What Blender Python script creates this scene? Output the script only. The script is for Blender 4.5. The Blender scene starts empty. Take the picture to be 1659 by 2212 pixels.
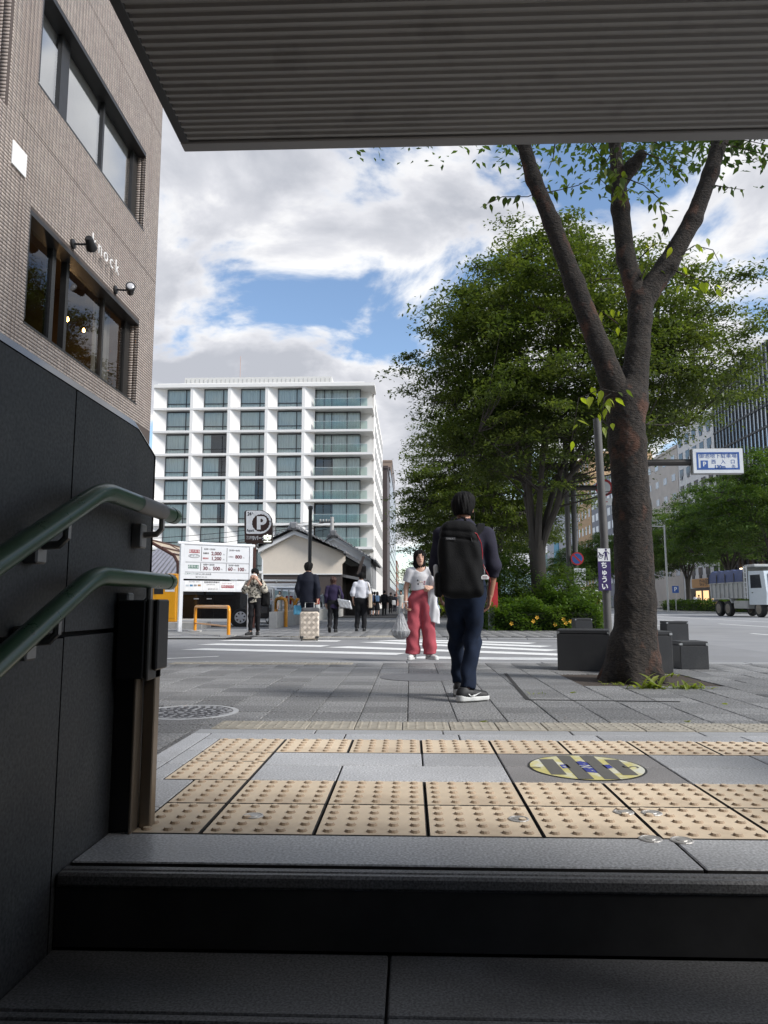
import bpy, math, random
import numpy as np
from mathutils import Vector, Matrix, Euler
random.seed(7); RNG = np.random.default_rng(7)
R = math.radians
scene = bpy.context.scene
COL = scene.collection

# ------------------------------------------------------------------ camera
CAM_Z, PITCH, YAW = 0.78, 7.07, 2.0
cd = bpy.data.cameras.new('camera'); cam = bpy.data.objects.new('camera', cd); COL.objects.link(cam)
cd.sensor_fit = 'VERTICAL'; cd.sensor_height = 36; cd.lens = 26; cd.clip_start = 0.05; cd.clip_end = 6000
cam.location = (0, 0, CAM_Z); cam.rotation_euler = (R(90 + PITCH), 0, R(YAW))
scene.camera = cam
# measuring aids: photograph position (1659 x 2212 scale) -> point of the place
_p, _y = R(PITCH), R(YAW)
_f = Vector((-math.sin(_y)*math.cos(_p), math.cos(_y)*math.cos(_p), math.sin(_p)))
_r = Vector((math.cos(_y), math.sin(_y), 0)); _u = _r.cross(_f); _C = Vector((0, 0, CAM_Z)); _F = 2212*26/36
def ray(x, y): return _r*((x-829.5)/_F) - _u*((y-1106)/_F) + _f
def G(x, y, z=0.0):
    d = ray(x, y); return _C + d*((z-CAM_Z)/d.z)
def PY(x, y, Y):
    d = ray(x, y); return _C + d*(Y/d.y)
def PX(x, y, X):
    d = ray(x, y); return _C + d*(X/d.x)

# ------------------------------------------------------------------ sky, sun, exposure
SUN_EL, SUN_AZ = 38, 114      # azimuth clockwise from +Y: from the right, a little behind the camera
world = bpy.data.worlds.new('World'); scene.world = world; world.use_nodes = True
nt = world.node_tree; nt.nodes.clear()
def N(t, typ, **kw):
    n = t.nodes.new(typ)
    for k, v in kw.items():
        if k.startswith('i_'): n.inputs[k[2:].replace('_', ' ')].default_value = v
        else: setattr(n, k, v)
    return n
def build_sky():
    L = nt.links.new
    out = N(nt, 'ShaderNodeOutputWorld')
    sky = N(nt, 'ShaderNodeTexSky', sky_type='NISHITA'); sky.sun_disc = False
    sky.sun_elevation = R(SUN_EL); sky.sun_rotation = R(SUN_AZ); sky.air_density = 1.0; sky.dust_density = 0.25; sky.ozone_density = 1.6
    b1 = N(nt, 'ShaderNodeBackground'); b1.inputs[1].default_value = 0.15
    hs = N(nt, 'ShaderNodeHueSaturation'); hs.inputs['Saturation'].default_value = 1.0
    L(sky.outputs[0], hs.inputs['Color']); L(hs.outputs[0], b1.inputs[0])
    tc = N(nt, 'ShaderNodeTexCoord')
    sep = N(nt, 'ShaderNodeSeparateXYZ'); L(tc.outputs['Generated'], sep.inputs[0])
    zc = N(nt, 'ShaderNodeMath', operation='MAXIMUM'); zc.inputs[1].default_value = 0.0; L(sep.outputs[2], zc.inputs[0])
    za = N(nt, 'ShaderNodeMath', operation='ADD'); za.inputs[1].default_value = 0.30; L(zc.outputs[0], za.inputs[0])
    dx = N(nt, 'ShaderNodeMath', operation='DIVIDE'); L(sep.outputs[0], dx.inputs[0]); L(za.outputs[0], dx.inputs[1])
    dy = N(nt, 'ShaderNodeMath', operation='DIVIDE'); L(sep.outputs[1], dy.inputs[0]); L(za.outputs[0], dy.inputs[1])
    cmb = N(nt, 'ShaderNodeCombineXYZ'); L(dx.outputs[0], cmb.inputs[0]); L(dy.outputs[0], cmb.inputs[1]); cmb.inputs[2].default_value = SKY_SEED
    def cloud_noise(vec, off, scale=SKY_SCALE, det=9, rough=0.55):
        mp = N(nt, 'ShaderNodeMapping'); mp.inputs['Location'].default_value = off; L(vec, mp.inputs[0])
        n = N(nt, 'ShaderNodeTexNoise'); n.inputs['Scale'].default_value = scale; n.inputs['Detail'].default_value = det; n.inputs['Roughness'].default_value = rough; n.inputs['Distortion'].default_value = 0.35
        L(mp.outputs[0], n.inputs['Vector']); return n.outputs[0]
    v = cmb.outputs[0]
    d0 = cloud_noise(v, (0, 0, 0)); d1 = cloud_noise(v, (-0.10, 0.045, 0.02)); big = cloud_noise(v, (3.1, 1.7, 5.0), SKY_SCALE*0.45, 4, 0.5)
    r1 = N(nt, 'ShaderNodeMapRange', interpolation_type='SMOOTHSTEP'); r1.inputs['From Min'].default_value = SKY_COV; r1.inputs['From Max'].default_value = SKY_COV+0.105
    ad = N(nt, 'ShaderNodeMath', operation='MULTIPLY_ADD'); ad.inputs[1].default_value = 0.35; L(big, ad.inputs[0])
    sb = N(nt, 'ShaderNodeMath', operation='ADD'); sb.inputs[1].default_value = -0.175; L(d0, sb.inputs[0]); L(sb.outputs[0], ad.inputs[2]); L(ad.outputs[0], r1.inputs[0])
    # thick cores are grey, flanks towards the sun are white
    df = N(nt, 'ShaderNodeMath', operation='SUBTRACT'); L(d0, df.inputs[0]); L(d1, df.inputs[1])
    core = N(nt, 'ShaderNodeMapRange', interpolation_type='SMOOTHSTEP'); core.inputs['From Min'].default_value = SKY_COV+0.03; core.inputs['From Max'].default_value = SKY_COV+0.21; L(ad.outputs[0], core.inputs[0])
    sh = N(nt, 'ShaderNodeMath', operation='MULTIPLY_ADD'); sh.inputs[1].default_value = -2.6; L(df.outputs[0], sh.inputs[0]); L(core.outputs[0], sh.inputs[2]); sh.use_clamp = True
    r2 = N(nt, 'ShaderNodeValToRGB'); e = r2.color_ramp.elements
    e[0].position = 0.05; e[0].color = (0.97, 0.965, 0.96, 1); e[1].position = 1.0; e[1].color = (0.48, 0.50, 0.555, 1)
    m = e.new(0.5); m.color = (0.69, 0.70, 0.745, 1)
    L(sh.outputs[0], r2.inputs[0])
    b2 = N(nt, 'ShaderNodeBackground'); b2.inputs[1].default_value = SKY_CLOUD; L(r2.outputs[0], b2.inputs[0])
    mx = N(nt, 'ShaderNodeMixShader'); L(r1.outputs[0], mx.inputs[0]); L(b1.outputs[0], mx.inputs[1]); L(b2.outputs[0], mx.inputs[2])
    L(mx.outputs[0], out.inputs[0])
SKY_SEED, SKY_SCALE, SKY_COV, SKY_CLOUD = 3.6, 2.9, 0.418, 0.85
build_sky()
sl = bpy.data.lights.new('sun', 'SUN'); sl.energy = 3.1; sl.angle = R(15); sl.color = (1, 0.975, 0.94)
so = bpy.data.objects.new('sun', sl); COL.objects.link(so)
_sd = Vector((math.sin(R(SUN_AZ))*math.cos(R(SUN_EL)), math.cos(R(SUN_AZ))*math.cos(R(SUN_EL)), math.sin(R(SUN_EL))))
so.rotation_euler = _sd.to_track_quat('Z', 'Y').to_euler()
vs = scene.view_settings; vs.view_transform = 'Standard'; vs.look = 'None'; vs.gamma = 1; vs.exposure = 0.42
scene.cycles.max_bounces = 6; scene.cycles.transparent_max_bounces = 12; scene.cycles.caustics_reflective = False; scene.cycles.caustics_refractive = False

# ------------------------------------------------------------------ materials
MATS = {}
def mat(name, col, rough=0.7, metal=0.0, var=0.12, scale=6.0, bump=0.0, bscale=60.0, spec=0.5, tone=None, dark=None, coat=0.0, stretch=None, detail=6, tr=(0.74, 1.26)):
    """procedural: base colour broken by noise; tone = 'island'/'object' random shade; dark = (colour, scale, lo, hi) stains"""
    if name in MATS: return MATS[name]
    m = bpy.data.materials.new(name); m.use_nodes = True; t = m.node_tree; L = t.links.new
    b = t.nodes['Principled BSDF']; b.inputs['Roughness'].default_value = rough; b.inputs['Metallic'].default_value = metal
    b.inputs['Specular IOR Level'].default_value = spec; b.inputs['Coat Weight'].default_value = coat
    tc = N(t, 'ShaderNodeTexCoord'); src = tc.outputs['Object']
    if stretch:
        mp = N(t, 'ShaderNodeMapping'); mp.inputs['Scale'].default_value = stretch; L(src, mp.inputs[0]); src = mp.outputs[0]
    if tone == 'world':
        g = N(t, 'ShaderNodeNewGeometry'); src = g.outputs['Position']
    no = N(t, 'ShaderNodeTexNoise'); no.inputs['Scale'].default_value = scale; no.inputs['Detail'].default_value = detail; no.inputs['Roughness'].default_value = 0.65
    L(src, no.inputs['Vector'])
    mr = N(t, 'ShaderNodeMapRange'); mr.inputs['From Min'].default_value = 0.3; mr.inputs['From Max'].default_value = 0.7
    mr.inputs['To Min'].default_value = 1-var; mr.inputs['To Max'].default_value = 1+var; L(no.outputs[0], mr.inputs[0])
    fac = mr.outputs[0]
    if tone in ('island', 'object'):
        if tone == 'island': g = N(t, 'ShaderNodeNewGeometry'); rv = g.outputs['Random Per Island']
        else: g = N(t, 'ShaderNodeObjectInfo'); rv = g.outputs['Random']
        m2 = N(t, 'ShaderNodeMapRange'); m2.inputs['To Min'].default_value = tr[0]; m2.inputs['To Max'].default_value = tr[1]; L(rv, m2.inputs[0])
        mm = N(t, 'ShaderNodeMath', operation='MULTIPLY'); L(fac, mm.inputs[0]); L(m2.outputs[0], mm.inputs[1]); fac = mm.outputs[0]
    vm = N(t, 'ShaderNodeVectorMath', operation='SCALE'); vm.inputs[0].default_value = col[:3]; L(fac, vm.inputs['Scale'])
    cur = vm.outputs[0]
    if dark:
        dn = N(t, 'ShaderNodeTexNoise'); dn.inputs['Scale'].default_value = dark[1]; dn.inputs['Detail'].default_value = 8; dn.inputs['Roughness'].default_value = 0.6
        L(src, dn.inputs['Vector'])
        dr = N(t, 'ShaderNodeMapRange'); dr.inputs['From Min'].default_value = dark[2]; dr.inputs['From Max'].default_value = dark[3]; L(dn.outputs[0], dr.inputs[0])
        dm = N(t, 'ShaderNodeMix', data_type='RGBA'); L(dr.outputs[0], dm.inputs[0]); L(cur, dm.inputs[6]); dm.inputs[7].default_value = (*dark[0], 1); cur = dm.outputs[2]
    L(cur, b.inputs['Base Color'])
    r2 = N(t, 'ShaderNodeMapRange'); r2.inputs['To Min'].default_value = max(0.02, rough-0.1); r2.inputs['To Max'].default_value = min(1, rough+0.1); L(no.outputs[0], r2.inputs[0]); L(r2.outputs[0], b.inputs['Roughness'])
    if bump:
        bn = N(t, 'ShaderNodeTexNoise'); bn.inputs['Scale'].default_value = bscale; bn.inputs['Detail'].default_value = 6; bn.inputs['Roughness'].default_value = 0.6; L(src, bn.inputs['Vector'])
        bp = N(t, 'ShaderNodeBump'); bp.inputs['Strength'].default_value = min(1, bump); bp.inputs['Distance'].default_value = 0.02*bump if bump < 1 else 0.02*bump; L(bn.outputs[0], bp.inputs['Height']); L(bp.outputs[0], b.inputs['Normal'])
    MATS[name] = m; return m
def granite(name, col, rough=0.6, speck=0.5, tone=None, bump=0.15, dark=None, scale=260, tr=(0.74, 1.26)):
    """speckled stone"""
    if name in MATS: return MATS[name]
    m = mat(name, col, rough, var=0.10, scale=3.0, tone=tone, bump=bump, bscale=scale*0.7, dark=dark, tr=tr)
    t = m.node_tree; L = t.links.new; b = t.nodes['Principled BSDF']
    src = b.inputs['Base Color'].links[0].from_socket
    tc = N(t, 'ShaderNodeTexCoord'); sp = N(t, 'ShaderNodeTexNoise'); sp.inputs['Scale'].default_value = scale; sp.inputs['Detail'].default_value = 3; L(tc.outputs['Object'], sp.inputs['Vector'])
    mr = N(t, 'ShaderNodeMapRange'); mr.inputs['From Min'].default_value = 0.32; mr.inputs['From Max'].default_value = 0.68; mr.inputs['To Min'].default_value = 1-speck; mr.inputs['To Max'].default_value = 1+speck; L(sp.outputs[0], mr.inputs[0])
    vm = N(t, 'ShaderNodeVectorMath', operation='SCALE'); L(src, vm.inputs[0]); L(mr.outputs[0], vm.inputs['Scale']); L(vm.outputs[0], b.inputs['Base Color'])
    return m
def glass(name, tint=(0.8, 0.9, 0.9), through=0.6, rough=0.02, ior=1.5, gain=1.2, base=0.06):
    """window pane: clear tinted glass with fresnel mirror"""
    if name in MATS: return MATS[name]
    m = bpy.data.materials.new(name); m.use_nodes = True; t = m.node_tree; t.nodes.clear(); L = t.links.new
    o = N(t, 'ShaderNodeOutputMaterial'); tr = N(t, 'ShaderNodeBsdfTransparent'); tr.inputs[0].default_value = (*[c*through for c in tint], 1)
    gl = N(t, 'ShaderNodeBsdfGlossy'); gl.inputs['Roughness'].default_value = rough; gl.inputs[0].default_value = (0.95, 0.97, 1, 1)
    fr = N(t, 'ShaderNodeFresnel'); fr.inputs[0].default_value = ior
    mr = N(t, 'ShaderNodeMath', operation='MULTIPLY_ADD'); mr.inputs[1].default_value = gain; mr.inputs[2].default_value = base; L(fr.outputs[0], mr.inputs[0]); mr.use_clamp = True
    mx = N(t, 'ShaderNodeMixShader'); L(mr.outputs[0], mx.inputs[0]); L(tr.outputs[0], mx.inputs[1]); L(gl.outputs[0], mx.inputs[2]); L(mx.outputs[0], o.inputs[0])
    MATS[name] = m; return m
def leafmat(name, cols, trans=0.4, rough=0.5):
    if name in MATS: return MATS[name]
    m = bpy.data.materials.new(name); m.use_nodes = True; t = m.node_tree; t.nodes.clear(); L = t.links.new
    o = N(t, 'ShaderNodeOutputMaterial'); g = N(t, 'ShaderNodeNewGeometry'); oi = N(t, 'ShaderNodeObjectInfo')
    ad = N(t, 'ShaderNodeMath', operation='ADD'); L(g.outputs['Random Per Island'], ad.inputs[0]); L(oi.outputs['Random'], ad.inputs[1])
    no = N(t, 'ShaderNodeTexNoise'); no.inputs['Scale'].default_value = 1.1; no.inputs['Detail'].default_value = 2; L(g.outputs['Position'], no.inputs['Vector'])
    fr0 = N(t, 'ShaderNodeMath', operation='FRACT'); L(ad.outputs[0], fr0.inputs[0]); fm = N(t, 'ShaderNodeMath', operation='MULTIPLY_ADD'); fm.inputs[1].default_value = .5; L(fr0.outputs[0], fm.inputs[0])
    nr = N(t, 'ShaderNodeMapRange'); nr.inputs['From Min'].default_value = .35; nr.inputs['From Max'].default_value = .65; nr.inputs['To Max'].default_value = .5; L(no.outputs[0], nr.inputs[0]); L(nr.outputs[0], fm.inputs[2])
    rp = N(t, 'ShaderNodeValToRGB'); rp.color_ramp.elements[0].color = (*cols[0], 1); rp.color_ramp.elements[1].color = (*cols[-1], 1)
    for i, c in enumerate(cols[1:-1]):
        e = rp.color_ramp.elements.new((i+1)/(len(cols)-1)); e.color = (*c, 1)
    L(fm.outputs[0], rp.inputs[0])
    pb = N(t, 'ShaderNodeBsdfPrincipled'); pb.inputs['Roughness'].default_value = rough; pb.inputs['Specular IOR Level'].default_value = 0.4; L(rp.outputs[0], pb.inputs['Base Color'])
    tl = N(t, 'ShaderNodeBsdfTranslucent'); vm = N(t, 'ShaderNodeVectorMath', operation='MULTIPLY'); vm.inputs[1].default_value = (1.9, 2.0, 0.9); L(rp.outputs[0], vm.inputs[0]); L(vm.outputs[0], tl.inputs[0])
    mx = N(t, 'ShaderNodeMixShader'); mx.inputs[0].default_value = trans; L(pb.outputs[0], mx.inputs[1]); L(tl.outputs[0], mx.inputs[2]); L(mx.outputs[0], o.inputs[0])
    MATS[name] = m; return m
def emit(name, col, s):
    if name in MATS: return MATS[name]
    m = bpy.data.materials.new(name); m.use_nodes = True; b = m.node_tree.nodes['Principled BSDF']
    b.inputs['Base Color'].default_value = (*col, 1); b.inputs['Emission Color'].default_value = (*col, 1); b.inputs['Emission Strength'].default_value = s
    MATS[name] = m; return m

# ------------------------------------------------------------------ objects
def link(name, me, parent=None, loc=None, rot=None, scale=None):
    o = bpy.data.objects.new(name, me); COL.objects.link(o)
    if parent is not None: o.parent = parent
    if loc is not None: o.location = loc
    if rot is not None: o.rotation_euler = rot
    if scale is not None: o.scale = scale
    return o
def tag(o, label=None, cat=None, group=None, kind=None):
    if label: o['label'] = label
    if cat: o['category'] = cat
    if group: o['group'] = group
    if kind: o['kind'] = kind
    return o
def thing(name, label, cat, loc=(0, 0, 0), rz=0.0, group=None):
    o = link(name, None, loc=loc, rot=(0, 0, rz)); o.empty_display_size = 0.1
    return tag(o, label, cat, group)
def copy_tree(o, parent=None, label=None, loc=None, rz=None):
    c = o.copy(); COL.objects.link(c); c.parent = parent
    for ch in o.children: copy_tree(ch, c)
    if label: c['label'] = label
    if loc is not None: c.location = loc
    if rz is not None: c.rotation_euler = (0, 0, rz)
    return c
def npmesh(name, V, F, m=None, smooth=False):
    me = bpy.data.meshes.new(name)
    V = np.asarray(V, np.float32); F = np.asarray(F, np.int32); k = F.shape[1]
    me.vertices.add(len(V)); me.vertices.foreach_set('co', V.ravel())
    me.loops.add(F.size); me.loops.foreach_set('vertex_index', F.ravel())
    me.polygons.add(len(F)); me.polygons.foreach_set('loop_start', np.arange(0, F.size, k, dtype=np.int32))
    if smooth: me.polygons.foreach_set('use_smooth', np.ones(len(F), bool))
    me.update(calc_edges=True); me.validate()
    if m: me.materials.append(m)
    return me
class MB:
    def __init__(s): s.v = []; s.f = []; s.M = Matrix()
    def add(s, pts, faces):
        n = len(s.v); s.v += [tuple(s.M @ Vector(p)) for p in pts]; s.f += [tuple(i+n for i in f) for f in faces]; return s
    def box(s, x0, x1, y0, y1, z0, z1, bev=0.0):
        if x1 < x0: x0, x1 = x1, x0
        if y1 < y0: y0, y1 = y1, y0
        if z1 < z0: z0, z1 = z1, z0
        b = min(bev, (x1-x0)*.45, (y1-y0)*.45, (z1-z0)*.45)
        if b <= 0:
            return s.add([(x, y, z) for z in (z0, z1) for y in (y0, y1) for x in (x0, x1)],
                         [(0, 2, 3, 1), (4, 5, 7, 6), (0, 1, 5, 4), (2, 6, 7, 3), (0, 4, 6, 2), (1, 3, 7, 5)])
        def ring(z, i): return [(x0+i, y0, z), (x1-i, y0, z), (x1, y0+i, z), (x1, y1-i, z), (x1-i, y1, z), (x0+i, y1, z), (x0, y1-i, z), (x0, y0+i, z)]
        def ins(z): return [(x0+b, y0+b, z), (x1-b, y0+b, z), (x1-b, y0+b, z), (x1-b, y1-b, z), (x1-b, y1-b, z), (x0+b, y1-b, z), (x0+b, y1-b, z), (x0+b, y0+b, z)]
        P = ins(z0) + ring(z0+b, b) + ring(z1-b, b) + ins(z1); F = []
        for k in range(3):
            for i in range(8):
                j = (i+1) % 8; F.append((k*8+i, k*8+j, k*8+8+j, k*8+8+i))
        F.append(tuple(range(7, -1, -1))); F.append(tuple(range(24, 32)))
        return s.add(P, F)
    def prism(s, poly, d0, d1, plane='xz'):
        """poly in plane extruded along the third axis"""
        n = len(poly)
        def q(a, b, d): return {'xz': (a, d, b), 'yz': (d, a, b), 'xy': (a, b, d)}[plane]
        P = [q(a, b, d0) for a, b in poly] + [q(a, b, d1) for a, b in poly]
        F = [tuple(range(n)), tuple(range(2*n-1, n-1, -1))] + [(i, i+n, (i+1) % n+n, (i+1) % n) for i in range(n)]
        return s.add(P, F)
    def tube(s, pts, r, n=8, cap=True):
        pts = [Vector(p) for p in pts]; m = len(pts); rs = r if isinstance(r, (list, tuple)) else [r]*m
        P = []; F = []; up = None
        for i, p in enumerate(pts):
            t = (pts[min(i+1, m-1)]-pts[max(i-1, 0)])
            if t.length < 1e-9: t = Vector((0, 0, 1))
            t.normalize()
            if up is None: up = Vector((0, 0, 1)) if abs(t.z) < .9 else Vector((1, 0, 0))
            a = t.cross(up)
            if a.length < 1e-6: a = t.orthogonal()
            a.normalize(); b = a.cross(t); up = b
            for k in range(n):
                an = 2*math.pi*k/n; P.append(p + (a*math.cos(an)+b*math.sin(an))*rs[i])
        for i in range(m-1):
            for k in range(n):
                l = (k+1) % n; F.append((i*n+k, i*n+l, i*n+n+l, i*n+n+k))
        if cap: F += [tuple(range(n-1, -1, -1)), tuple(range((m-1)*n, m*n))]
        return s.add(P, F)
    def lathe(s, prof, c=(0, 0, 0), n=24, axis='z'):
        P = []; F = []; m = len(prof)
        for r, h in prof:
            for k in range(n):
                a = 2*math.pi*k/n; x, y = r*math.cos(a), r*math.sin(a)
                P.append({'z': (c[0]+x, c[1]+y, c[2]+h), 'y': (c[0]+x, c[1]+h, c[2]+y), 'x': (c[0]+h, c[1]+x, c[2]+y)}[axis])
        for i in range(m-1):
            for k in range(n):
                l = (k+1) % n; q = (i*n+k, i*n+l, i*n+n+l, i*n+n+k); F.append(q if axis != 'y' else q[::-1])
        F.append(tuple(range(n-1, -1, -1)) if axis != 'y' else tuple(range(n))); F.append(tuple(range((m-1)*n, m*n)) if axis != 'y' else tuple(range(m*n-1, (m-1)*n-1, -1)))
        return s.add(P, F)
    def mesh(s, name, m, smooth=False):
        me = bpy.data.meshes.new(name); me.from_pydata(s.v, [], s.f); me.validate()
        if smooth:
            me.polygons.foreach_set('use_smooth', [True]*len(me.polygons))
            try: me.set_sharp_from_angle(angle=R(40))
            except Exception: pass
        if m: me.materials.append(m)
        me.update(); return me
    def build(s, name, m, parent=None, smooth=False, loc=None, rot=None):
        return link(name, s.mesh(name, m, smooth), parent, loc, rot)
def struct(o, label=None): o['kind'] = 'structure'; (tag(o, label) if label else None); return o
def text(name, body, size, m, parent, loc, rot=(R(90), 0, 0), align='CENTER', bold=0.0, extr=0.0, sx=1.0, font=None):
    c = bpy.data.curves.new('txt', 'FONT'); c.body = body; c.size = size; c.align_x = align; c.align_y = 'CENTER'; c.offset = bold; c.extrude = extr; c.resolution_u = 3
    t = bpy.data.objects.new('txt', c); me = bpy.data.meshes.new_from_object(t); bpy.data.objects.remove(t); bpy.data.curves.remove(c)
    me.materials.clear(); me.materials.append(m); me.name = name
    return link(name, me, parent, loc, rot, (sx, 1, 1))

# ------------------------------------------------------------------ implicit surfaces (bodies, clothes, trunks)
def surfnet(fn, lo, hi, h):
    lo = np.array(lo, np.float32); hi = np.array(hi, np.float32)
    ax = [np.arange(lo[i], hi[i]+h, h, dtype=np.float32) for i in range(3)]
    X, Y, Z = np.meshgrid(*ax, indexing='ij', copy=False)
    D = fn(X, Y, Z).astype(np.float32); ins = D < 0
    sh = tuple(n-1 for n in D.shape); acc = np.zeros((3,)+sh, np.float32); cnt = np.zeros(sh, np.float32)
    def sl(o): return tuple(slice(o[i], o[i]+sh[i]) for i in range(3))
    for a in range(3):
        for p in (0, 1):
            for q in (0, 1):
                o = [0, 0, 0]; b, c = [i for i in range(3) if i != a]; o[b] = p; o[c] = q; o2 = list(o); o2[a] = 1
                A = D[sl(o)]; B = D[sl(o2)]; m = (A < 0) != (B < 0)
                t = np.where(m, A/np.where(m, A-B, 1), 0); mf = m.astype(np.float32)
                for i in range(3): acc[i] += (o[i]*mf if i != a else t)
                cnt += mf
    act = cnt > 0; idx = np.full(sh, -1, np.int32); idx[act] = np.arange(act.sum())
    I = np.argwhere(act); V = (I + (acc[:, act]/cnt[act]).T)*h + lo
    F = []
    for a in range(3):
        b, c = [(1, 2), (2, 0), (0, 1)][a]
        s0 = [slice(None)]*3; s1 = [slice(None)]*3; s0[a] = slice(0, -1); s1[a] = slice(1, None)
        i0 = ins[tuple(s0)]; i1 = ins[tuple(s1)]
        for inside_first in (True, False):
            m = (i0 & ~i1) if inside_first else (~i0 & i1)
            E = np.argwhere(m); E = E[(E[:, b] > 0) & (E[:, c] > 0) & (E[:, b] < sh[b]) & (E[:, c] < sh[c])]
            if not len(E): continue
            def cell(db, dc):
                e = E.copy(); e[:, b] += db; e[:, c] += dc; return idx[e[:, 0], e[:, 1], e[:, 2]]
            q = np.stack([cell(-1, -1), cell(0, -1), cell(0, 0), cell(-1, 0)], 1)
            F.append(q if inside_first else q[:, ::-1])
    return V, (np.concatenate(F) if F else np.zeros((0, 4), np.int32))
def smin(a, b, k):
    h = np.clip(0.5+0.5*(b-a)/k, 0, 1); return b*(1-h)+a*h - k*h*(1-h)
def cone(X, Y, Z, a, b, ra, rb, sy=1.0):
    ab = [b[i]-a[i] for i in range(3)]; l2 = sum(c*c for c in ab)+1e-9
    px, py, pz = X-a[0], Y-a[1], Z-a[2]
    t = np.clip((px*ab[0]+py*ab[1]+pz*ab[2])/l2, 0, 1)
    dx, dy, dz = px-ab[0]*t, (py-ab[1]*t)/sy, pz-ab[2]*t
    return np.sqrt(dx*dx+dy*dy+dz*dz) - (ra+(rb-ra)*t)
def ell(X, Y, Z, c, r):
    k = np.sqrt(((X-c[0])/r[0])**2+((Y-c[1])/r[1])**2+((Z-c[2])/r[2])**2); return (k-1)*min(r)
def rbox(X, Y, Z, c, hs, r):
    qx, qy, qz = np.abs(X-c[0])-hs[0]+r, np.abs(Y-c[1])-hs[1]+r, np.abs(Z-c[2])-hs[2]+r
    return np.sqrt(np.maximum(qx, 0)**2+np.maximum(qy, 0)**2+np.maximum(qz, 0)**2)+np.minimum(np.maximum(qx, np.maximum(qy, qz)), 0)-r
def chain(X, Y, Z, pts, rs, k=0.03, sy=1.0):
    d = None
    for i in range(len(pts)-1):
        e = cone(X, Y, Z, pts[i], pts[i+1], rs[i], rs[i+1], sy); d = e if d is None else smin(d, e, k)
    return d
def sdfpart(name, fn, lo, hi, h, m, parent=None, loc=None, rot=None):
    V, F = surfnet(fn, lo, hi, h)
    return link(name, npmesh(name, V, F, m, True), parent, loc, rot)
# ------------------------------------------------------------------ common materials
M_grn = granite('landing_granite', (0.45, 0.455, 0.47), 0.42, 0.40, tone='object', bump=0.10, scale=150, dark=((0.22, 0.215, 0.21), 1.6, 0.58, 0.85), tr=(.86, 1.12))
M_nose = granite('stair_granite', (0.17, 0.17, 0.172), 0.5, 0.5, bump=0.1, scale=190, dark=((0.08, 0.075, 0.07), 2.2, 0.5, 0.8))
M_paver = granite('paver_granite', (0.205, 0.203, 0.200), 0.62, 0.75, tone='object', bump=0.8, scale=70, dark=((0.12, 0.118, 0.116), 1.1, 0.58, 0.85), tr=(.76, 1.24))
M_paverS = granite('paver_granite_far', (0.205, 0.203, 0.200), 0.62, 0.65, tone='island', bump=0.8, scale=70, tr=(.76, 1.24))
M_joint = mat('joint_mortar', (0.028, 0.026, 0.025), 0.95, var=0.3, scale=20, bump=0.3)
M_tact = mat('tactile_beige', (0.76, 0.625, 0.46), 0.6, var=0.06, scale=14, bump=0.06, bscale=300, tone='object', dark=((0.40, 0.30, 0.21), 3.4, 0.53, 0.80), tr=(.88, 1.10))
M_tactold = mat('tactile_worn', (0.34, 0.31, 0.255), 0.8, var=0.25, scale=9, bump=0.1, bscale=200)
M_asph = mat('asphalt', (0.25, 0.25, 0.255), 0.85, var=0.12, scale=1.4, bump=0.35, bscale=240, dark=((0.18, 0.18, 0.18), 0.35, 0.52, 0.7), tone='world')
M_asph2 = mat('asphalt_main_road', (0.28, 0.28, 0.285), 0.8, var=0.10, scale=0.8, bump=0.2, bscale=200, dark=((0.22, 0.22, 0.225), 0.25, 0.5, 0.7), tone='world')
M_paint = mat('road_paint', (0.80, 0.80, 0.78), 0.7, var=0.10, scale=9, dark=((0.34, 0.34, 0.34), 14, 0.60, 0.78))
M_conc = mat('concrete', (0.42, 0.41, 0.39), 0.85, var=0.12, scale=5, bump=0.2, bscale=80, dark=((0.24, 0.23, 0.22), 3, 0.55, 0.8))
M_kerb = granite('kerb_stone', (0.30, 0.30, 0.30), 0.75, 0.3, bump=0.2, scale=120)
M_wallg = granite('black_granite', (0.046, 0.048, 0.051), 0.58, 0.45, bump=0.12, scale=120, dark=((0.115, 0.114, 0.110), 2.0, 0.50, 0.85))
M_pol = granite('polished_granite', (0.035, 0.036, 0.038), 0.10, 0.35, bump=0.0, scale=120)
M_green = mat('green_enamel', (0.030, 0.085, 0.042), 0.30, var=0.15, scale=14, coat=0.15)
M_steel = mat('brushed_steel', (0.42, 0.42, 0.41), 0.42, metal=0.85, var=0.08, scale=20)
M_bracket = mat('bracket_steel', (0.30, 0.29, 0.28), 0.5, metal=0.5, var=0.1, scale=30)
M_bronze = mat('bronze_post', (0.30, 0.245, 0.19), 0.36, metal=0.8, var=0.12, scale=5, stretch=(1, 1, 0.08))
M_black = mat('black_paint', (0.018, 0.018, 0.019), 0.42, var=0.15, scale=20)
M_dkmetal = mat('dark_metal', (0.05, 0.045, 0.042), 0.5, metal=0.3, var=0.15, scale=9)
M_alu = mat('canopy_aluminium', (0.34, 0.33, 0.315), 0.55, metal=0.0, var=0.06, scale=1.5, dark=((0.20, 0.195, 0.185), 2.5, 0.55, 0.8))
M_white = mat('white_paint', (0.80, 0.80, 0.79), 0.5, var=0.04, scale=5)

# ------------------------------------------------------------------ ground, roads, pavement
g = MB().add([(-3000, -3000, -0.10), (3000, -3000, -0.10), (3000, 3000, -0.10), (-3000, 3000, -0.10)], [(0, 1, 2, 3)])
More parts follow.
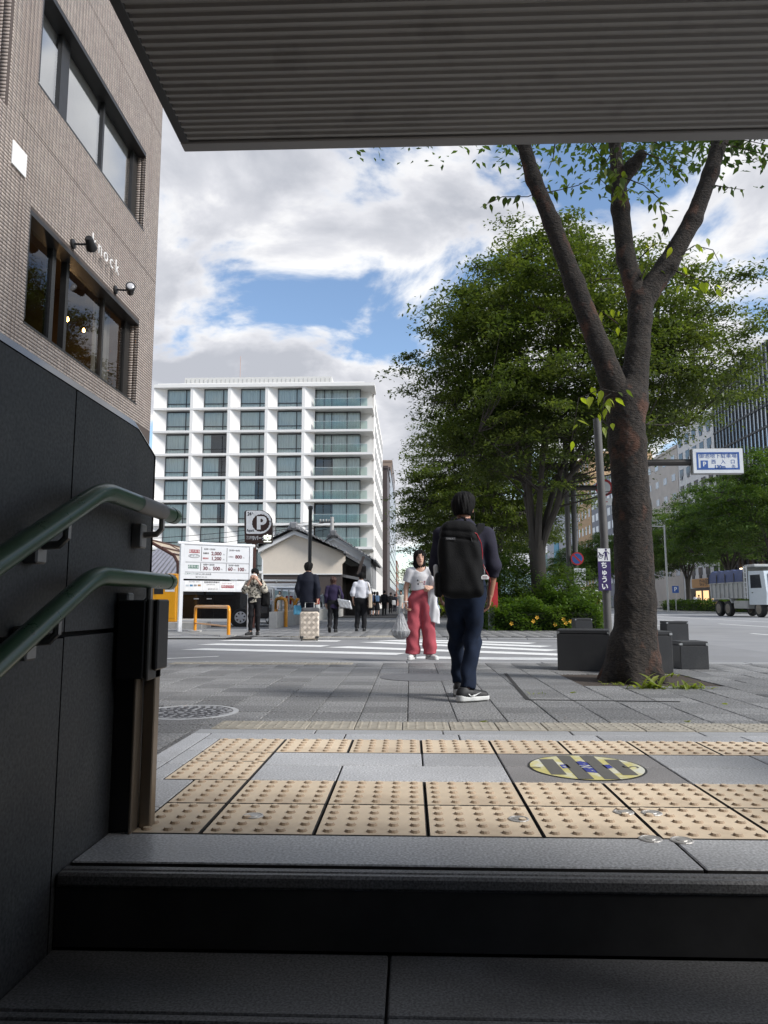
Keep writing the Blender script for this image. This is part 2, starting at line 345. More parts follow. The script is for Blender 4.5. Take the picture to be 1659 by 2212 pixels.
# the stairwell is an opening in the ground: build the ground as sheets round it
g = MB()
def sheet(mb, x0, x1, y0, y1, z): mb.add([(x0, y0, z), (x1, y0, z), (x1, y1, z), (x0, y1, z)], [(0, 1, 2, 3)])
WX0, WX1, WY0, WY1 = -1.0, 2.6, -9.0, 1.72     # stairwell opening
sheet(g, -3000, WX0, -3000, 3000, -0.10); sheet(g, WX1, 3000, -3000, 3000, -0.10); sheet(g, WX0, WX1, WY1, 3000, -0.10); sheet(g, WX0, WX1, -3000, WY0, -0.10)
struct(g.build('ground', M_asph))
S0, S1 = 10.25, 17.1            # side street between these
road = MB(); sheet(road, 6.0, 27.5, -60, 420, -0.035); struct(road.build('main_road', M_asph2))
side = MB(); sheet(side, -60, 6.0, S0, S1, -0.035); struct(side.build('side_street', M_asph))
lot = MB(); sheet(lot, -40, -3.6, S1+0.5, 52, -0.03); struct(lot.build('parking_lot', mat('asphalt_lot', (0.27, 0.27, 0.265), 0.85, var=0.12, scale=1.0, bump=0.3, bscale=200)))
fs = MB(); fs.box(27.5, 33, -60, 420, -0.2, 0.06); struct(fs.build('far_pavement', M_conc))

# paint on the roads
def paint_quad(pts, z, name='road_marking'):
    V = [tuple(p)[:2]+(z,) for p in pts]
    return MB().add(V, [(0, 1, 2, 3)]).mesh(name, M_paint)
cw = link('crosswalk', None); struct(cw)
BARS = [  # left end, right end of each bar (photo), half depth of the bar in metres
 ((418, 1401.5), (866, 1412.5)), ((449, 1391), (703, 1395.5)), ((488, 1382.8), (733, 1384.6)),
 ((728, 1397), (1212, 1414)), ((895, 1419.5), (1224, 1424)), ((800, 1386.5), (1196, 1405)), ((835, 1383), (1180, 1396.5)), ((880, 1381.5), (1150, 1389.5))]
for (a, b) in BARS:
    A = G(*a, -0.03); B = G(*b, -0.03); d = (B-A).normalized(); n = Vector((-d.y, d.x, 0))*0.25
    sk = d*0.10
    link('crossing_bar', paint_quad([A-n-sk, B-n+sk*0, B+n+sk*0, A+n+sk], -0.031, 'crossing_bar'), cw)
rm = link('lane_markings', None); struct(rm)
for (a, b) in [((1555, 1344), (1652, 1347)), ((1662, 1341), (1830, 1347)), ((1532, 1338), (1602, 1341.5)), ((1522, 1330), (1570, 1331.5)), ((1590, 1338.5), (1650, 1341)), ((1628, 1350), (1700, 1353)), ((1500, 1352), (1552, 1355))]:
    pass
for X in (9.4, 12.6, 15.9, 19.2, 22.6, 25.6):
    dash = X in (9.4, 12.6, 19.2, 22.6)
    y = 6.0
    while y < 150:
        L = 5.0 if dash else 12
        V = paint_quad([(X-.075, y, 0), (X+.075, y, 0), (X+.075, y+L, 0), (X-.075, y+L, 0)], -0.031, 'lane_dash')
        link('lane_dash', V, rm); y += 10 if dash else 12.02
sl_ = MB()
A, B = G(330, 1368, -.03), G(430, 1366, -.03)
link('edge_line', paint_quad([A, B, B+Vector((0, .15, 0)), A+Vector((0, .15, 0))], -0.031), rm)
A, B = G(336, 1424, -.03), G(470, 1418, -.03)
link('edge_line', paint_quad([A, B, B+Vector((0, .13, 0)), A+Vector((0, .13, 0))], -0.031), rm)

# plaza: mortar bed + separate pavers
plaza = MB(); plaza.box(-40, WX0-.05, -40, S0-.28, -0.3, -0.012); plaza.box(WX0-.05, 6.0, 3.5, S0-.28, -0.3, -0.012); plaza.box(WX1, 6.0, -40, 3.5, -0.3, -0.012)
plaza = struct(plaza.build('plaza', M_joint))
far_walk = MB(); far_walk.box(-4.3, 6.0, S1+.28, 200, -0.3, -0.012); far_walk = struct(far_walk.build('pavement', M_joint))
PW, PD = 0.335, 0.30
pm = []
for k in range(4):
    mb = MB(); mb.box(-PW/2+.003, PW/2-.003, -PD/2+.003, PD/2-.003, -0.03, 0.0, 0.004); pm.append(mb.mesh('paver', M_paver))
MH = Vector((-1.62, 5.45, 0)); MHR = 0.37
cells = []
x = -0.02 - 12*PW
i = 0
while x < 5.9:
    y = 3.69 + (0.11 if i % 2 else 0.0)*0
    while y < S0-.45:
        cells.append((x+PW/2, y+PD/2)); y += PD
    x += PW; i += 1
TREE0 = Vector((2.27, 7.8, 0))
def keep(c):
    if (Vector((*c, 0))-MH).length < MHR+0.02: return False
    if abs(c[0]-TREE0.x) < 0.62 and abs(c[1]-TREE0.y) < 0.6: return False
    return True
cells = [c for c in cells if keep(c)]
def vis(c):   # nearer and in the picture first
    d = Vector((c[0], c[1], -CAM_Z)); w = d.dot(_f); xx = 829.5+_F*d.dot(_r)/w
    return -20 < xx < 1680 and c[1] > 4.45
seen = sorted([c for c in cells if vis(c)], key=lambda c: c[1])
near = set(seen[:300])
for c in near:
    o = link('paver', pm[0], plaza, (c[0], c[1], random.uniform(-.002, .002)), (random.uniform(-.004, .004), random.uniform(-.004, .004), random.choice((0, math.pi))))
def slabs(name, cs, parent, m, pw=PW, pd=PD):
    n = len(cs); C = np.array(cs, np.float32)
    hx, hy, b = pw/2-.003, pd/2-.003, .004
    base = np.array([(-hx, -hy, -.03), (hx, -hy, -.03), (hx, hy, -.03), (-hx, hy, -.03), (-hx, -hy, -b), (hx, -hy, -b), (hx, hy, -b), (-hx, hy, -b), (-hx+b, -hy+b, 0), (hx-b, -hy+b, 0), (hx-b, hy-b, 0), (-hx+b, hy-b, 0)], np.float32)
    V = base[None]+np.concatenate([C, RNG.uniform(-.002, .002, (n, 1)).astype(np.float32)], 1)[:, None, :]
    f = []
    for k in (0, 4):
        for i in range(4): f.append((k+i, k+(i+1) % 4, k+4+(i+1) % 4, k+4+i))
    f.append((8, 9, 10, 11)); f = np.array(f)
    F = f[None]+(np.arange(n)*12)[:, None, None]
    o = link(name, npmesh(name, V.reshape(-1, 3), F.reshape(-1, 4), m), parent); o['kind'] = 'stuff'; return o
slabs('outer_pavers', [c for c in cells if c not in near], plaza, M_paverS)
fc = [(-4.25+PW*(i+.5), S1+.30+.75+PD*(j+.5)) for i in range(30) for j in range(75)]
slabs('walk_pavers', fc, far_walk, M_paverS)
fr = []
# kerb stones at both sides of the side street and worn yellow guide strips
kb = MB().box(-.445, .445, -.13, .13, -.25, 0.004, .01).mesh('kerb_stone', M_kerb)
for par, yy in ((plaza, S0-.14), (far_walk, S1+.14)):
    for k in range(10): link('kerb_stone', kb, par, (-3.2+k*.9, yy, 0))
gs = MB().box(-.147, .147, -.147, .147, -.03, 0.006, .004)
for i in range(5):
    for j in range(5): gs.lathe([(.012, 0), (.008, .004)], (-.116+i*.058, -.116+j*.058, .006), 6)
gsm = gs.mesh('guide_tile', M_tactold)
for k in range(12): link('guide_tile', gsm, far_walk, (-2.9+k*.3, S1+.45, 0.0))
for k in range(5):
    for j in range(2): link('guide_tile', gsm, far_walk, (-.9+k*.3, S1+.75+j*.3, 0.0))
for k in range(8): link('guide_tile', gsm, plaza, (-3.0+k*.3, S0-.43, 0.0))
for k in range(18): link('guide_tile', gsm, plaza, (-1.1+k*.299, 4.86, 0.003))
# kerb of the main road
mk = MB().box(-.1, .1, -.99, .99, -.25, .02, .015).mesh('road_kerb', M_kerb)
for k in range(20):
    y = S1+3.5+k*2.0; link('road_kerb', mk, far_walk, (6.02, y, 0))

# manhole cover in the pavement
mh = thing('manhole_cover', 'round patterned iron manhole cover set in the grey paving beside the dark stair wall', 'manhole cover', MH)
M_iron = mat('cast_iron', (0.34, 0.34, 0.35), 0.6, metal=0.5, var=0.2, scale=12)
mb = MB(); mb.lathe([(MHR, -.03), (MHR, .002), (MHR-.04, .003), (MHR-.04, -.004)], n=40); mb.build('rim', mat('manhole_rim', (0.52, 0.52, 0.52), 0.6, metal=0.3), mh)
mb = MB(); mb.lathe([(MHR-.045, -.03), (MHR-.045, -.003)], n=40); mb.build('lid', mat('manhole_lid', (0.08, 0.08, 0.085), 0.7), mh)
mb = MB()
for k, (rr, nn) in enumerate([(.055, 6), (.12, 11), (.185, 17), (.25, 23), (.30, 28)]):
    for q in range(nn):
        a = 2*math.pi*(q+.5*(k % 2))/nn; mb.M = Matrix.Translation((rr*math.cos(a), rr*math.sin(a), 0)) @ Matrix.Rotation(a+(.6 if q % 2 else -.6), 4, 'Z')
        mb.box(-.022, .022, -.012, .012, -.004, .003, .003)
mb.build('raised_pattern', M_iron, mh)['kind'] = 'stuff'
mh2 = thing('manhole_cover', 'wide iron manhole cover in the side street left of the crosswalk stripes', 'manhole cover', G(395, 1373, -.03))
mb = MB(); mb.lathe([(.5, -.01), (.5, .004), (.46, .005)], n=32); mb.build('lid', M_iron, mh2)
mb = MB()
for i in range(-6, 7):
    for j in range(-6, 7):
        if math.hypot(i, j)*.066 < .43: mb.box(i*.066-.02, i*.066+.02, j*.066-.02, j*.066+.02, .004, .009)
mb.build('raised_pattern', M_iron, mh2)['kind'] = 'stuff'
mh3 = thing('manhole_cover', 'flat grey cover plate set in the paving behind the walking man', 'manhole cover', G(905, 1463))
mb = MB(); mb.lathe([(.42, -.02), (.42, .004), (.40, .005)], n=36); mb.build('lid', mat('stone_cover', (0.14, 0.14, 0.145), 0.8, var=.25, scale=20, bump=.4, bscale=120), mh3)

# ------------------------------------------------------------------ stair landing
land = MB(); land.box(-1.0, 3.2, 1.80, 3.60, -0.6, 0.16); land = struct(land.build('stair_landing', M_joint))
Z = 0.18
def slab(x0, x1, y0, y1, m=M_grn, z=Z, nm='granite_slab', bev=.003):
    g_ = .0028
    me = MB().box(-(x1-x0)/2+g_, (x1-x0)/2-g_, -(y1-y0)/2+g_, (y1-y0)/2-g_, -.05, 0, bev).mesh(nm, m); me.materials.append(M_joint)
    for p in me.polygons:
        if p.center.z < -.004: p.material_index = 1     # mortar on the sides
    return link(nm, me, land, ((x0+x1)/2, (y0+y1)/2, z))
X0 = 0.045
# tactile tiles
tm = MB(); tm.box(-.1472, .1472, -.1472, .1472, -.05, 0, .003)
for i in range(5):
    for j in range(5): tm.lathe([(.0142, 0), (.0130, .0020), (.0100, .0058), (.0094, .0062)], (-.116+i*.058, -.116+j*.058, 0), 10)
M_studs = mat('tactile_stud_side', (.40, .30, .21), .7, var=.2, scale=40)  # stud sides take a darker brown than the tops
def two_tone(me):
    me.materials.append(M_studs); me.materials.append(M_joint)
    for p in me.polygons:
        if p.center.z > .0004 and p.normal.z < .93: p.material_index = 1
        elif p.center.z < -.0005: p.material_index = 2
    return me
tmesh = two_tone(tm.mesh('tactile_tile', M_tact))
th = MB(); th.box(-.0912, .0912, -.1472, .1472, -.05, 0, .003)
for i in range(3):
    for j in range(5): th.lathe([(.0142, 0), (.0130, .0020), (.0100, .0058), (.0094, .0062)], (-.058+i*.058, -.116+j*.058, 0), 10)
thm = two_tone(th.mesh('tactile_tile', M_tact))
for r, y in enumerate((2.165, 2.465)):
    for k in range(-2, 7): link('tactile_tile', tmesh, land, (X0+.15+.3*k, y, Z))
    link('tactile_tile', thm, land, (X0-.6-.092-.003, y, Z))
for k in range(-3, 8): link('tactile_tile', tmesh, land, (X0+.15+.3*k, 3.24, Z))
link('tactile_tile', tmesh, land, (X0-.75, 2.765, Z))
t3 = MB(); t3.box(-.1472, .1472, -.0855, .0855, -.05, 0, .003)
for i in range(5):
    for j in range(3): t3.lathe([(.0142, 0), (.0130, .0020), (.0100, .0058), (.0094, .0062)], (-.116+i*.058, -.058+j*.058, 0), 10)
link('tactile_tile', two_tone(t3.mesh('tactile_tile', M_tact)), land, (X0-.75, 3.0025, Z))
# granite between and round the tiles
for a, b in ((X0-.6, X0+.0), (X0+.0, X0+.30), (X0+.9, X0+1.3), (X0+1.3, X0+1.9), (X0+1.9, X0+2.5)): slab(a, b, 2.855, 3.09)
for a, b in ((X0-.6, X0-.30), (X0-.30, X0+.30), (X0+.9, X0+1.45), (X0+1.45, X0+2.5)): slab(a, b, 2.615, 2.855)
M_grnd = granite('landing_granite_brown', (0.26, 0.25, 0.25), 0.5, 0.35, bump=0.05, scale=190)
slab(X0+.30, X0+.9, 2.855, 3.09, M_grnd); slab(X0+.30, X0+.9, 2.615, 2.855, M_grnd)
for a, b in ((-.93, -.3), (-.3, .22), (.22, .85), (.85, 1.5), (1.5, 2.2), (2.2, 3.1)): slab(a, b, 3.39+.098-.098, 3.53)
for a, b in ((-1.02, -.45), (-.45, .15), (.15, .75), (.75, 1.35), (1.35, 2.0), (2.0, 3.1)): slab(a, b, 3.53, 3.64, granite('landing_edge', (0.36, 0.365, 0.375), 0.55, 0.3, bump=.08, scale=190))
for a, b in ((2.615, 2.86), (2.86, 3.12), (3.12, 3.39)): slab(-.93, X0-.9, a, b)
slab(-.93, X0-.79, 2.27, 2.615)
slab(-1.02, -.93, 2.27, 2.9); slab(-1.02, -.93, 2.9, 3.53)
slab(-.80, X0-.79, 2.015, 2.27)
for a, b in ((-.80, .67), (.67, 1.4), (1.4, 2.3), (2.3, 3.1)): slab(a, b, 1.795, 2.015)
for a, b in ((X0+2.1, 3.1),): slab(a, b, 2.015, 2.615); slab(X0+2.5, 3.1, 2.615, 3.39)
# sticker on the landing
st = thing('floor_sticker', 'round yellow floor sticker with dark stripes and a blue mark on the landing', 'floor sticker', (0.648, 2.850, Z+.001))
SR = 0.213
def mdisc(mb, r, z, n=48): mb.add([(r*math.cos(2*math.pi*k/n), r*math.sin(2*math.pi*k/n), z) for k in range(n)], [tuple(range(n))])
mb = MB(); mdisc(mb, SR, .0005); mb.build('rim', mat('sticker_rim', (0.03, 0.03, 0.03), .6), st)
mb = MB(); mdisc(mb, SR-.008, .0012); mb.build('face', mat('sticker_yellow', (0.62, 0.56, 0.22), .5, var=.12, scale=9, dark=((0.72, 0.72, 0.62), 7, .48, .6)), st)
Ms_s = mat('sticker_stripe', (0.13, 0.125, 0.115), .6, var=.1, scale=40)
for cx, hl in ((-.125, .13), (-.045, .195), (.045, .195), (.125, .13)):
    mb = MB(); w = .027; mb.add([(cx-w, -hl, .002), (cx+w, -hl, .002), (cx+w, hl, .002), (cx-w, hl, .002)], [(0, 1, 2, 3)]); mb.build('stripe', Ms_s, st)
Ms_b = mat('sticker_blue', (0.045, 0.06, 0.30), .6, var=.3, scale=40, dark=((0.6, 0.6, 0.5), 30, .55, .65))
mb = MB(); mb.add([(-.022, -.085, .002), (.02, -.10, .002), (.022, .07, .002), (0, .10, .002), (-.022, .085, .002)], [(0, 1, 2, 3, 4)]); mb.build('emblem', Ms_b, st)
for cx in (-.077, .08):
    mb = MB(); mb.add([(cx-.014, -.03, .002), (cx+.016, -.02, .002), (cx+.014, .04, .002), (cx-.016, .03, .002)], [(0, 1, 2, 3)]); mb.build('emblem', Ms_b, st)
text('letter', 'S', .085, Ms_s, st, (.165, .0, .002), (0, 0, R(90)))
text('letter', 'N', .06, mat('sticker_pale', (.7, .7, .62), .6), st, (0, 0, .003), (0, 0, R(90)))
text('letter', 'II', .05, Ms_s, st, (-.185, -.02, .002), (0, 0, R(90)))
# metal survey discs
dm = MB(); dm.lathe([(.030, 0), (.028, .002), (.024, .0022), (.023, .0012), (.015, .0012), (.014, .0025), (.002, .0028)], n=20); dmm = dm.mesh('marker_stud', mat('stud_metal', (0.55, 0.53, 0.50), .45, metal=.5, var=.2, scale=40))
for k, (px, py, lb) in enumerate([(547, 1763, 'small round metal stud on the tactile tile nearest the bronze post'), (1120, 1770, 'small clear round stud on a tactile tile in the middle of the row'), (1347, 1755, 'left of the two round studs at a tile joint below the sticker'), (1408, 1757, 'right of the two round studs at a tile joint below the sticker'), (1405, 1813, 'dull round stud at the granite edge, left of a bright one'), (1473, 1816, 'bright round metal stud at the granite edge by a dark joint')]):
    p = G(px, py, Z); tag(link('marker_stud', dmm, loc=(p.x, p.y, Z+.001)), lb, 'metal stud', 'round studs on the landing')

# ------------------------------------------------------------------ stairs
stairs = MB(); 
for k in range(1, 14): stairs.box(-.8, 2.5, 1.72-.3*k+.02, 1.72-.3*(k-1)+(.10), Z-.16*k-.3, Z-.16*k-.012)
stairs = struct(stairs.build('stairs', M_joint))
for k in range(0, 14):
    z = Z-.16*k; yn = 1.72-.3*k
    cuts = (-.8, 1.36, 2.5) if k == 0 else ((-.8, -.048, 1.36, 2.5) if k % 2 else (-.8, .75, 2.1, 2.5))
    for a, b in zip(cuts[:-1], cuts[1:]):
        mb = MB(); c = (a+b)/2; w = (b-a)/2-.003
        mb.box(-w, w, 0.0, .024, -.03, 0, .006); mb.box(-w, w, .028, .052, -.05, -.0005, .003); mb.box(-w, w, .006, .07, -.05, -.009)
        mb.build('nosing', M_nose, stairs, loc=(c, yn, z))
        if k > 0:
            MB().box(-w, w, .056, .298, -.05, 0, .003).build('tread', M_nose, stairs, loc=(c, yn, z))
        if k > 0 or True:
            MB().box(-w, w, .0045, .02, -.16+.003, -.031).build('riser', mat('riser_black', (0.028, 0.028, 0.029), .6, var=.4, scale=5), stairs, loc=(c, yn, z))
MB().box(-.8, 2.5, -9, -2.2, -2.6, -2.08).build('lower_floor', M_nose, stairs)

# ------------------------------------------------------------------ stair walls
wl = thing('stair_wall', 'dark granite stair wall with sloped polished coping along the left side', 'wall', (0, 0, 0))
core = MB(); core.prism([(-9, -2.6), (2.235, -2.6), (2.235, 1.235), (2.10, 1.285), (-9, 1.285)], -1.0, -.83, 'yz'); core.build('core', M_joint, wl)
def wpanel(poly):
    mb = MB(); mb.prism(poly, -.835, -.80, 'yz'); mb.build('panel', M_wallg, wl)
g_ = .003
for y0, y1 in ((-1.6, -.5), (-.5, .6), (.6, 1.705)):
    wpanel([(y0+g_, .715), (y1-g_, .715), (y1-g_, 1.29), (y0+g_, 1.29)])
wpanel([(1.705+g_, .715), (2.255, .715), (2.255, 1.238), (2.11, 1.29), (1.705+g_, 1.29)])
for z0, z1 in ((-2.6, -.6), (-.6, .705)):
    for y0, y1 in ((-1.6, -.5), (-.5, .6), (.6, 1.705)): wpanel([(y0+g_, z0), (y1-g_, z0), (y1-g_, z1-.004), (y0+g_, z1-.004)])
wpanel([(1.705+g_, -.6), (2.255, -.6), (2.255, .703), (1.705+g_, .703)])
MB().box(-1.0, -.803, 2.24, 2.262, -.3, 1.235).build('end_slab', M_pol, wl)
cop = MB()   # sloping polished coping
P = []
for (y, z) in ((-9, 1.292), (2.112, 1.292), (2.262, 1.24), (2.27, .3)):
    n = (0, 0, 1)
    P += [(-.798, y, z), (-.812, y+(.0 if z > 1.25 else .012), z+(.024 if z > 1.25 else .02)), (-1.0, y+(.0 if z > 1.25 else .012), z+(.025 if z > 1.25 else .02)), (-1.0, y, z)]
F = []
for k in range(3):
    for i in range(3): F.append((k*4+i, k*4+4+i, k*4+5+i, k*4+1+i))
cop.add(P, F); cop.build('coping', M_pol, wl)
wr = thing('stair_wall', 'dark granite stair wall on the right of the stairs, with an added sun screen', 'wall', (0, 0, 0))
MB().box(2.5, 2.75, -9, 2.6, -2.6, 1.3).build('panel', M_wallg, wr); MB().box(2.5, 2.75, -9, .72, 1.31, 3.7).build('added_sun_screen', M_wallg, wr)  # tall upper screen is added out of view to keep sun off the treads
bw = MB().box(-1.0, 2.75, -9.2, -9, -2.6, 3.4).build('light_block_wall', M_wallg); tag(bw, 'added dark wall blocking light from the stairwell behind the viewer', 'wall')  # unseen wall added behind the camera to block light
# shutter post and black box
po = thing('shutter_post', 'bronze metal guide post with black box on top at the wall end', 'post', (-.76, 2.0, Z))
MB().box(-.05, .018, 0.02, .035, 0, .60, .003).build('front_plate', M_dkmetal, po)
MB().box(.018, .026, 0.0, .05, 0, .60, .002).build('edge_strip', M_bronze, po)
MB().box(.026, .058, .055, .095, 0, .60, .003).build('guide_rail', M_bronze, po)
MB().box(-.04, .018, .05, .16, 0, .59).build('core', M_dkmetal, po)
MB().box(-.03, .046, -.01, .012, .40, .61, .004).build('cover_box', M_black, po)
MB().box(.047, .058, -.008, .10, .395, .612, .003).build('cover_side', mat('dark_grey_panel', (.035, .034, .032), .45), po)
MB().box(.059, .072, .02, .11, .42, .612, .004).build('cover_edge', M_black, po)

# handrails
def handrail(nm, label, zr, yb, yend, slope, cap, grey):
    t = thing(nm, label, 'handrail', (-.72, yb, zr))
    rr = .0225
    pts = []
    lo_y = -3.2; 
    pts.append((0, lo_y-yb, slope*(lo_y-yb)))
    pts.append((0, -.12, -slope*.12))
    for k in range(1, 8):
        u = k/8; a = Vector((0, -.07, -slope*.07)); b = Vector((0, 0, 0)); c = Vector((0, .06, 0))
        pts.append(tuple(a*(1-u)**2+b*2*u*(1-u)+c*u*u))
    pts.append((0, .12, 0)); pts.append((0, yend-yb-.05, 0))
    MB().tube(pts, rr, 20).build('rail', M_green, t, True)
    MB().tube([(0, yend-yb-.046, 0), (0, yend-yb-.01, 0), (0, yend-yb, 0)], [rr+.0012, rr+.0012, rr*.85], 20).build('end_cap', M_green, t, True)
    if grey: MB().tube([(0, .22, 0), (0, .42, 0)], rr+.0008, 20, False).build('braille_plate', mat('dull_grey_plate', (.20, .195, .19), .5, metal=.3), t, True)
    for y in cap:
        s = slope*y if y < 0 else 0
        MB().tube([(0, y, s-.02), (0, y, s-.05), (-.015, y, s-.065), (-.05, y, s-.067)], .009, 8).build('bracket', M_bracket, t, True)
        MB().box(-.082, -.05, y-.022, y+.022, s-.105, s-.035, .004).build('wall_plate', M_bracket, t)
handrail('handrail', 'upper green handrail with a grey band fixed to the dark stair wall', 1.045, 1.694, 2.235, .453, (-.17, -.9, .42), True)
handrail('handrail', 'lower green handrail bending level above the stairs', .845, 1.673, 2.215, .44, (-.17, -.9, .36), False)

# ------------------------------------------------------------------ canopy
cn = thing('entrance_canopy', 'flat metal entrance canopy with ribbed dark underside overhead', 'canopy', (0, 0, 3.41))
CX0, CX1, CY0, CY1 = -1.31, 2.45, -8.0, 4.0  # unseen right edge is drawn in so that sun reaches the landing
PIT = 0.0508
prof = []
nrib = int((CY1-CY0-.10)/PIT)
y = CY1-.10
for k in range(nrib):
    yy = CY1-.09-k*PIT
    prof += [(yy, .012), (yy-PIT*.34, .012), (yy-PIT*.50, .0), (yy-PIT*.62, -.001), (yy-PIT*.84, -.001), (yy-PIT*.97, .010)]
V = []; F = []
for x in (CX0+.05, CX1-.05): V += [(x, a, b) for a, b in prof]
n = len(prof)
for i in range(n-1): F.append((i, i+1, n+i+1, n+i))
MB().add(V, F).build('ribbed_soffit', M_alu, cn, True)
MB().box(CX0+.05, CX1-.05, CY0, CY1-.08, .03, .22).build('roof_deck', M_alu, cn)
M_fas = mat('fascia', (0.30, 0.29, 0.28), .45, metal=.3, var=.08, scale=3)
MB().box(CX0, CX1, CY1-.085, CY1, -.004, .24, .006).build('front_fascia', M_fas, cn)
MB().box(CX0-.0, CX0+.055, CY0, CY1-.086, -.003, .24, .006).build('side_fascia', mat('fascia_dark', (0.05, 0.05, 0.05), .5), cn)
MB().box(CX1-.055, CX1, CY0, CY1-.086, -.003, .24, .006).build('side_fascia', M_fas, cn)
for (x, y) in ((2.3, 1.0), (2.3, -3.5), (-.9, -3.5)): MB().box(x-.08, x+.08, y-.08, y+.08, -2.1, .02, .01).build('column', M_fas, cn)
# ------------------------------------------------------------------ brown tiled building on the left
BX = -5.2
bb = thing('tiled_building', 'brown mosaic-tiled building with dark framed windows above the stair wall', 'building', (BX, 0, 0))
M_grout = mat('grout', (0.085, 0.066, 0.058), .9, var=.2, scale=8)
M_tile = mat('brown_tile', (0.36, 0.302, 0.262), .42, var=.06, scale=2.5, tone='island', dark=((0.30, 0.235, 0.20), .5, .5, .8), tr=(.86, 1.14))
M_tileo = mat('brown_tile_single', (0.36, 0.302, 0.262), .42, var=.06, scale=2.5, tone='object', tr=(.86, 1.14))
M_frame = mat('window_frame_black', (0.020, 0.019, 0.018), .4, var=.1)
WIN = [(9.41, 13.56, 4.555, 6.18), (9.41, 13.56, 8.05, 9.65)]
YE = 14.35
def wall_with_holes(mb, y0, y1, z0, z1, holes, x=0.0):
    ys = sorted({y0, y1, *[h[0] for h in holes], *[h[1] for h in holes]}); zs = sorted({z0, z1, *[h[2] for h in holes], *[h[3] for h in holes]})
    for a, b in zip(ys[:-1], ys[1:]):
        for c, d in zip(zs[:-1], zs[1:]):
            cy, cz = (a+b)/2, (c+d)/2
            if any(h[0] < cy < h[1] and h[2] < cz < h[3] for h in holes): continue
            mb.add([(x, a, c), (x, b, c), (x, b, d), (x, a, d)], [(0, 1, 2, 3)])
mb = MB(); wall_with_holes(mb, -12, YE, -.1, 7.2, WIN[:1]); wall_with_holes(mb, 8.65, YE, 7.2, 14, WIN[1:])
mb.add([(0, YE, -.1), (-9, YE, -.1), (-9, YE, 14), (0, YE, 14)], [(0, 1, 2, 3)])
mb.add([(0, 8.65, 7.2), (-9, 8.65, 7.2), (-9, 8.65, 14), (0, 8.65, 14)], [(3, 2, 1, 0)])
mb.add([(0, -12, 7.2), (0, 8.65, 7.2), (-9, 8.65, 7.2), (-9, -12, 7.2)], [(0, 1, 2, 3)]); mb.add([(0, 8.65, 14), (0, YE, 14), (-9, YE, 14), (-9, 8.65, 14)], [(0, 1, 2, 3)])
mb.build('wall', M_grout, bb)
TP = 0.0505; TQ = 0.1005
def tiles_np(O, U, Wv, Nn, nu, nw, skip):
    """mosaic tiles on a plane: origin, unit vectors"""
    out = []
    for i in range(nu):
        for j in range(nw):
            u, w = (i+.5)*TQ, (j+.5)*TP
            if not skip(u, w): out.append((u, w))
    return out
HJ = [7.3, 10.52]; VJ = [9.15, 10.70, 12.20, 13.75]
def sk1(u, w):
    y, z = 6.2+u, 4.2+w
    if z > 7.2 and y < 8.67: return True
    for a, b, c, d in WIN:
        if a-.02 < y < b+.02 and c-.02 < z < d+.02: return True
    return y > YE-.02
cells2 = tiles_np(None, None, None, None, int((YE-6.2)/TQ), int(8.6/TP), sk1)
def px_of(p):
    d = Vector(p)-_C; w = d.dot(_f); return (829.5+_F*d.dot(_r)/w, 1106-_F*d.dot(_u)/w)
def shift(u, w):
    y, z = 6.2+u, 4.2+w
    return y, z
vis2 = []
rest2 = []
for (u, w) in cells2:
    y, z = shift(u, w); q = px_of((BX, y, z))
    (vis2 if (q[0] > -8 and 0 < q[1] < 2212 and (q[0] < 65)) else rest2).append((y, z))
vis2.sort(key=lambda c: c[0]); rest2 += vis2[300:]; vis2 = vis2[:300]
b_ = .002; hh = TP/2-.0052; hq = TQ/2-.0030
tb = np.array([(-.004, -hq, -hh), (-.004, hq, -hh), (-.004, hq, hh), (-.004, -hq, hh), (.005, -hq+b_, -hh+b_), (.005, hq-b_, -hh+b_), (.005, hq-b_, hh-b_), (.005, -hq+b_, hh-b_)], np.float32)
tf = np.array([(0, 1, 5, 4), (1, 2, 6, 5), (2, 3, 7, 6), (3, 0, 4, 7), (4, 5, 6, 7)])
one = npmesh('wall_tile', tb, tf, M_tileo)
for (y, z) in vis2: link('wall_tile', one, bb, (0, y, z))
C2 = []
for (y, z) in rest2:
    if any(abs(y-v) < TP*.5 for v in VJ) or any(abs(z-h) < TP*.5 for h in HJ):
        # movement joints: tile narrowed so that a wider dark line shows
        pass
    C2.append((0, y, z))
C2 = np.array(C2, np.float32)
sc2 = np.ones((len(C2), 1, 3), np.float32)
for v in VJ: sc2[np.abs(C2[:, 1]-v) < TQ*.5, 0, 1] = .80
for h in HJ: sc2[np.abs(C2[:, 2]-h) < TP*.5, 0, 2] = .55
V = (tb[None]*sc2+C2[:, None, :]); F = tf[None]+(np.arange(len(C2))*8)[:, None, None]
o = link('wall_tiles', npmesh('wall_tiles', V.reshape(-1, 3), F.reshape(-1, 4), M_tile), bb); o['kind'] = 'stuff'
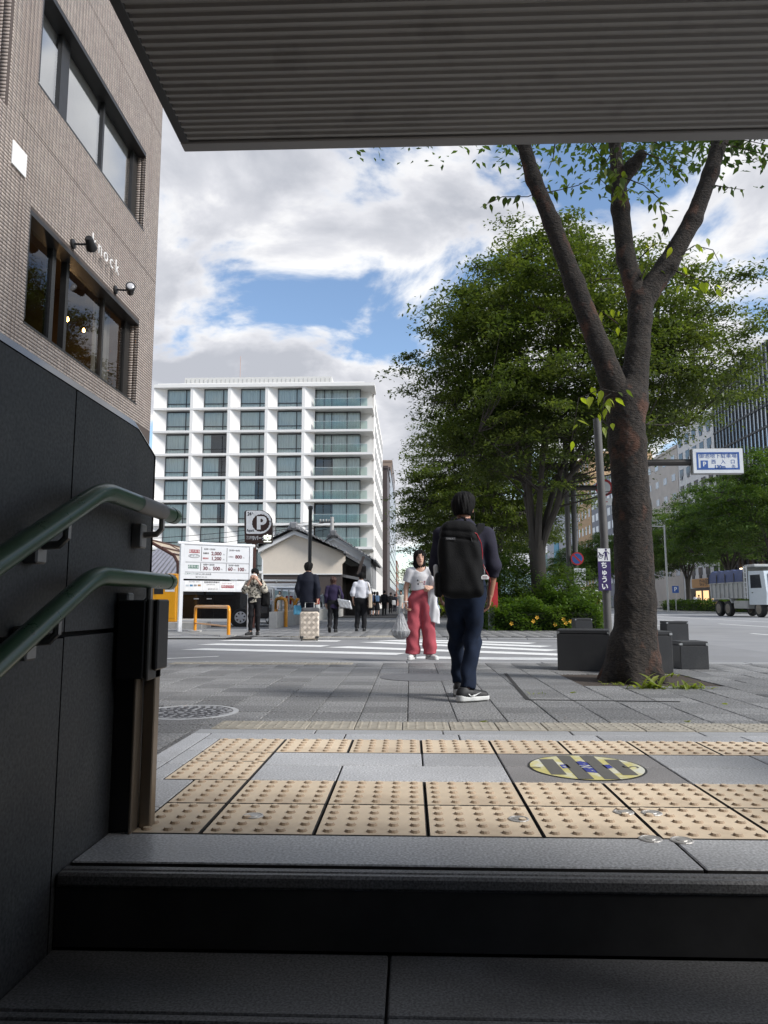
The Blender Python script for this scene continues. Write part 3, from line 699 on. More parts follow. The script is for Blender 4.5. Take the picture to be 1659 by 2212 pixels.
# tiled reveals at the far side of each window and on the far return
rv = []
for (a, b, c, d) in WIN:
    for i in range(2):
        for j in range(int((d-c)/TP)): rv.append((-(i+.5)*TQ, b-.0, c+(j+.5)*TP))
for i in range(8):
    for j in range(80): rv.append((-(i+.5)*TQ, 8.65, 7.2+(j+.5)*TP))
tb2 = tb[:, [1, 0, 2]].copy(); tb2[:, 1] *= -1
if rv:
    C3 = np.array(rv, np.float32); V = tb2[None]+C3[:, None, :]; F = tf[None]+(np.arange(len(C3))*8)[:, None, None]
    o = link('reveal_tiles', npmesh('reveal_tiles', V.reshape(-1, 3), F.reshape(-1, 4)[:, ::-1], M_tile), bb); o['kind'] = 'stuff'
M_gl = glass('window_glass', (0.85, 0.86, 0.86), 0.85, ior=1.42, gain=.9, base=.02)
M_glup = glass('window_glass_upper', (0.95, 0.95, 0.93), 0.97, ior=1.5, gain=1.2, base=.28, rough=.06)
M_int = mat('room_wall', (0.16, 0.12, 0.085), .9, var=.1); M_intd = mat('room_dark', (0.03, 0.028, 0.026), .9)
M_cur = mat('curtain_beige', (0.34, 0.31, 0.27), .95, var=.15, scale=3, stretch=(1, 6, .1))
def curtain(mb, y0, y1, z0, z1, x, amp=.03, n=40):
    P = []; F = []
    for i in range(n+1):
        y = y0+(y1-y0)*i/n; dx = amp*math.sin(i*1.9)+amp*.5*math.sin(i*.7)
        P += [(x+dx, y, z0), (x+dx*.6, y, z1)]
    for i in range(n): F.append((2*i, 2*i+2, 2*i+3, 2*i+1))
    mb.add(P, F)
for wi, (a, b, c, d) in enumerate(WIN):
    w = link('window', None, bb); fr = MB(); dx = -.20
    fr.box(dx-.06, 0.0, a, b, d-.07, d); fr.box(dx-.06, dx+.03, a, b, c, c+.05); fr.box(dx-.06, -.0, a, a+.04, c+.05, d-.07); fr.box(dx-.06, dx+.03, b-.26, b-.02, c+.05, d-.07)
    fr.box(dx-.02, .01, a, b, c-.02, c+.012)
    ml = [(10.42, 10.53), (10.88, 10.97), (12.27, 12.34)] if wi == 0 else [(10.34, 10.60), (11.90, 11.97)]
    for m0, m1 in ml: fr.box(dx-.06, dx+.035, m0, m1, c+.05, d-.07)
    fw = fr.build('window_frame', M_frame, bb)
    edges = [a+.04]+[e for m_ in ml for e in m_]+[b-.26]
    for k in range(0, len(edges), 2):
        y0, y1 = edges[k], edges[k+1]
        if wi == 0 and k == 2: continue      # this sash stands open
        MB().add([(dx, y0, c+.05), (dx, y1, c+.05), (dx, y1, d-.07), (dx, y0, d-.07)], [(0, 1, 2, 3)]).build('pane', M_gl if wi == 0 else M_glup, fw)
    bpy.data.objects.remove(w)
    rm_ = MB()
    x0, x1, y0, y1, z0, z1 = -3.2, dx-.07, a-1.2, b+.62, c-.9, d+.95
    rm_.add([(x0, y0, z0), (x0, y1, z0), (x0, y1, z1), (x0, y0, z1)], [(0, 1, 2, 3)]); rm_.add([(x0, y0, z1), (x1, y0, z1), (x1, y1, z1), (x0, y1, z1)], [(0, 3, 2, 1)])
    rm_.add([(x0, y0, z0), (x1, y0, z0), (x1, y1, z0), (x0, y1, z0)], [(0, 1, 2, 3)]); rm_.add([(x0, y1, z0), (x1, y1, z0), (x1, y1, z1), (x0, y1, z1)], [(0, 1, 2, 3)]); rm_.add([(x0, y0, z0), (x1, y0, z0), (x1, y0, z1), (x0, y0, z1)], [(3, 2, 1, 0)])
    rm_.build('room', M_int if wi == 0 else M_intd, bb)
    if wi == 0:
        for (q0, q1) in ((9.45, 10.02), (12.45, 13.15)):
            cu = MB(); curtain(cu, q0, q1, c-.1, d, dx-.22); cu.build('curtain', M_cur, bb, True)
        MB().box(-1.6, -1.5, 9.2, 13.8, 5.30, 5.36).build('rail', M_frame, bb)
    else:
        cu = MB(); curtain(cu, a, b-.2, c, d, dx-.07, .004, 60); cu.build('blind', mat('blind_grey', (.82, .79, .75), .9, var=.05, scale=1.5), bb, True)
M_bulb = emit('filament_bulb', (1.0, 0.55, 0.18), 9)
for k, (bq_, x) in enumerate((((106, 655), -.55), ((146, 688), -.75), ((181, 712), -1.0))):
    bp3 = PX(*bq_, BX+x); y, z = bp3.y, bp3.z
    t = thing('pendant_bulb', ['leftmost glowing bulb hanging behind the lower window', 'glowing bulb on a long cord in the open window gap', 'small glowing bulb behind the middle lower pane'][k], 'light bulb', (BX+x, y, z), group='pendant bulbs in the window')
    MB().lathe([(.004, -.06), (.025, -.04), (.030, -.015), (.020, .015), (.012, .03)], n=12).build('bulb', M_bulb, t, True)
    pl_ = bpy.data.lights.new('bulb_light', 'POINT'); pl_.energy = 3; pl_.color = (1, .62, .3); pl_.shadow_soft_size = .04; po_ = link('bulb_light', pl_, t, (0, 0, -.08))
    MB().lathe([(.014, .03), (.014, .07), (.004, .08)], n=10).build('socket', M_black, t); MB().tube([(0, 0, .07), (0, 0, 7.1-z)], .004, 6).build('cord', M_black, t)
# spotlights, plate and the wire letters
for k, (y, z) in enumerate(((10.66, 6.30), (12.32, 6.29))):
    t = thing('spotlight', ['black spotlight on the tiled wall nearer to the viewer, seen from behind', 'black spotlight near the building corner showing its glass lens'][k], 'spotlight', (BX, y, z), group='spotlights over the lower window')
    MB().lathe([(.075, .005), (.075, .035), (.05, .045)], axis='x', n=20).build('wall_plate', M_black, t, True)
    MB().tube([(.04, 0, 0), (.16, 0, -.01), (.22, .02, .0)], .018, 8).build('arm', M_black, t, True)
    hd = link('head', MB().lathe([(.045, -.12), (.06, -.10), (.068, .0), (.085, .06), (.085, .10), (.075, .10)], n=20).mesh('head', M_black, True), t, (.27, .04, .02))
    d = Vector((-.15, .9, -.35)) if k == 0 else Vector((.35, -.85, .25)); hd.rotation_euler = d.to_track_quat('Z', 'Y').to_euler()
    ln = MB().lathe([(.072, .09), (.06, .1), (.01, .106)], n=20).build('lens', mat('lens', (.5, .5, .52), .12), hd, True)
pl = MB().box(0, .02, 8.86, 9.21, 6.50, 6.83, .003).build('wall_plate', M_white, None, loc=(BX+.006, 0, 0)); tag(pl, 'small blank white plate on the brown tiled wall', 'plate')
kn = thing('wire_sign', 'thin white wire lettering standing off the brown tiled wall', 'sign', (BX+.11, 11.65, 6.60))
M_neon = mat('white_wire', (.78, .76, .74), .4)
for k, ch in enumerate('knock'):
    text('letter', ch, .34, M_neon, kn, (0, (k-2)*.235, .0), (R(90), 0, R(90)), bold=-.002, extr=.006)
    for dz in (-.07, .05): MB().tube([(-.10, (k-2)*.235-.02, dz), (0, (k-2)*.235-.02, dz)], .004, 5).build('standoff', M_bracket, kn)

# ------------------------------------------------------------------ white hotel
HY = 95.0
def hx(a, b, Y=HY): p = PY(301.7+a/2.8803, 768+b/2.8803, Y); return p.x, p.z
M_hot = mat('white_render', (0.82, 0.80, 0.765), .8, var=.03, scale=.8, dark=((0.78, 0.76, 0.72), .25, .55, .8))
M_hgl = glass('hotel_glass', (0.90, 0.98, 0.96), 1.0, ior=1.4, gain=1.0, base=.05); M_bal = glass('balcony_glass', (0.62, 0.80, 0.74), 0.85, ior=1.45)
M_hcur = mat('hotel_curtain', (0.88, 0.89, 0.86), .95, var=.12, scale=2.0, stretch=(9, 1, .15)); M_room = mat('hotel_room', (0.09, 0.095, 0.11), .8, var=.3, scale=.5)
X_L = hx(80, 500)[0]; X_R = hx(1450, 500)[0]; Zt = hx(700, 183)[1]; PITZ = (hx(700, 327)[1]-hx(700, 1050)[1])/5
ht = thing('hotel_building', 'white hotel block with a grid of deep windows behind the tiled-roof house', 'building', (X_L, HY, 0))
Wd = X_R-X_L
colx = [(hx(153, 500)[0]-X_L, hx(308, 500)[0]-X_L), (hx(386, 500)[0]-X_L, hx(542, 500)[0]-X_L), (hx(617, 500)[0]-X_L, hx(776, 500)[0]-X_L), (hx(849, 500)[0]-X_L, hx(1007, 500)[0]-X_L)]
BX0, BX1 = hx(1081, 500)[0]-X_L, hx(1367, 500)[0]-X_L
zs = [hx(700, 327)[1]-k*PITZ for k in range(-1, 9)]     # slab levels; zs[0] is the roof edge
D = .75; sw = .13
core = MB(); core.box(0, Wd-.05, 4.2, 36, 0, Zt-.1); core.build('core', M_hot, ht)
fr = MB()
pw = colx[1][0]-colx[0][1]
for (a, b) in colx:
    nx = b+pw*.24
    fr.add([(b+.001, 0, 0), (nx, 0, 0), (nx+pw*.0, D+.2, 0), (b+.001, D+.2, 0), (b+.001, 0, Zt), (nx, 0, Zt), (nx, D+.2, Zt), (b+.001, D+.2, Zt)], [(0, 1, 5, 4), (1, 2, 6, 5), (3, 0, 4, 7)])
    fr.add([(nx, .02, 0), (nx+pw*.74, D+.1, 0), (nx+pw*.74, D+.1, Zt), (nx, .02, Zt)], [(0, 1, 2, 3)])
a0 = colx[0][0]; fr.add([(0, 0, 0), (a0, D+.1, 0), (a0, D+.1, Zt), (0, 0, Zt)], [(0, 1, 2, 3)]); fr.add([(0, 0, 0), (0, 0, Zt), (0, 4.3, Zt), (0, 4.3, 0)], [(0, 1, 2, 3)])
fr.build('piers', M_hot, ht)
for k, z in enumerate(zs[:-1]):
    t = .30 if k else .45
    MB().box(-.05, Wd+(.0 if k else .25), -.03 if k else -.15, 4.25, z-t*.5, z+t*.5).build('floor_slab', M_hot, ht)
MB().box(.1, Wd-1.2, 1, 34, Zt, hx(700, 155)[1]).build('parapet', M_hot, ht)
p0, p1 = hx(252, 130)[0]-X_L, hx(1185, 130)[0]-X_L; zp0, zp1 = hx(700, 156)[1], hx(700, 106)[1]
ph = MB().box(p0, p1, 2, 30, zp0-.2, zp1).build('penthouse', mat('penthouse_panel', (.62, .61, .58), .6, var=.03), ht)
for k in range(34):
    x = p0+(p1-p0)*(k+.5)/34; MB().box(x-.03, x+.03, 1.96, 2.0, zp0, zp1-.25).build('panel_joint', mat('panel_joint', (.40, .39, .37), .8), ph)
MB().tube([(hx(571, 100)[0]-X_L, 5, zp1-.3), (hx(571, 100)[0]-X_L, 5, zp1+4.0)], .045, 5).build('lightning_rod', mat('rod', (.5, .35, .3), .5), ht)
# side wall facing the avenue with slots
sd = MB(); sd.box(Wd-.35, Wd-.02, 4.3, 36, 0, Zt); sd.build('side_wall', M_hot, ht)
for k in range(8):
    for j in range(8): MB().box(Wd-.04, Wd+.01, 7+j*3.7, 8.2+j*3.7, zs[k+1]+.6, zs[k+1]+2.2).build('side_window', M_frame, ht)
ww = colx[0][1]-colx[0][0]; wh = PITZ-.45
frm = MB(); e = .06
frm.box(0, ww, 0, .1, 0, e); frm.box(0, ww, 0, .1, wh-e, wh); frm.box(0, e, 0, .1, e, wh-e); frm.box(ww-e, ww, 0, .1, e, wh-e); frm.box(ww*.77-.05, ww*.77+.05, 0, .1, e, wh-e); frm.box(e, ww*.77-.05, 0, .1, wh*.235, wh*.235+.09); frm.box(ww*.77+.05, ww-e, 0, .1, wh*.235, wh*.235+.09)
frm = frm.mesh('window_frame', M_frame)
def pn(x0, x1, z0, z1, m): return MB().add([(x0, .05, z0), (x1, .05, z0), (x1, .05, z1), (x0, .05, z1)], [(0, 1, 2, 3)]).mesh('pane', m)
pms = [pn(e, ww*.77-.05, wh*.235+.09, wh-e, M_hgl), pn(ww*.77+.05, ww-e, wh*.235+.09, wh-e, M_hgl), pn(e, ww*.77-.05, e, wh*.235, M_hgl), pn(ww*.77+.05, ww-e, e, wh*.235, M_hgl)]
def hcur(x0, x1):
    P = []; F = []; n = max(8, int((x1-x0)*9))
    for i in range(n+1):
        x = x0+(x1-x0)*i/n; y = .22+.05*math.sin(i*2.1)+.03*math.sin(i*.8); P += [(x, y, 0), (x, y, wh)]
    for i in range(n): F.append((2*i, 2*i+2, 2*i+3, 2*i+1))
    return MB().add(P, F).mesh('curtain', M_hcur, True)
cfull = hcur(0, ww); chalf = hcur(0, ww*.62); cleft = hcur(0, ww*.3)
roomm = MB().add([(-.3, .1, 0), (ww+.3, .1, 0), (ww+.3, 2.6, 0), (-.3, 2.6, 0), (-.3, .1, wh), (ww+.3, .1, wh), (ww+.3, 2.6, wh), (-.3, 2.6, wh)], [(3, 2, 6, 7), (0, 3, 7, 4), (1, 5, 6, 2), (0, 1, 2, 3), (4, 7, 6, 5)]).mesh('room', M_room)
cstate = {(2, 1): cleft, (3, 1): chalf, (3, 2): chalf, (4, 2): chalf, (5, 1): chalf}
for k in range(8):
    for ci, (a, b) in enumerate(colx):
        w = link('window', frm, ht, (a, D, zs[k+1]+.17))
        for p in pms: link('pane', p, w)
        link('curtain', cstate.get((k, ci), cfull), w); link('room', roomm, w)
# balcony bay
bw_ = BX1-BX0
bfr = MB(); hb = PITZ-.35
for x in (0, bw_*.19, bw_*.36, bw_*.70, bw_-.06): bfr.box(x, x+.09, 0, .1, 0, hb)
bfr.box(0, bw_, 0, .1, hb-.1, hb-.001); bfr.box(0, bw_, 0, .1, .001, .1); bfr = bfr.mesh('balcony_frame', M_frame)
xs_ = [0, bw_*.19, bw_*.36, bw_*.70, bw_-.06]
bps = [MB().add([(xs_[i]+.09, .05, .1), (xs_[i+1], .05, .1), (xs_[i+1], .05, hb-.1), (xs_[i]+.09, .05, hb-.1)], [(0, 1, 2, 3)]).mesh('pane', M_hgl) for i in range(4)]
bsd = MB().add([(bw_+.02, .05, .1), (bw_+.02, 2.6, .1), (bw_+.02, 2.6, hb-.1), (bw_+.02, .05, hb-.1)], [(0, 1, 2, 3)]).mesh('pane', M_hgl)
def bcur(x0, x1):
    P = []; F = []; n = int((x1-x0)*8)
    for i in range(n+1):
        x = x0+(x1-x0)*i/n; y = .25+.05*math.sin(i*2.1); P += [(x, y, 0), (x, y, hb)]
    for i in range(n): F.append((2*i, 2*i+2, 2*i+3, 2*i+1))
    return MB().add(P, F).mesh('curtain', M_hcur, True)
bc1 = bcur(0, bw_); bc2 = bcur(bw_*.4, bw_)
brl = MB().add([(0, 0, 0), (bw_+1.0, 0, 0), (bw_+1.0, 0, 1.15), (0, 0, 1.15)], [(0, 1, 2, 3)]); brl.add([(bw_+1.0, 0, 0), (bw_+1.0, 2.0, 0), (bw_+1.0, 2.0, 1.15), (bw_+1.0, 0, 1.15)], [(0, 1, 2, 3)]); brl = brl.mesh('balustrade', M_bal)
brt = MB().box(0, bw_+1.0, -.02, .02, 1.15, 1.19).mesh('handrail', mat('pale_metal', (.6, .65, .63), .4, metal=.4))
for k in range(8):
    f_ = link('balcony_window', bfr, ht, (BX0, 1.6, zs[k+1]+.16))
    for p in bps: link('pane', p, f_)
    link('pane', bsd, f_); link('curtain', bc1 if k in (0, 1, 2, 4) else bc2, f_)
    r_ = link('balustrade', brl, ht, (BX0, .35, zs[k+1]+.15)); link('handrail', brt, r_)
MB().add([(BX0, 2.9, 0), (BX1, 2.9, 0), (BX1, 2.9, Zt), (BX0, 2.9, Zt)], [(0, 1, 2, 3)]).build('rear_wall', M_room, ht); MB().add([(BX1, 2.88, 0), (Wd-.3, 2.88, 0), (Wd-.3, 2.88, Zt), (BX1, 2.88, Zt)], [(0, 1, 2, 3)]).build('rear_wall', M_hot, ht)

# ------------------------------------------------------------------ tile-roofed houses
def zx(a, b, Y): p = PY(548.5+a/5.4987, 1086+b/5.4987, Y); return (p.x, p.z)
M_cream = mat('cream_plaster', (0.76, 0.67, 0.56), .9, var=.04, scale=3, bump=.1, bscale=40); M_wplas = mat('white_plaster', (0.76, 0.76, 0.75), .85, var=.05, scale=1.5)
M_kawara = mat('grey_roof_tile', (0.17, 0.17, 0.175), .55, var=.25, scale=6, tone='object'); M_dkwood = mat('dark_brown_wall', (0.075, 0.06, 0.055), .8, var=.12, scale=2)
def house(label, Y, dep, ridge, le, re, wall, band=None, lower=None, side=None, wmat=M_cream, zb=-.1):
    """gable end towards the viewer; points are (x, z) at plane Y"""
    t = thing('tile_roof_house', label, 'house', (0, Y, 0))
    MB().prism(wall, 0, .3, 'xz').build('gable_wall', wmat, t)
    MB().prism([(wall[0][0], zb), (wall[-1][0], zb), wall[-1], wall[0]], .03, .3, 'xz').build('lower_wall', M_dkwood, t)
    mb = MB()
    for (e, s) in ((le, -1), (re, 1)):
        d = Vector((e[0]-ridge[0], 0, e[1]-ridge[1])); n = int(d.length/.28)
        u = d.normalized(); nrm = Vector((-u.z, 0, u.x))*(-s)
        mb.add([(ridge[0], -.5, ridge[1]), (e[0], -.5, e[1]), (e[0], dep, e[1]), (ridge[0], dep, ridge[1])], [(0, 1, 2, 3)])
        mb.add([(ridge[0], -.5, ridge[1]-.18), (e[0], -.5, e[1]-.18), (e[0], dep, e[1]-.18), (ridge[0], dep, ridge[1]-.18)], [(3, 2, 1, 0)])
    rf = mb.build('roof', M_kawara, t)
    et = MB().tube([(0, -.04, 0), (0, .3, 0)], .085, 8).mesh('roof_tile', M_kawara); rw = MB().tube([(0, 0, 0), (0, dep+.5, 0)], .07, 6).mesh('roof_tile', M_kawara)
    for (e, s) in ((le, -1), (re, 1)):
        d = Vector((e[0]-ridge[0], 0, e[1]-ridge[1])); n = int(d.length/.27); u = d.normalized()
        for i in range(1, n):
            p = Vector((ridge[0], -.52, ridge[1]+.05))+u*(i*.27); link('roof_tile', rw if i % 2 else et, rf, p)
        MB().box(e[0]-.1, e[0]+.1, -.55, dep, e[1]-.12, e[1]+.06, .03).build('eave', M_kawara, rf)
    mb = MB(); mb.box(ridge[0]-.16, ridge[0]+.16, -.55, dep, ridge[1]-.05, ridge[1]+.28, .06); mb.box(ridge[0]-.26, ridge[0]+.26, -.7, -.5, ridge[1]-.12, ridge[1]+.34, .1); mb.tube([(ridge[0], -.72, ridge[1]+.08), (ridge[0], -.60, ridge[1]+.08)], .16, 12); mb.box(ridge[0]-.42, ridge[0]+.42, -.62, -.45, ridge[1]-.2, ridge[1]+.05, .08)
    mb.build('ridge', M_kawara, rf)
    if band: MB().prism(band, -.35, .0, 'xz').build('barge_band', M_wplas, t)
    if lower: MB().prism(lower[0], -.05, .02, 'xz').build('trim', mat('trim_grey', (.45, .43, .4), .8), t)
    return t
Y1 = 48.0
h1 = house('cream gabled house with grey tile roof beside the parking lot', Y1, 11, zx(487, 300, Y1), zx(50, 510, Y1), zx(1090, 590, Y1),
     [zx(110, 850, Y1), zx(110, 680, Y1), zx(70, 620, Y1), zx(90, 585, Y1), zx(487, 380, Y1), zx(1085, 590, Y1), zx(1085, 690, Y1), zx(1045, 730, Y1), zx(1045, 850, Y1)][::-1],
     band=[zx(60, 545, Y1), zx(487, 330, Y1), zx(700, 420, Y1), zx(690, 455, Y1), zx(487, 380, Y1), zx(65, 595, Y1)])
zg = zx(300, 850, Y1)[1]; MB().box(zx(110, 850, Y1)[0], zx(1045, 850, Y1)[0], -.04, .0, zg-.03, zg+.05).build('sill_band', M_wplas, h1)
a = zx(1045, 850, Y1); MB().box(zx(150, 0, Y1)[0], a[0]-.05, .31, 11, -.1, zg+.9).build('body', M_dkwood, h1)
# open shed side towards the street
mb = MB(); mb.prism([zx(1095, 600, Y1+2), zx(1270, 700, Y1+2), zx(1262, 735, Y1+2), zx(1095, 640, Y1+2)], 0, 8, 'xz'); mb.build('shed_roof', M_kawara, h1)
mb = MB(); p = zx(1235, 850, Y1+1); q = zx(1300, 635, Y1+1); mb.add([(p[0]-.08, 1, p[1]), (p[0]+.10, 1, p[1]), (q[0]+.10, 1, q[1]), (q[0]-.08, 1, q[1]), (p[0]-.08, 1.2, p[1]), (p[0]+.10, 1.2, p[1]), (q[0]+.10, 1.2, q[1]), (q[0]-.08, 1.2, q[1])], [(0, 1, 2, 3), (1, 5, 6, 2), (4, 7, 6, 5), (0, 3, 7, 4), (3, 2, 6, 7)]); mb.build('leaning_post', M_dkwood, h1)
mb = MB(); c0 = zx(1050, 850, Y1+1); c1 = zx(1330, 905, Y1+1); mb.prism([c0, c1, (c1[0], c1[1]-.18), (c0[0], c0[1]-.18)], .5, 5, 'xz'); mb.build('awning', M_kawara, h1)
mb = MB(); c0 = zx(1050, 600, Y1+4); c1 = zx(1330, 950, Y1+4); mb.box(c0[0], c1[0], 4, 4.2, -.1, zx(0, 720, Y1)[1]); mb.build('dark_interior', M_dkwood, h1)
Y2 = 56.0
h2 = house('white gabled storehouse with grey tile roof behind the cream house', Y2, 9, zx(950, 385, Y2), zx(700, 560, Y2), zx(1440, 690, Y2),
     [zx(720, 1000, Y2), zx(720, 560, Y2), zx(950, 425, Y2), zx(1390, 690, Y2), zx(1390, 1000, Y2)][::-1], wmat=M_wplas,
     band=[zx(860, 460, Y2), zx(950, 400, Y2), zx(1400, 650, Y2), zx(1395, 700, Y2), zx(950, 440, Y2), zx(870, 480, Y2)])
a = zx(1390, 850, Y2); MB().box(a[0]-3, a[0]-.01, .31, 9, -.1, zx(0, 690, Y2)[1]-.05).build('body', M_wplas, h2)
for k in range(3): MB().box(a[0]-.02, a[0]+.03, 1+k*2.6, 2.6+k*2.6, 2.0, 4.4).build('shutter', mat('grey_shutter', (.25, .25, .26), .7), h2)
# roofs further left, behind the payment machine
Y3 = 38.0
def dz(x, y, Y): p = PY(x, y, Y); return (p.x, p.z)
t = thing('tile_roof_house', 'low grey tile roof seen between the stair wall and the price board', 'house', (0, Y3, 0))
A, B = dz(300, 1190, Y3), dz(400, 1228, Y3)
mb = MB(); mb.add([(A[0], 3, A[1]+.3), (B[0], 3, A[1]+.1), (B[0]+.3, 0, B[1]-.5), (A[0]-.3, 0, B[1]-.4)], [(0, 3, 2, 1)]); rf = mb.build('roof', M_kawara, t)
M_kw2 = mat('pale_roof_tile', (.22, .22, .26), .5, var=.2, scale=6)
for i in range(13): 
    f_ = i/12; MB().tube([(A[0]+(B[0]-A[0])*f_, 3, A[1]+.32-.2*f_), (A[0]-.3+(B[0]-A[0]+.6)*f_, -.05, B[1]-.36-.1*f_)], .075, 6).build('roof_tile', M_kw2, rf)
MB().box(A[0]-.3, B[0]+.3, .6, 3, -.1, B[1]-.45).build('wall', M_cream, t)
t = thing('parking_shelter', 'brown framed shelter with translucent curved roof behind the price board', 'shelter', (0, 0, 0))
Y4 = 27.0
pts = [PY(320, 1168, Y4), PY(352, 1186, Y4), PY(376, 1200, Y4), PY(384, 1216, Y4), PY(385, 1280, Y4)]
M_brn = mat('brown_metal', (.085, .03, .02), .4, var=.1); M_poly = mat('polycarbonate', (.62, .50, .36), .4, var=.05)
for dy in (0, 2.5, 5): MB().tube([p+Vector((0, dy, 0)) for p in pts], .06, 8).build('frame', M_brn, t)
V = []; F = []
for p in pts[:4]: V += [p+Vector((0, -.05, .03)), p+Vector((0, 5.1, .03))]
for i in range(3): F.append((2*i, 2*i+2, 2*i+3, 2*i+1))
MB().add(V, F).build('roof_sheet', M_poly, t)
for p in pts[:4]: MB().tube([p+Vector((0, -.05, .06)), p+Vector((0, 5.1, .06))], .035, 6).build('purlin', M_brn, t)
MB().tube([pts[4], Vector((pts[4].x, pts[4].y, 0))], .06, 8).build('column', M_brn, t)

# ------------------------------------------------------------------ towers along the near side, further off
def tower(label, x0, x1, y0, y1, h, m, rows=0, cols=0, wm=None, wsz=(.7, .6), front=True, side='east', nm='office_building'):
    t = thing(nm, label, 'building', (x0, y0, 0))
    MB().box(0, x1-x0, 0, y1-y0, 0, h).build('wall', m, t); MB().box(-.15, x1-x0+.15, -.15, y1-y0+.15, h, h+.5).build('parapet', m, t)
    if rows:
        fh = (h-4)/rows; L = (y1-y0)/cols
        wme = MB().box(-.02, .09, -L*wsz[0]/2, L*wsz[0]/2, -fh*wsz[1]/2, fh*wsz[1]/2); 
        wme = wme.mesh('window', wm)
        for r in range(rows):
            for c in range(cols):
                xx = (x1-x0) if side == 'east' else -.07
                link('window', wme, t, (xx, L*(c+.5), 4+fh*(r+.5)))
    return t
M_brtow = mat('brown_panel', (.085, .062, .058), .45, var=.05, scale=.3); M_win = mat('dark_window', (.05, .065, .08), .12, var=.3, scale=.2); M_winl = mat('pale_window', (.45, .52, .58), .15, var=.3, scale=.2)
tt = PY(826, 1012, 134)
tower('dark brown slab tower beyond the white hotel', tt.x-9, tt.x+.9, 134, 150, tt.z, M_brtow, 0, 0)
tw = PY(845, 1016, 152); tower('glass-fronted tower after the brown slab tower', -14, -4.1, 151, 215, tw.z, M_brtow, 14, 16, M_winl, (.86, .78))
tw = PY(838, 1000, 230); tower('tan tower rising behind the brown slab tower', -22, -5.5, 228, 270, tw.z, mat('tan_panel', (.30, .22, .17), .7), 14, 10, M_win)
tw = PY(855, 1215, 290); tower('brick red low building far down the avenue', -16, -5.0, 285, 330, tw.z, mat('brick_red', (.30, .13, .09), .8), 5, 8, M_win)
# hill at the end of the avenue
V = []; F = []; n = 60
for i in range(n+1):
    x = -900+1800*i/n; h = 70+60*math.sin(i*.31+1)+30*math.sin(i*.9)+14*math.sin(i*2.3); V += [(x, 1500+40*math.sin(i*.7), -1), (x, 1900, max(25, h)), (x, 2300, -1)]
for i in range(n): F += [(3*i, 3*i+3, 3*i+4, 3*i+1), (3*i+1, 3*i+4, 3*i+5, 3*i+2)]
struct(MB().add(V, F).build('hills', mat('hazed_forest_hill', (.10, .15, .16), .95, var=.3, scale=.02), None, True))  # bluish green: distance haze is painted into the hill colour

# ------------------------------------------------------------------ far side of the avenue
FX = 46.0
def fy(px): return FX*_F/(px-885.0)
def ftop(px, py): return PX(px, py, FX).z
M_whc = mat('white_concrete', (.66, .66, .66), .8, var=.05, scale=.4); M_bgc = mat('beige_concrete', (.52, .48, .44), .85, var=.10, scale=.5); M_gry = mat('grey_concrete', (.27, .28, .31), .8, var=.06)
M_org = mat('ochre_tile', (.55, .36, .20), .7, var=.08); M_pgr = mat('pale_grey', (.45, .47, .52), .7, var=.05)
def block(label, pxr, pxl, top, m, rows, cols, wm, wsz=(.5, .5), nm='street_building', extra=None):
    y0, y1 = fy(pxr), fy(pxl); t = thing(nm, label, 'building', (FX, y0, 0)); h = ftop(*top); L = (y1-y0)/cols; fh = (h-4.5)/rows
    MB().box(.02, 16, 0, y1-y0-.05, 0, h).build('wall', m, t); MB().box(-.15, 16.1, -.02, y1-y0-.03, h, h+.5).build('parapet', m, t)
    wme = MB().box(-.05, .05, -L*wsz[0]/2, L*wsz[0]/2, -fh*wsz[1]/2, fh*wsz[1]/2).mesh('window', wm); sill = MB().box(-.12, .05, -L*wsz[0]*.28, L*wsz[0]*.28, -fh*wsz[1]*.5-.55, -fh*wsz[1]/2-.02).mesh('lower_light', wm); fme = MB().box(-.09, .0, -L*wsz[0]/2-.08, L*wsz[0]/2+.08, fh*wsz[1]/2, fh*wsz[1]/2+.12).mesh('lintel', m)
    for r in range(rows):
        for c in range(cols):
            w = link('window', wme, t, (0, L*(c+.5), 4.5+fh*(r+.5)))
            if extra: link('lower_light', sill, w); link('lintel', fme, w)
    return t
wb = block('white office block with small stepped windows across the avenue', 1562, 1466, (1500, 915), M_whc, 9, 6, M_win, (.52, .42), extra=True)
MB().box(-.12, .1, 1, fy(1466)-fy(1562)-1, .3, 3.2).build('shopfront', mat('shop_dark', (.06, .05, .045), .4), wb)
sg = MB().box(-.35, -.12, 4.0, 13.5, 3.3, 4.7, .03).build('sign_board', mat('orange_board', (.55, .30, .12), .5), wb)
text('lettering', 'なか卯', 1.2, M_black, sg, (-.36, 8.6, 4.0), (R(90), 0, R(-90)), bold=.02)
for k in range(3): MB().box(-.16, -.05, 4.5+k*2.9, 6.6+k*2.9, .5, 2.8).build('lit_shop_window', emit('shop_light', (1, .62, .3), .9), wb)
block('beige concrete building left of the white office block across the avenue', 1465, 1330, (1430, 985), M_bgc, 7, 9, M_winl, (.38, .36))
block('grey building with rows of pale windows behind the caution sign', 1328, 1277, (1300, 1040), M_gry, 8, 6, mat('bright_window', (.75, .78, .8), .3), (.6, .55))
block('ochre tiled building left of the grey one across the avenue', 1276, 1247, (1260, 990), M_org, 8, 4, M_winl, (.3, .5))
block('pale grey tower with a blue banner seen through the zelkova branches', 1246, 1180, (1215, 1045), M_pgr, 9, 6, M_winl, (.35, .3))
bn = MB().box(-.2, -.02, 0, 7, 0, 12).build('blue_banner', mat('banner_blue', (.03, .30, .50), .5), None, loc=(FX, fy(1205), 8)); tag(bn, 'bright blue banner hung on the pale grey tower', 'banner')
gb = thing('glass_building', 'dark glass curtain-wall building at the right edge across the avenue', 'building', (FX-2, fy(1760), 0))
gl_ = fy(1575)-fy(1760); gh = ftop(1640, 770)
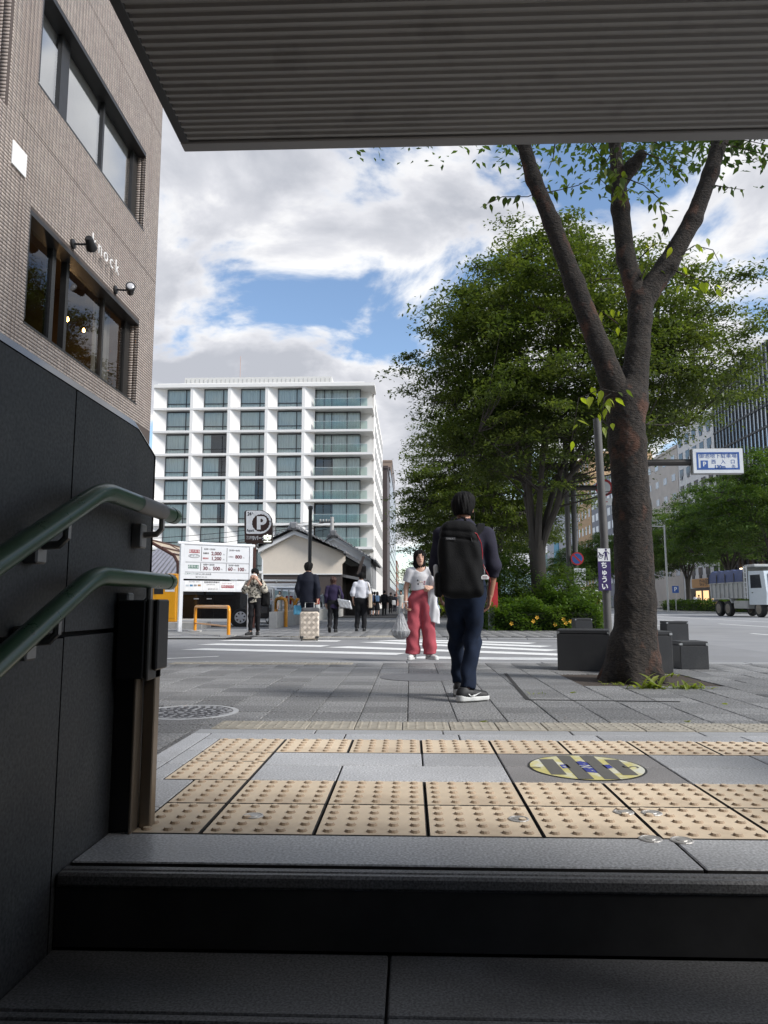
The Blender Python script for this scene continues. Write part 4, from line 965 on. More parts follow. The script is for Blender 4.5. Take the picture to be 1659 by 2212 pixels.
MB().box(.05, 18, 0, gl_, 0, gh).build('core', mat('glass_core', (.50, .54, .58), .08, metal=.75, var=.25, scale=.15), gb)
for k in range(22): MB().box(-.12, .04, gl_*k/21.5, gl_*k/21.5+.16, 9, gh).build('mullion', M_frame, gb)
for k in range(9): MB().box(-.08, .04, 0, gl_, 9+(gh-9)*k/9, 9+(gh-9)*k/9+.25).build('spandrel', M_frame, gb)
MB().box(-3.0, .05, -2, gl_+3, 8.0, 8.4).build('entrance_canopy', M_frame, gb)
for k in range(16): MB().box(-.25, .04, gl_*k/15.5, gl_*k/15.5+.5, 0, 8).build('louvre', M_dkwood, gb)
for k in range(6): MB().box(-.3, -.2, 1.2+gl_*k/8, 1.8+gl_*k/8, 5.2, 5.45).build('lamp', emit('warm_lamp', (1, .7, .4), 4), gb)
for k in range(14): MB().box(.05+k*1.34, .2+k*1.34, -.12, .0, 0, gh).build('mullion', M_frame, gb)
for k in range(11): MB().box(.05, 18, -.08, .0, 3+(gh-3)*k/11, 3.25+(gh-3)*k/11).build('spandrel', M_frame, gb)
# ------------------------------------------------------------------ price board
M_red = mat('sign_crimson', (.30, .02, .035), .5); M_dred = mat('numeral_maroon', (.13, .02, .03), .5); M_ink = mat('sign_ink', (.05, .05, .055), .5); M_dgreen = mat('sign_green', (.01, .12, .08), .5); M_bw = mat('board_white', (.70, .71, .73), .45, var=.03); M_bpost = mat('post_white', (.72, .73, .75), .4, metal=.1, var=.03)
BL, BR = Vector((-6.43, 20.67, 0)), Vector((-4.72, 21.81, 0)); Lb = (BR-BL).length; byaw = math.atan2(BR.y-BL.y, BR.x-BL.x)
pb = thing('price_board', 'white parking price board on two posts beside the black minivan', 'price board', BL, byaw)
zt, zb_ = PY(388, 1177, BL.y).z, PY(388, 1250, BL.y).z; z2, z3 = PY(388, 1254, BL.y).z, PY(388, 1277.5, BL.y).z
MB().box(.06, Lb-.06, -.02, .05, zb_, zt, .004).build('main_panel', M_bw, pb); lp = MB().box(.06, Lb-.06, -.02, .05, z3, z2, .004).build('lower_panel', M_bw, pb)
for x in (0, Lb): MB().box(x-.055, x+.055, -.04, .07, 0, zt+.02, .01).build('post', M_bpost, pb)
MB().tube([(-.12, .02, zt+.05), (Lb+.12, .02, zt+.05)], .055, 10).build('top_rail', M_bpost, pb, True)
def bd(x, y):
    u = (x-510)/(1570-510)*Lb; y_t = 180+(x-545)*.026; y_b = 705+(x-545)*.02; v = (y-y_t)/(y_b-y_t); return u, zt-v*(zt-zb_)
def bt(s, x, y, h, m=None, bold=0.0, sx=1.0, al='CENTER', par=None):
    u, z = bd(x, y); k = (zt-zb_)/525*h
    text('lettering', s, k*1.35, m or M_ink, par or pb, (u, -.0235, z), (R(90), 0, 0), al, bold*k, 0, sx)
def bq(x0, y0, x1, y1, m, nm='panel_mark', dy=-.0222):
    a = bd(x0, y0); b = bd(x1, y1); MB().box(a[0], b[0], dy, dy+.002, b[1], a[1]).build(nm, m, pb)
for x, y0, y1 in ((795, 205, 430), (1186, 220, 440), (788, 460, 580), (1180, 470, 590)): bq(x-4, y0, x+4, y1, M_ink, 'divider')
bq(560, 455, 1540, 458, mat('rule_grey', (.45, .45, .47), .5), 'divider')
bq(610, 248, 770, 305, M_red, 'badge'); bt('最大料金', 690, 277, 34, M_white, 0); bq(600, 490, 760, 548, M_dgreen, 'badge'); bt('通常料金', 680, 520, 34, M_white, 0)
u, z = bd(687, 350); ov = MB(); pts = [(u+.155*math.cos(a)*1.0*(1+.0), -.0225, z+.05*math.sin(a)) for a in [2*math.pi*k/24 for k in range(25)]]; ov.tube(pts, .006, 5, False); ov.build('oval', M_ink, pb); bt('繰り返しあり', 687, 350, 17)
bt('8:00～20:00', 918, 243, 27, None, .03); bt('20:00～8:00', 1303, 258, 27, None, .03); bq(822, 292, 905, 320, M_ink, 'badge'); bt('月～金', 863, 306, 19, M_white); bq(818, 372, 902, 400, M_red, 'badge'); bt('土日祝', 860, 386, 19, M_white); bq(1210, 345, 1290, 372, mat('badge_grey', (.5, .5, .52), .5), 'badge')
bt('2,000', 1022, 313, 56, M_dred, .05); bt('円', 1138, 327, 20); bt('1,200', 1022, 392, 56, M_dred, .05); bt('円', 1135, 407, 20); bt('800', 1370, 362, 56, M_dred, .05); bt('円', 1450, 377, 20); bt('全日', 1250, 358, 18)
bt('8:00～20:00', 912, 487, 27, None, .03); bt('20:00～8:00', 1296, 497, 27, None, .03); bt('30', 858, 546, 58, M_dred, .05); bt('分/', 925, 562, 24); bt('500', 1028, 550, 58, M_dred, .05); bt('円', 1108, 565, 20); bt('60', 1243, 556, 58, M_dred, .05); bt('分/', 1310, 568, 24); bt('100', 1408, 562, 58, M_dred, .05); bt('円', 1484, 575, 20)
bq(560, 608, 1550, 612, mat('rule_grey', (.45, .45, .47), .5), 'divider'); bt('⊙ 三井のリパーク', 640, 630, 22, M_dgreen); bt('| 35734 | 高久庭治東', 830, 637, 22); bt('☎0120-325-130', 800, 680, 20)
for x0, x1 in ((565, 815), (828, 1078), (1092, 1330), (1345, 1535)): bq(x0, 742, x1, 885, mat('card_white', (.78, .78, .78), .5), 'card')
bq(1112, 808, 1305, 855, M_red, 'badge', -.0245)
def bt2(*a, **k): bt(*a, **k)
for s, x, y, h, m in (('三井のリハウス', 1208, 832, 30, M_white), ('駐車場用地募集中', 965, 765, 24, M_ink), ('土地の有効活用、', 955, 800, 15, M_ink), ('☎0120-325-130', 980, 868, 18, M_ink), ('取引の現地・駐車は', 700, 755, 14, M_ink), ('売ります・買います', 1200, 783, 14, M_red)):
    u, z = bd(x, y); k = (zt-zb_)/525*h; text('lettering', s, k*1.3, m, pb, (u, -.0262, z), (R(90), 0, 0), 'CENTER', .015*k if h > 20 else 0)
for k, c in enumerate(((.45, .5, .55), (.05, .18, .35), (.25, .25, .27), (.35, .18, .06))): bq(575+k*59, 795, 620+k*59, 825, mat('card_swatch_%d' % k, c, .5), 'swatch', -.0245)
# ------------------------------------------------------------------ P sign on its pole
YP = 24.0
pc = PY(548, 1174, YP); ps = thing('parking_sign', 'brown and white P parking sign on a brown pole above the price board', 'sign', (pc.x, YP, 0))
M_brs = mat('sign_brown', (.045, .022, .018), .45)
def sp(x, y): p = PY(373+x/6.874, 1086+y/6.874, YP); return p.x-pc.x, p.z
MB().tube([(0, .08, 0), (0, .08, pc.z+.05)], .075, 12).build('pole', mat('pole_brown', (.10, .035, .025), .45), ps, True)
def dshape(x0, y0, x1, y1, r_left=20, n=10, inset=0):
    x0 += inset; y0 += inset; x1 -= inset; y1 -= inset
    rr = (y1-y0)*.52; rl = max(4, r_left-inset*.5); P = []
    for cx, cy, a0, a1, r in ((x0+rl, y1-rl, 90, 180, rl), (x0+rl, y0+rl, 180, 270, rl), (x1-rr, y0+rr, 270, 360, rr), (x1-rr, y1-rr, 0, 90, rr)):
        for k in range(n+1):
            a = R(a0+(a1-a0)*k/n); P.append((cx+r*math.cos(a), cy+r*math.sin(a)))
    return [sp(*p) for p in P]
full = [(1090, 112), (1340, 112), (1420, 160), (1465, 230), (1475, 310), (1475, 590), (1460, 605), (1090, 600), (1068, 580), (1062, 140)]
MB().prism([sp(*p) for p in full][::-1], .0, .16, 'xz').build('body', M_brs, ps)
MB().prism(dshape(1092, 118, 1468, 462)[::-1], -.012, .0, 'xz').build('white_field', mat('sign_white', (.88, .88, .88), .4), ps)
cx_, cz_ = sp(1310, 300); r0 = (sp(1440, 300)[0]-cx_)
gear = []
for k in range(72):
    a = 2*math.pi*k/72; rr = r0*(1.0 if (k % 4) else .955); gear.append((cx_+rr*math.cos(a), cz_+rr*math.sin(a)))
MB().prism(gear, -.016, -.0125, 'xz').build('gear_disc', M_brs, ps)
M_sw = MATS['sign_white']
MB().prism([sp(*p) for p in ((1252, 200), (1252, 398), (1307, 398), (1307, 330), (1350, 328), (1385, 305), (1398, 265), (1390, 228), (1365, 206), (1330, 199))], -.020, -.0165, 'xz').build('letter', M_sw, ps)
MB().prism([sp(*p) for p in ((1307, 240), (1307, 290), (1330, 290), (1345, 265), (1330, 242))], -.0225, -.0205, 'xz').build('letter_eye', M_brs, ps)
def stx(s, x, y, h, m, bold=0, sx=1, al='CENTER'):
    a = sp(x, y); k = h*YP/_F/6.874; text('lettering', s, k*1.35, m, ps, (a[0], -.016, a[1]), (R(90), 0, 0), al, bold*k, 0, sx)
stx('24', 1142, 168, 54, M_ink, .06, .8); stx('h', 1190, 155, 30, M_ink, .03, .8); stx('Repark', 1157, 413, 40, M_ink, .04, .7)
a0, b0 = sp(1090, 475), sp(1468, 482)
stx('三井の', 1157, 522, 44, M_sw, .0, .75); stx('リパーク', 1272, 530, 54, M_sw, .03, .7); stx('空', 1410, 538, 92, emit('sign_vacant_lit', (.95, 1.0, .85), .9), .04, 1.0)
# slim dark lamp pole, concrete utility pole with wires
lp_ = thing('lamp_pole', 'slim black pole rising in front of the cream gabled house', 'pole', (PY(668, 1300, 30).x, 30, 0)); zt_ = PY(668, 1094, 30).z
MB().tube([(0, 0, 0), (0, 0, zt_)], .075, 10).build('shaft', M_black, lp_, True); MB().lathe([(.10, zt_-.12), (.10, zt_), (.03, zt_+.03)], n=12).build('cap', M_black, lp_)
up = thing('utility_pole', 'grey concrete utility pole behind the tile roofs', 'utility pole', (PY(716, 1300, 62).x, 62, 0)); zt_ = PY(716, 1117, 62).z
MB().tube([(0, 0, 0), (0, 0, zt_)], [.2, .15], 10).build('shaft', M_conc, up, True); MB().box(-1.1, .2, -.06, .06, zt_-.5, zt_-.38).build('crossarm', M_dkmetal, up)
for k in range(5): MB().lathe([(.05, 0), (.09, .05), (.05, .1), (.09, .15), (.04, .2)], (-1.0+k*.25, 0, zt_-.38), 8).build('insulator', M_conc, up)
for k in range(4):
    P0 = Vector((-.9+k*.2, 0, zt_-.25-k*.25)); P1 = Vector((-38, -6+k, zt_-1.6-k*.8)); pts = [P0.lerp(P1, i/14)+Vector((0, 0, -1.3*4*(i/14)*(1-i/14))) for i in range(15)]
    MB().tube(pts, .022, 4).build('wire', M_black, up)
# ------------------------------------------------------------------ payment machine, barrier hoop, plinths, low wall
M_yel = mat('machine_orange', (.80, .36, .012), .4, var=.03, coat=.3); YM = 24.5
a, b = PY(333, 1300, YM), PY(380.5, 1300, YM); zt_ = PY(360, 1243, YM).z
pmx = thing('payment_machine', 'tall orange parking payment machine behind the stair wall', 'payment machine', (b.x-.80, YM, .18))
MB().box(0, .80, 0, .55, 0, zt_-.18, .02).build('cabinet', M_yel, pmx); MB().box(.10, .77, -.012, 0, .12, zt_-.33, .01).build('door', M_yel, pmx)
MB().box(.02, .78, -.02, .5, zt_-.18, zt_-.12, .02).build('top', M_yel, pmx)
MB().box(.42, .74, -.018, -.013, zt_-.72, zt_-.60).build('label_plate', M_white, pmx); text('lettering', '自動精算機', .06, M_ink, pmx, (.58, -.02, zt_-.63)); MB().box(.05, .36, -.02, -.012, zt_-.8, zt_-.42, .006).build('screen', M_black, pmx)
pq = MB().box(b.x-1.6, b.x+.95, YM-.25, YM+.9, -.05, .18, .02).build('machine_plinth', M_conc); tag(pq, 'low concrete plinth under the orange payment machine', 'plinth')
hp = thing('barrier_hoop', 'orange tubular hoop barrier standing before the black minivan', 'barrier', (0, 0, 0))
A, B = G(421, 1362.5), G(493.5, 1372.5); zt_ = .70; M_orn = mat('hoop_orange', (.75, .30, .015), .35, coat=.3)
u = (B-A).normalized(); pts = [A, A+Vector((0, 0, zt_-.12))]+[A+u*(.12-.12*math.cos(t))+Vector((0, 0, zt_-.12+.12*math.sin(t))) for t in (R(30), R(60), R(90))]+[B-u*(.12-.12*math.cos(t))+Vector((0, 0, zt_-.12+.12*math.sin(t))) for t in (R(90), R(60), R(30))]+[B+Vector((0, 0, zt_-.12)), B]
MB().tube(pts, .045, 12).build('hoop', M_orn, hp, True); MB().tube([A+Vector((0, 0, .22)), B+Vector((0, 0, .22))], .022, 8).build('cross_bar', M_orn, hp)
for p in (A, B): MB().box(p.x-.18, p.x+.18, p.y-.12, p.y+.12, -.035, .012, .005).build('base_plate', M_conc, hp)
kl = MB(); A, B = G(380, 1362, .0), G(585, 1359, .0); kl.add([(A.x-6, A.y-.1, -.02), (B.x, B.y-.1, -.02), (B.x, B.y+.12, -.02), (A.x-6, A.y+.12, -.02)], [(0, 1, 2, 3)]); link('edge_line', kl.mesh('edge_line', M_paint), rm)
for k in range(5):
    A, B = G(395+k*9, 1349-k*.6, -.02), G(610, 1349-k*3.2, -.02); A.z = B.z = -.022
    V = [(A.x, A.y, -.022), (B.x, A.y, -.022), (B.x, A.y+.15, -.022), (A.x, A.y+.15, -.022)]; link('bay_line', MB().add(V, [(0, 1, 2, 3)]).mesh('bay_line', M_paint), rm)
lw = thing('low_wall', 'low concrete wall with glass fence between parking lot and pavement', 'wall', (-4.42, 23.9, 0))
for k in range(8): MB().box(-.12, .12, k*3.0+.01, k*3.0+2.99, -.05, .52, .01).build('block', M_conc, lw)
for k in range(17): MB().box(-.025, .025, k*1.5-.03+.1, k*1.5+.03+.1, .52, 1.28).build('fence_post', M_steel, lw)
gp = MB().box(-.006, .006, .18, 1.52, .60, 1.22).mesh('fence_panel', glass('fence_glass', (.85, .9, .9), .85))
for k in range(16): link('fence_panel', gp, lw, (0, k*1.5, 0))
for k, (px, py, Y, lb) in enumerate(((607, 1330, 25.3, 'orange steel wheel guard hoop behind the glass fence'), (648, 1326, 28.5, 'further orange wheel guard hoop beyond the suited man'))):
    p = PY(px, py, Y); t = tag(MB().tube([(-.17, 0, 0), (-.17, 0, .85), (-.12, 0, .97), (0, 0, 1.0), (.12, 0, .97), (.17, 0, .85), (.17, 0, 0)], .06, 8).build('guard_hoop', M_orn, None, True, loc=(p.x, Y, -.03)), lb, 'barrier')

# ------------------------------------------------------------------ black stone blocks round the tree
M_blk = granite('block_granite', (.030, .030, .031), .5, .25, bump=.05, scale=120, dark=((.06, .058, .055), 2, .55, .8))
def sblock(label, x, y, w, d, h, rz):
    t = thing('stone_block', label, 'stone block', (x, y, 0), rz, 'black stone blocks by the tree')
    MB().box(-w/2, w/2, -d/2, d/2, 0, h-.05, .006).build('block', M_blk, t); MB().box(-w/2, w/2, -d/2, d/2, h-.047, h, .008).build('top_slab', M_blk, t)
    for sx in (-1, 1):
        MB().box(sx*w/2-.03*(sx > 0)-.002*(sx < 0), sx*w/2+.03*(sx < 0)+.002*(sx > 0), -d/2-.004, -d/2+.03, h-.045, h-.02).build('corner_tab', M_steel, t)
sblock('wide black stone block left of the big tree trunk', 2.09, 9.12, .60, .50, .475, R(-14))
sblock('black stone block half hidden behind the big trunk at its right', 2.72, 8.72, .40, .45, .475, R(4))
sblock('small low black stone block right of the tree near the road', 3.40, 9.30, .34, .34, .33, R(2))
sblock('far small stone block above the wide block, before the hedge', 4.30, 18.9, .42, .42, .42, R(0))
sblock('left of two stone blocks at the road corner behind the trunk', 4.75, 15.6, .42, .4, .44, R(0)); sblock('right of two stone blocks at the road corner behind the trunk', 5.22, 15.0, .42, .4, .44, R(0))

# ------------------------------------------------------------------ caution sign on its pole
cp = G(1316, 1424); cs = thing('caution_sign', 'purple and white cyclist caution sign on a grey pole behind the trunk', 'sign', (cp.x, cp.y, 0))
CY = cp.y; ztp = PY(1303, 905, CY).z
M_pole = mat('grey_pole', (.10, .095, .09), .6, var=.15, scale=8); MB().tube([(0, 0, -.05), (-.01, 0, ztp*.5), (-.05, 0, ztp)], .058, 12).build('pole', M_pole, cs, True)
a, b = PY(1287, 1185, CY), PY(1318.5, 1276, CY); c = PY(1300, 1213, CY)
x0, x1 = a.x-cp.x, b.x-cp.x; M_pur = mat('sign_purple', (.035, .015, .10), .45)
MB().box(x0, x1, -.075, -.065, b.z, a.z, .003).build('backing', M_ink, cs); wp = MB().box(x0+.006, x1-.006, -.079, -.0755, c.z, a.z-.006).build('white_panel', M_white, cs); MB().box(x0+.004, x1-.004, -.079, -.0755, b.z+.004, c.z-.002).build('purple_panel', M_pur, cs)
xm = (x0+x1)/2
for k, ch in enumerate('ちゅうい'): text('lettering', ch, .098 if ch != 'ゅ' else .092, M_white, cs, (xm-.004, -.081, c.z-.062-k*.101), bold=.003)
def pict():
    mb = MB(); s = (x1-x0)/128.0; ox, oz = x0, a.z
    def q(x, y): return (ox+x*s, -.081, oz-y*s)
    P = [q(84+11*math.cos(t), 16+11*math.sin(t)) for t in [2*math.pi*k/14 for k in range(14)]]; mb.add(P, [tuple(range(14))])
    for pts in ([(72, 32), (92, 32), (96, 75), (72, 75)], [(72, 32), (78, 40), (58, 62), (52, 56)], [(90, 32), (100, 34), (118, 52), (112, 58)], [(72, 73), (83, 73), (76, 118), (66, 118)], [(85, 73), (96, 73), (102, 118), (92, 118)]): mb.add([q(*p) for p in pts], [tuple(range(len(pts)))])
    for cx in (30,):
        n = 20
        for k in range(n):
            t0, t1 = 2*math.pi*k/n, 2*math.pi*(k+1)/n; mb.add([q(cx+17*math.cos(t0), 82+17*math.sin(t0)), q(cx+17*math.cos(t1), 82+17*math.sin(t1)), q(cx+22*math.cos(t1), 82+22*math.sin(t1)), q(cx+22*math.cos(t0), 82+22*math.sin(t0))], [(0, 1, 2, 3)])
    for p, r_ in (((30, 82), (18, 45)), ((18, 50), (58, 76)), ((30, 82), (60, 70)), ((8, 38), (24, 46))):
        d = Vector((r_[0]-p[0], r_[1]-p[1])); n = Vector((-d.y, d.x)).normalized()*3; mb.add([q(p[0]+n.x, p[1]+n.y), q(r_[0]+n.x, r_[1]+n.y), q(r_[0]-n.x, r_[1]-n.y), q(p[0]-n.x, p[1]-n.y)], [(0, 1, 2, 3)])
    return mb
pict().build('pictogram', M_pur, cs)
for z in (b.z+.1, a.z-.1): MB().lathe([(.064, -.02), (.064, .02)], (-.02, 0, z), 12).build('clamp', M_steel, cs)
# ------------------------------------------------------------------ overhead parking sign
OY = 22.0
o0, o1 = PY(1492, 970, OY), PY(1605, 1024, OY); op = PY(1383, 1300, OY)
oh = thing('overhead_sign', 'white overhead road sign with blue lettering for an underground car park', 'road sign', (op.x, OY, 0))
zs_ = PY(1450, 998, OY).z; M_blu = mat('sign_blue', (.025, .09, .32), .45); M_sgw = mat('sign_white_face', (.66, .68, .70), .4, var=.04)
MB().tube([(0, .1, 0), (0, .1, zs_+.5)], .13, 12).build('pole', M_pole, oh, True); MB().tube([(0, .1, zs_), (o0.x-op.x+.05, .1, zs_)], .10, 10).build('arm', M_dkmetal, oh)
sx0, sx1 = o0.x-op.x, o1.x-op.x; sz0, sz1 = o1.z, o0.z
MB().box(sx0, sx1, -.08, .12, sz0, sz1, .02).build('cabinet', mat('sign_cabinet', (.40, .40, .40), .5), oh); MB().box(sx0+.02, sx1-.02, -.09, -.081, sz0+.02, sz1-.02).build('face', M_sgw, oh)
w_, h_ = sx1-sx0, sz1-sz0
mbf = MB(); e = .055; i = .12; 
for (x0_, x1_, z0_, z1_) in ((i, w_-i, i, i+e), (i, w_-i, h_-i-e, h_-i), (i, i+e, i+e, h_-i-e), (w_-i-e, w_-i, i+e, h_-i-e)): mbf.box(sx0+x0_, sx0+x1_, -.094, -.0905, sz0+z0_, sz0+z1_)
mbf.build('border', M_blu, oh)
def ot(s, u, v, h, m=M_blu, sx=1, bold=.004): text('lettering', s, h, m, oh, (sx0+u*w_, -.094, sz0+v*h_), bold=bold, sx=sx)
ot('御池地下駐車場', .50, .69, .158, bold=0); ot('西　入　口', .60, .46, .14, bold=.001); ot('130m', .53, .26, .145, bold=.006); ot('先', .80, .26, .13, bold=0)
MB().box(sx0+w_*.16, sx0+w_*.30, -.096, -.0905, sz0+h_*.22, sz0+h_*.52).build('blue_square', M_blu, oh); text('lettering', 'P', .19, M_sgw, oh, (sx0+w_*.23, -.098, sz0+h_*.37), bold=.006)
# ------------------------------------------------------------------ no-parking sign, arrow sign and their poles
NY = 27.0
n0 = PY(1240, 1300, NY); ns = thing('road_sign_pole', 'dark twin pole with round no-parking sign and white plates behind the hedge', 'road sign', (n0.x, NY, 0)); zn = PY(1235, 925, NY).z
for dx in (-.12, .12): MB().tube([(dx, .1, 0), (dx, .1, zn)], .095, 10).build('pole', M_pole, ns, True)
def ndisc(mb, cx, cz, r, y, n=28): mb.add([(cx+r*math.cos(2*math.pi*k/n), y, cz+r*math.sin(2*math.pi*k/n)) for k in range(n)], [tuple(range(n-1, -1, -1))])
def dd(px, py): p = PY(px, py, NY); return p.x-n0.x, p.z
M_sred = mat('sign_red', (.42, .02, .025), .45)
cx_, cz_ = dd(1246, 1207); rr = .235
MB().lathe([(rr, -.02), (rr, .0)], (cx_, -.05, cz_), 28, 'y').build('sign_disc', M_sred, ns); mb = MB(); ndisc(mb, cx_, cz_, rr*.78, -.074); mb.build('blue_field', M_blu, ns)
mb = MB(); d = rr*.78*.7; mb.add([(cx_-d-.022, -.077, cz_+d-.022), (cx_-d+.022, -.077, cz_+d+.022), (cx_+d+.022, -.077, cz_-d+.022), (cx_+d-.022, -.077, cz_-d-.022)], [(0, 1, 2, 3)]); mb.build('slash', M_sred, ns)
for (y0, y1, tx) in ((1228, 1247, ['終日', '駐車禁止']), (1248, 1267, ['駐車を除く', '15-20分貨物車', '積卸し除く'])):
    a, b = dd(1239, y0), dd(1265, y1); MB().box(a[0], b[0], -.07, -.05, b[1], a[1]).build('plate', M_sgw, ns)
    for k, s in enumerate(tx): text('lettering', s, .085, M_ink, ns, ((a[0]+b[0])/2, -.073, a[1]-.07-k*.095))
c0, c1 = dd(1165, 1053), dd(1290, 1054); MB().tube([(c0[0], .0, c0[1]), (c1[0], 0, c1[1])], .10, 8).build('cross_arm', M_dkmetal, ns)
c2 = dd(1304, 1054); MB().lathe([(.32, -.02), (.32, .0)], (c2[0], -.05, c2[1]), 28, 'y').build('sign_disc', M_sred, ns); mb = MB(); ndisc(mb, c2[0], c2[1], .23, -.074); mb.build('white_field', M_sgw, ns)
mb = MB(); mb.box(c2[0]-.12, c2[0]-.06, -.08, -.075, c2[1]-.2, c2[1]+.15); mb.box(c2[0]-.2, c2[0]+.0, -.08, -.075, c2[1]+.08, c2[1]+.15); mb.build('blue_mark', M_blu, ns)
a, b = dd(1290, 1077), dd(1323, 1092); MB().box(a[0], b[0], -.07, -.05, b[1], a[1]).build('arrow_plate', M_sgw, ns); m_ = (a[1]+b[1])/2
mb = MB(); mb.add([(a[0]+.05, -.073, m_), (a[0]+.16, -.073, m_+.06), (a[0]+.16, -.073, m_+.015), (a[0]+.36, -.073, m_+.015), (a[0]+.36, -.073, m_-.015), (a[0]+.16, -.073, m_-.015), (a[0]+.16, -.073, m_-.06)], [(6, 5, 4, 3, 2, 1, 0)]); mb.build('arrow', M_sred, ns)
# red marker post by the hedge
r0_ = G(1062, 1362); rp = thing('marker_post', 'grey post with upright red panel beside the walking man\'s hand', 'post', (r0_.x, r0_.y, 0)); za, zb2 = PY(1062, 1258, r0_.y).z, PY(1062, 1312, r0_.y).z
MB().box(-.09, .09, -.05, .05, 0, za, .01).build('post', mat('post_grey', (.22, .23, .24), .6), rp); MB().box(-.06, .19, -.07, -.051, zb2, za, .005).build('red_panel', M_sred, rp)
rp2 = tag(MB().box(-.08, .08, -.05, .05, 0, .95, .01).build('bollard', MATS['post_grey'], None, loc=(r0_.x-.32, r0_.y+.5, 0)), 'short grey bollard just left of the red panel post', 'bollard')

# ------------------------------------------------------------------ vehicles
M_tyre = mat('tyre', (.022, .022, .022), .8, var=.2); M_rim = mat('wheel_rim', (.62, .62, .63), .4, metal=.15); M_cgl = mat('car_glass', (.03, .035, .04), .06, var=.2, scale=1); M_tl = mat('tail_red', (.35, .015, .02), .2); M_hl = mat('head_lamp', (.7, .72, .75), .15)
def wheel(par, x, y, r, w, side, spokes=7, m=None):
    t = link('wheel', None, par, (x, y, r)); 
    MB().lathe([(r*.62, -w/2), (r*.93, -w/2), (r, -w*.35), (r, w*.35), (r*.93, w/2), (r*.62, w/2)], n=28, axis='y').build('tyre', M_tyre, t, True)
    mb = MB(); mb.lathe([(r*.50, -w*.50), (r*.63, -w*.515), (r*.65, -w*.4), (r*.65, w*.4), (r*.63, w*.515), (r*.50, w*.50)], n=24, axis='y')
    rim = mb.build('rim', m or M_rim, t, True)
    mb = MB()
    for k in range(spokes):
        a = 2*math.pi*k/spokes; mb.M = Matrix.Rotation(a, 4, 'Y'); mb.box(-r*.12, r*.12, side*w*.47, side*w*.53, r*.08, r*.60, .01)
    mb.M = Matrix(); mb.lathe([(r*.17, -.01), (r*.17, .01)], (0, side*w*.53, 0), 14, 'y'); mb.build('spokes', m or M_rim, rim)
    MB().lathe([(r*.53, -.004), (r*.53, .004)], (0, side*w*.485, 0), 20, 'y').build('hub_shadow', M_black, rim)
def car(label, loc, rz, prof, W, paint, wheels, wr, sidewin, belt, roofz, front=None, rear=None, cat='car', nm='parked_car', tumble=.16, doors=(), ends=()):
    t = thing(nm, label, cat, loc, rz); w = W/2
    cx = sum(p[0] for p in prof)/len(prof); cz = sum(p[1] for p in prof)/len(prof)
    def yh(z): return w-(tumble*max(0, (z-belt)/(roofz-belt)) if z > belt else .05*max(0, (.45-z)/.45))
    n = len(prof); loops = []
    for sgn, sc, off in ((-1, .955, 0), (-1, .985, .035), (-1, 1, .12), (1, 1, .12), (1, .985, .035), (1, .955, 0)):
        loops.append([(cx+(x-cx)*(1-(1-sc)*.5), sgn*(yh(z)-off), cz+(z-cz)*sc) for x, z in prof])
    V = [p for l in loops for p in l]; F = [tuple(range(n-1, -1, -1)), tuple(range(5*n, 6*n))]
    for k in range(5):
        for i in range(n): F.append((k*n+i, k*n+(i+1) % n, (k+1)*n+(i+1) % n, (k+1)*n+i))
    body = MB().add(V, F).build('body', paint, t, True)
    for sgn in (-1, 1):
        for poly in sidewin:
            P = [(x, sgn*(yh(z)+.006), z) for x, z in poly]; MB().add(P, [tuple(range(len(P)))] if sgn < 0 else [tuple(range(len(P)-1, -1, -1))]).build('side_window', M_cgl, t)
        for x in wheels:
            mb = MB(); mb.lathe([(wr*1.17, -.01), (wr*1.17, .01)], (x, sgn*(w-.035), wr*1.0), 24, 'y'); mb.build('wheel_arch', M_black, t); wheel(t, x, sgn*(w-.085), wr, .2, sgn)
        for (x, z) in doors:
            MB().box(x-.09, x+.09, sgn*(w-.005), sgn*(w+.03), z-.02, z+.02, .008).build('door_handle', M_rim, t); MB().box(x+.15, x+.158, sgn*(w-.02), sgn*(w+.003), .35, belt).build('door_gap', M_black, t)
        MB().box(.0, .0, 0, 0, 0, 0)
    for (nm2, x0, x1, y0, y1, z0, z1, m) in ends:
        MB().box(x0, x1, y0, y1, z0, z1, .02).build(nm2, m, t)
        if y0 > 0: MB().box(x0, x1, -y1, -y0, z0, z1, .02).build(nm2, m, t)
    for q in (front, rear):
        if q:
            (xa, za_), (xb, zb3) = q; sx_ = 1 if q is front else -1; ya, yb = yh(za_)-.12, yh(zb3)-.10
            nx, nz = (za_-zb3), (xb-xa); l = math.hypot(nx, nz); nx, nz = abs(nx)/l*.012*sx_, abs(nz)/l*.012
            V = [(xa+nx, -ya, za_+nz), (xa+nx, ya, za_+nz), (xb+nx, yb, zb3+nz), (xb+nx, -yb, zb3+nz)]
            MB().add(V, [(0, 1, 2, 3) if sx_ > 0 else (3, 2, 1, 0)]).build('windscreen' if q is front else 'rear_window', M_cgl, t)
    return t
M_pblk = mat('car_black', (.010, .010, .011), .22, var=.1, coat=1.0); M_pwht = mat('car_white', (.66, .66, .65), .25, var=.03, coat=.6)
van_prof = [(-2.3, .28), (-2.36, .6), (-2.34, 1.1), (-2.22, 1.62), (-2.05, 1.80), (-.2, 1.84), (.75, 1.74), (1.15, 1.50), (1.55, 1.12), (2.2, 1.00), (2.36, .80), (2.38, .45), (2.25, .28)]
vp = PY(440, 1345, 27.0)
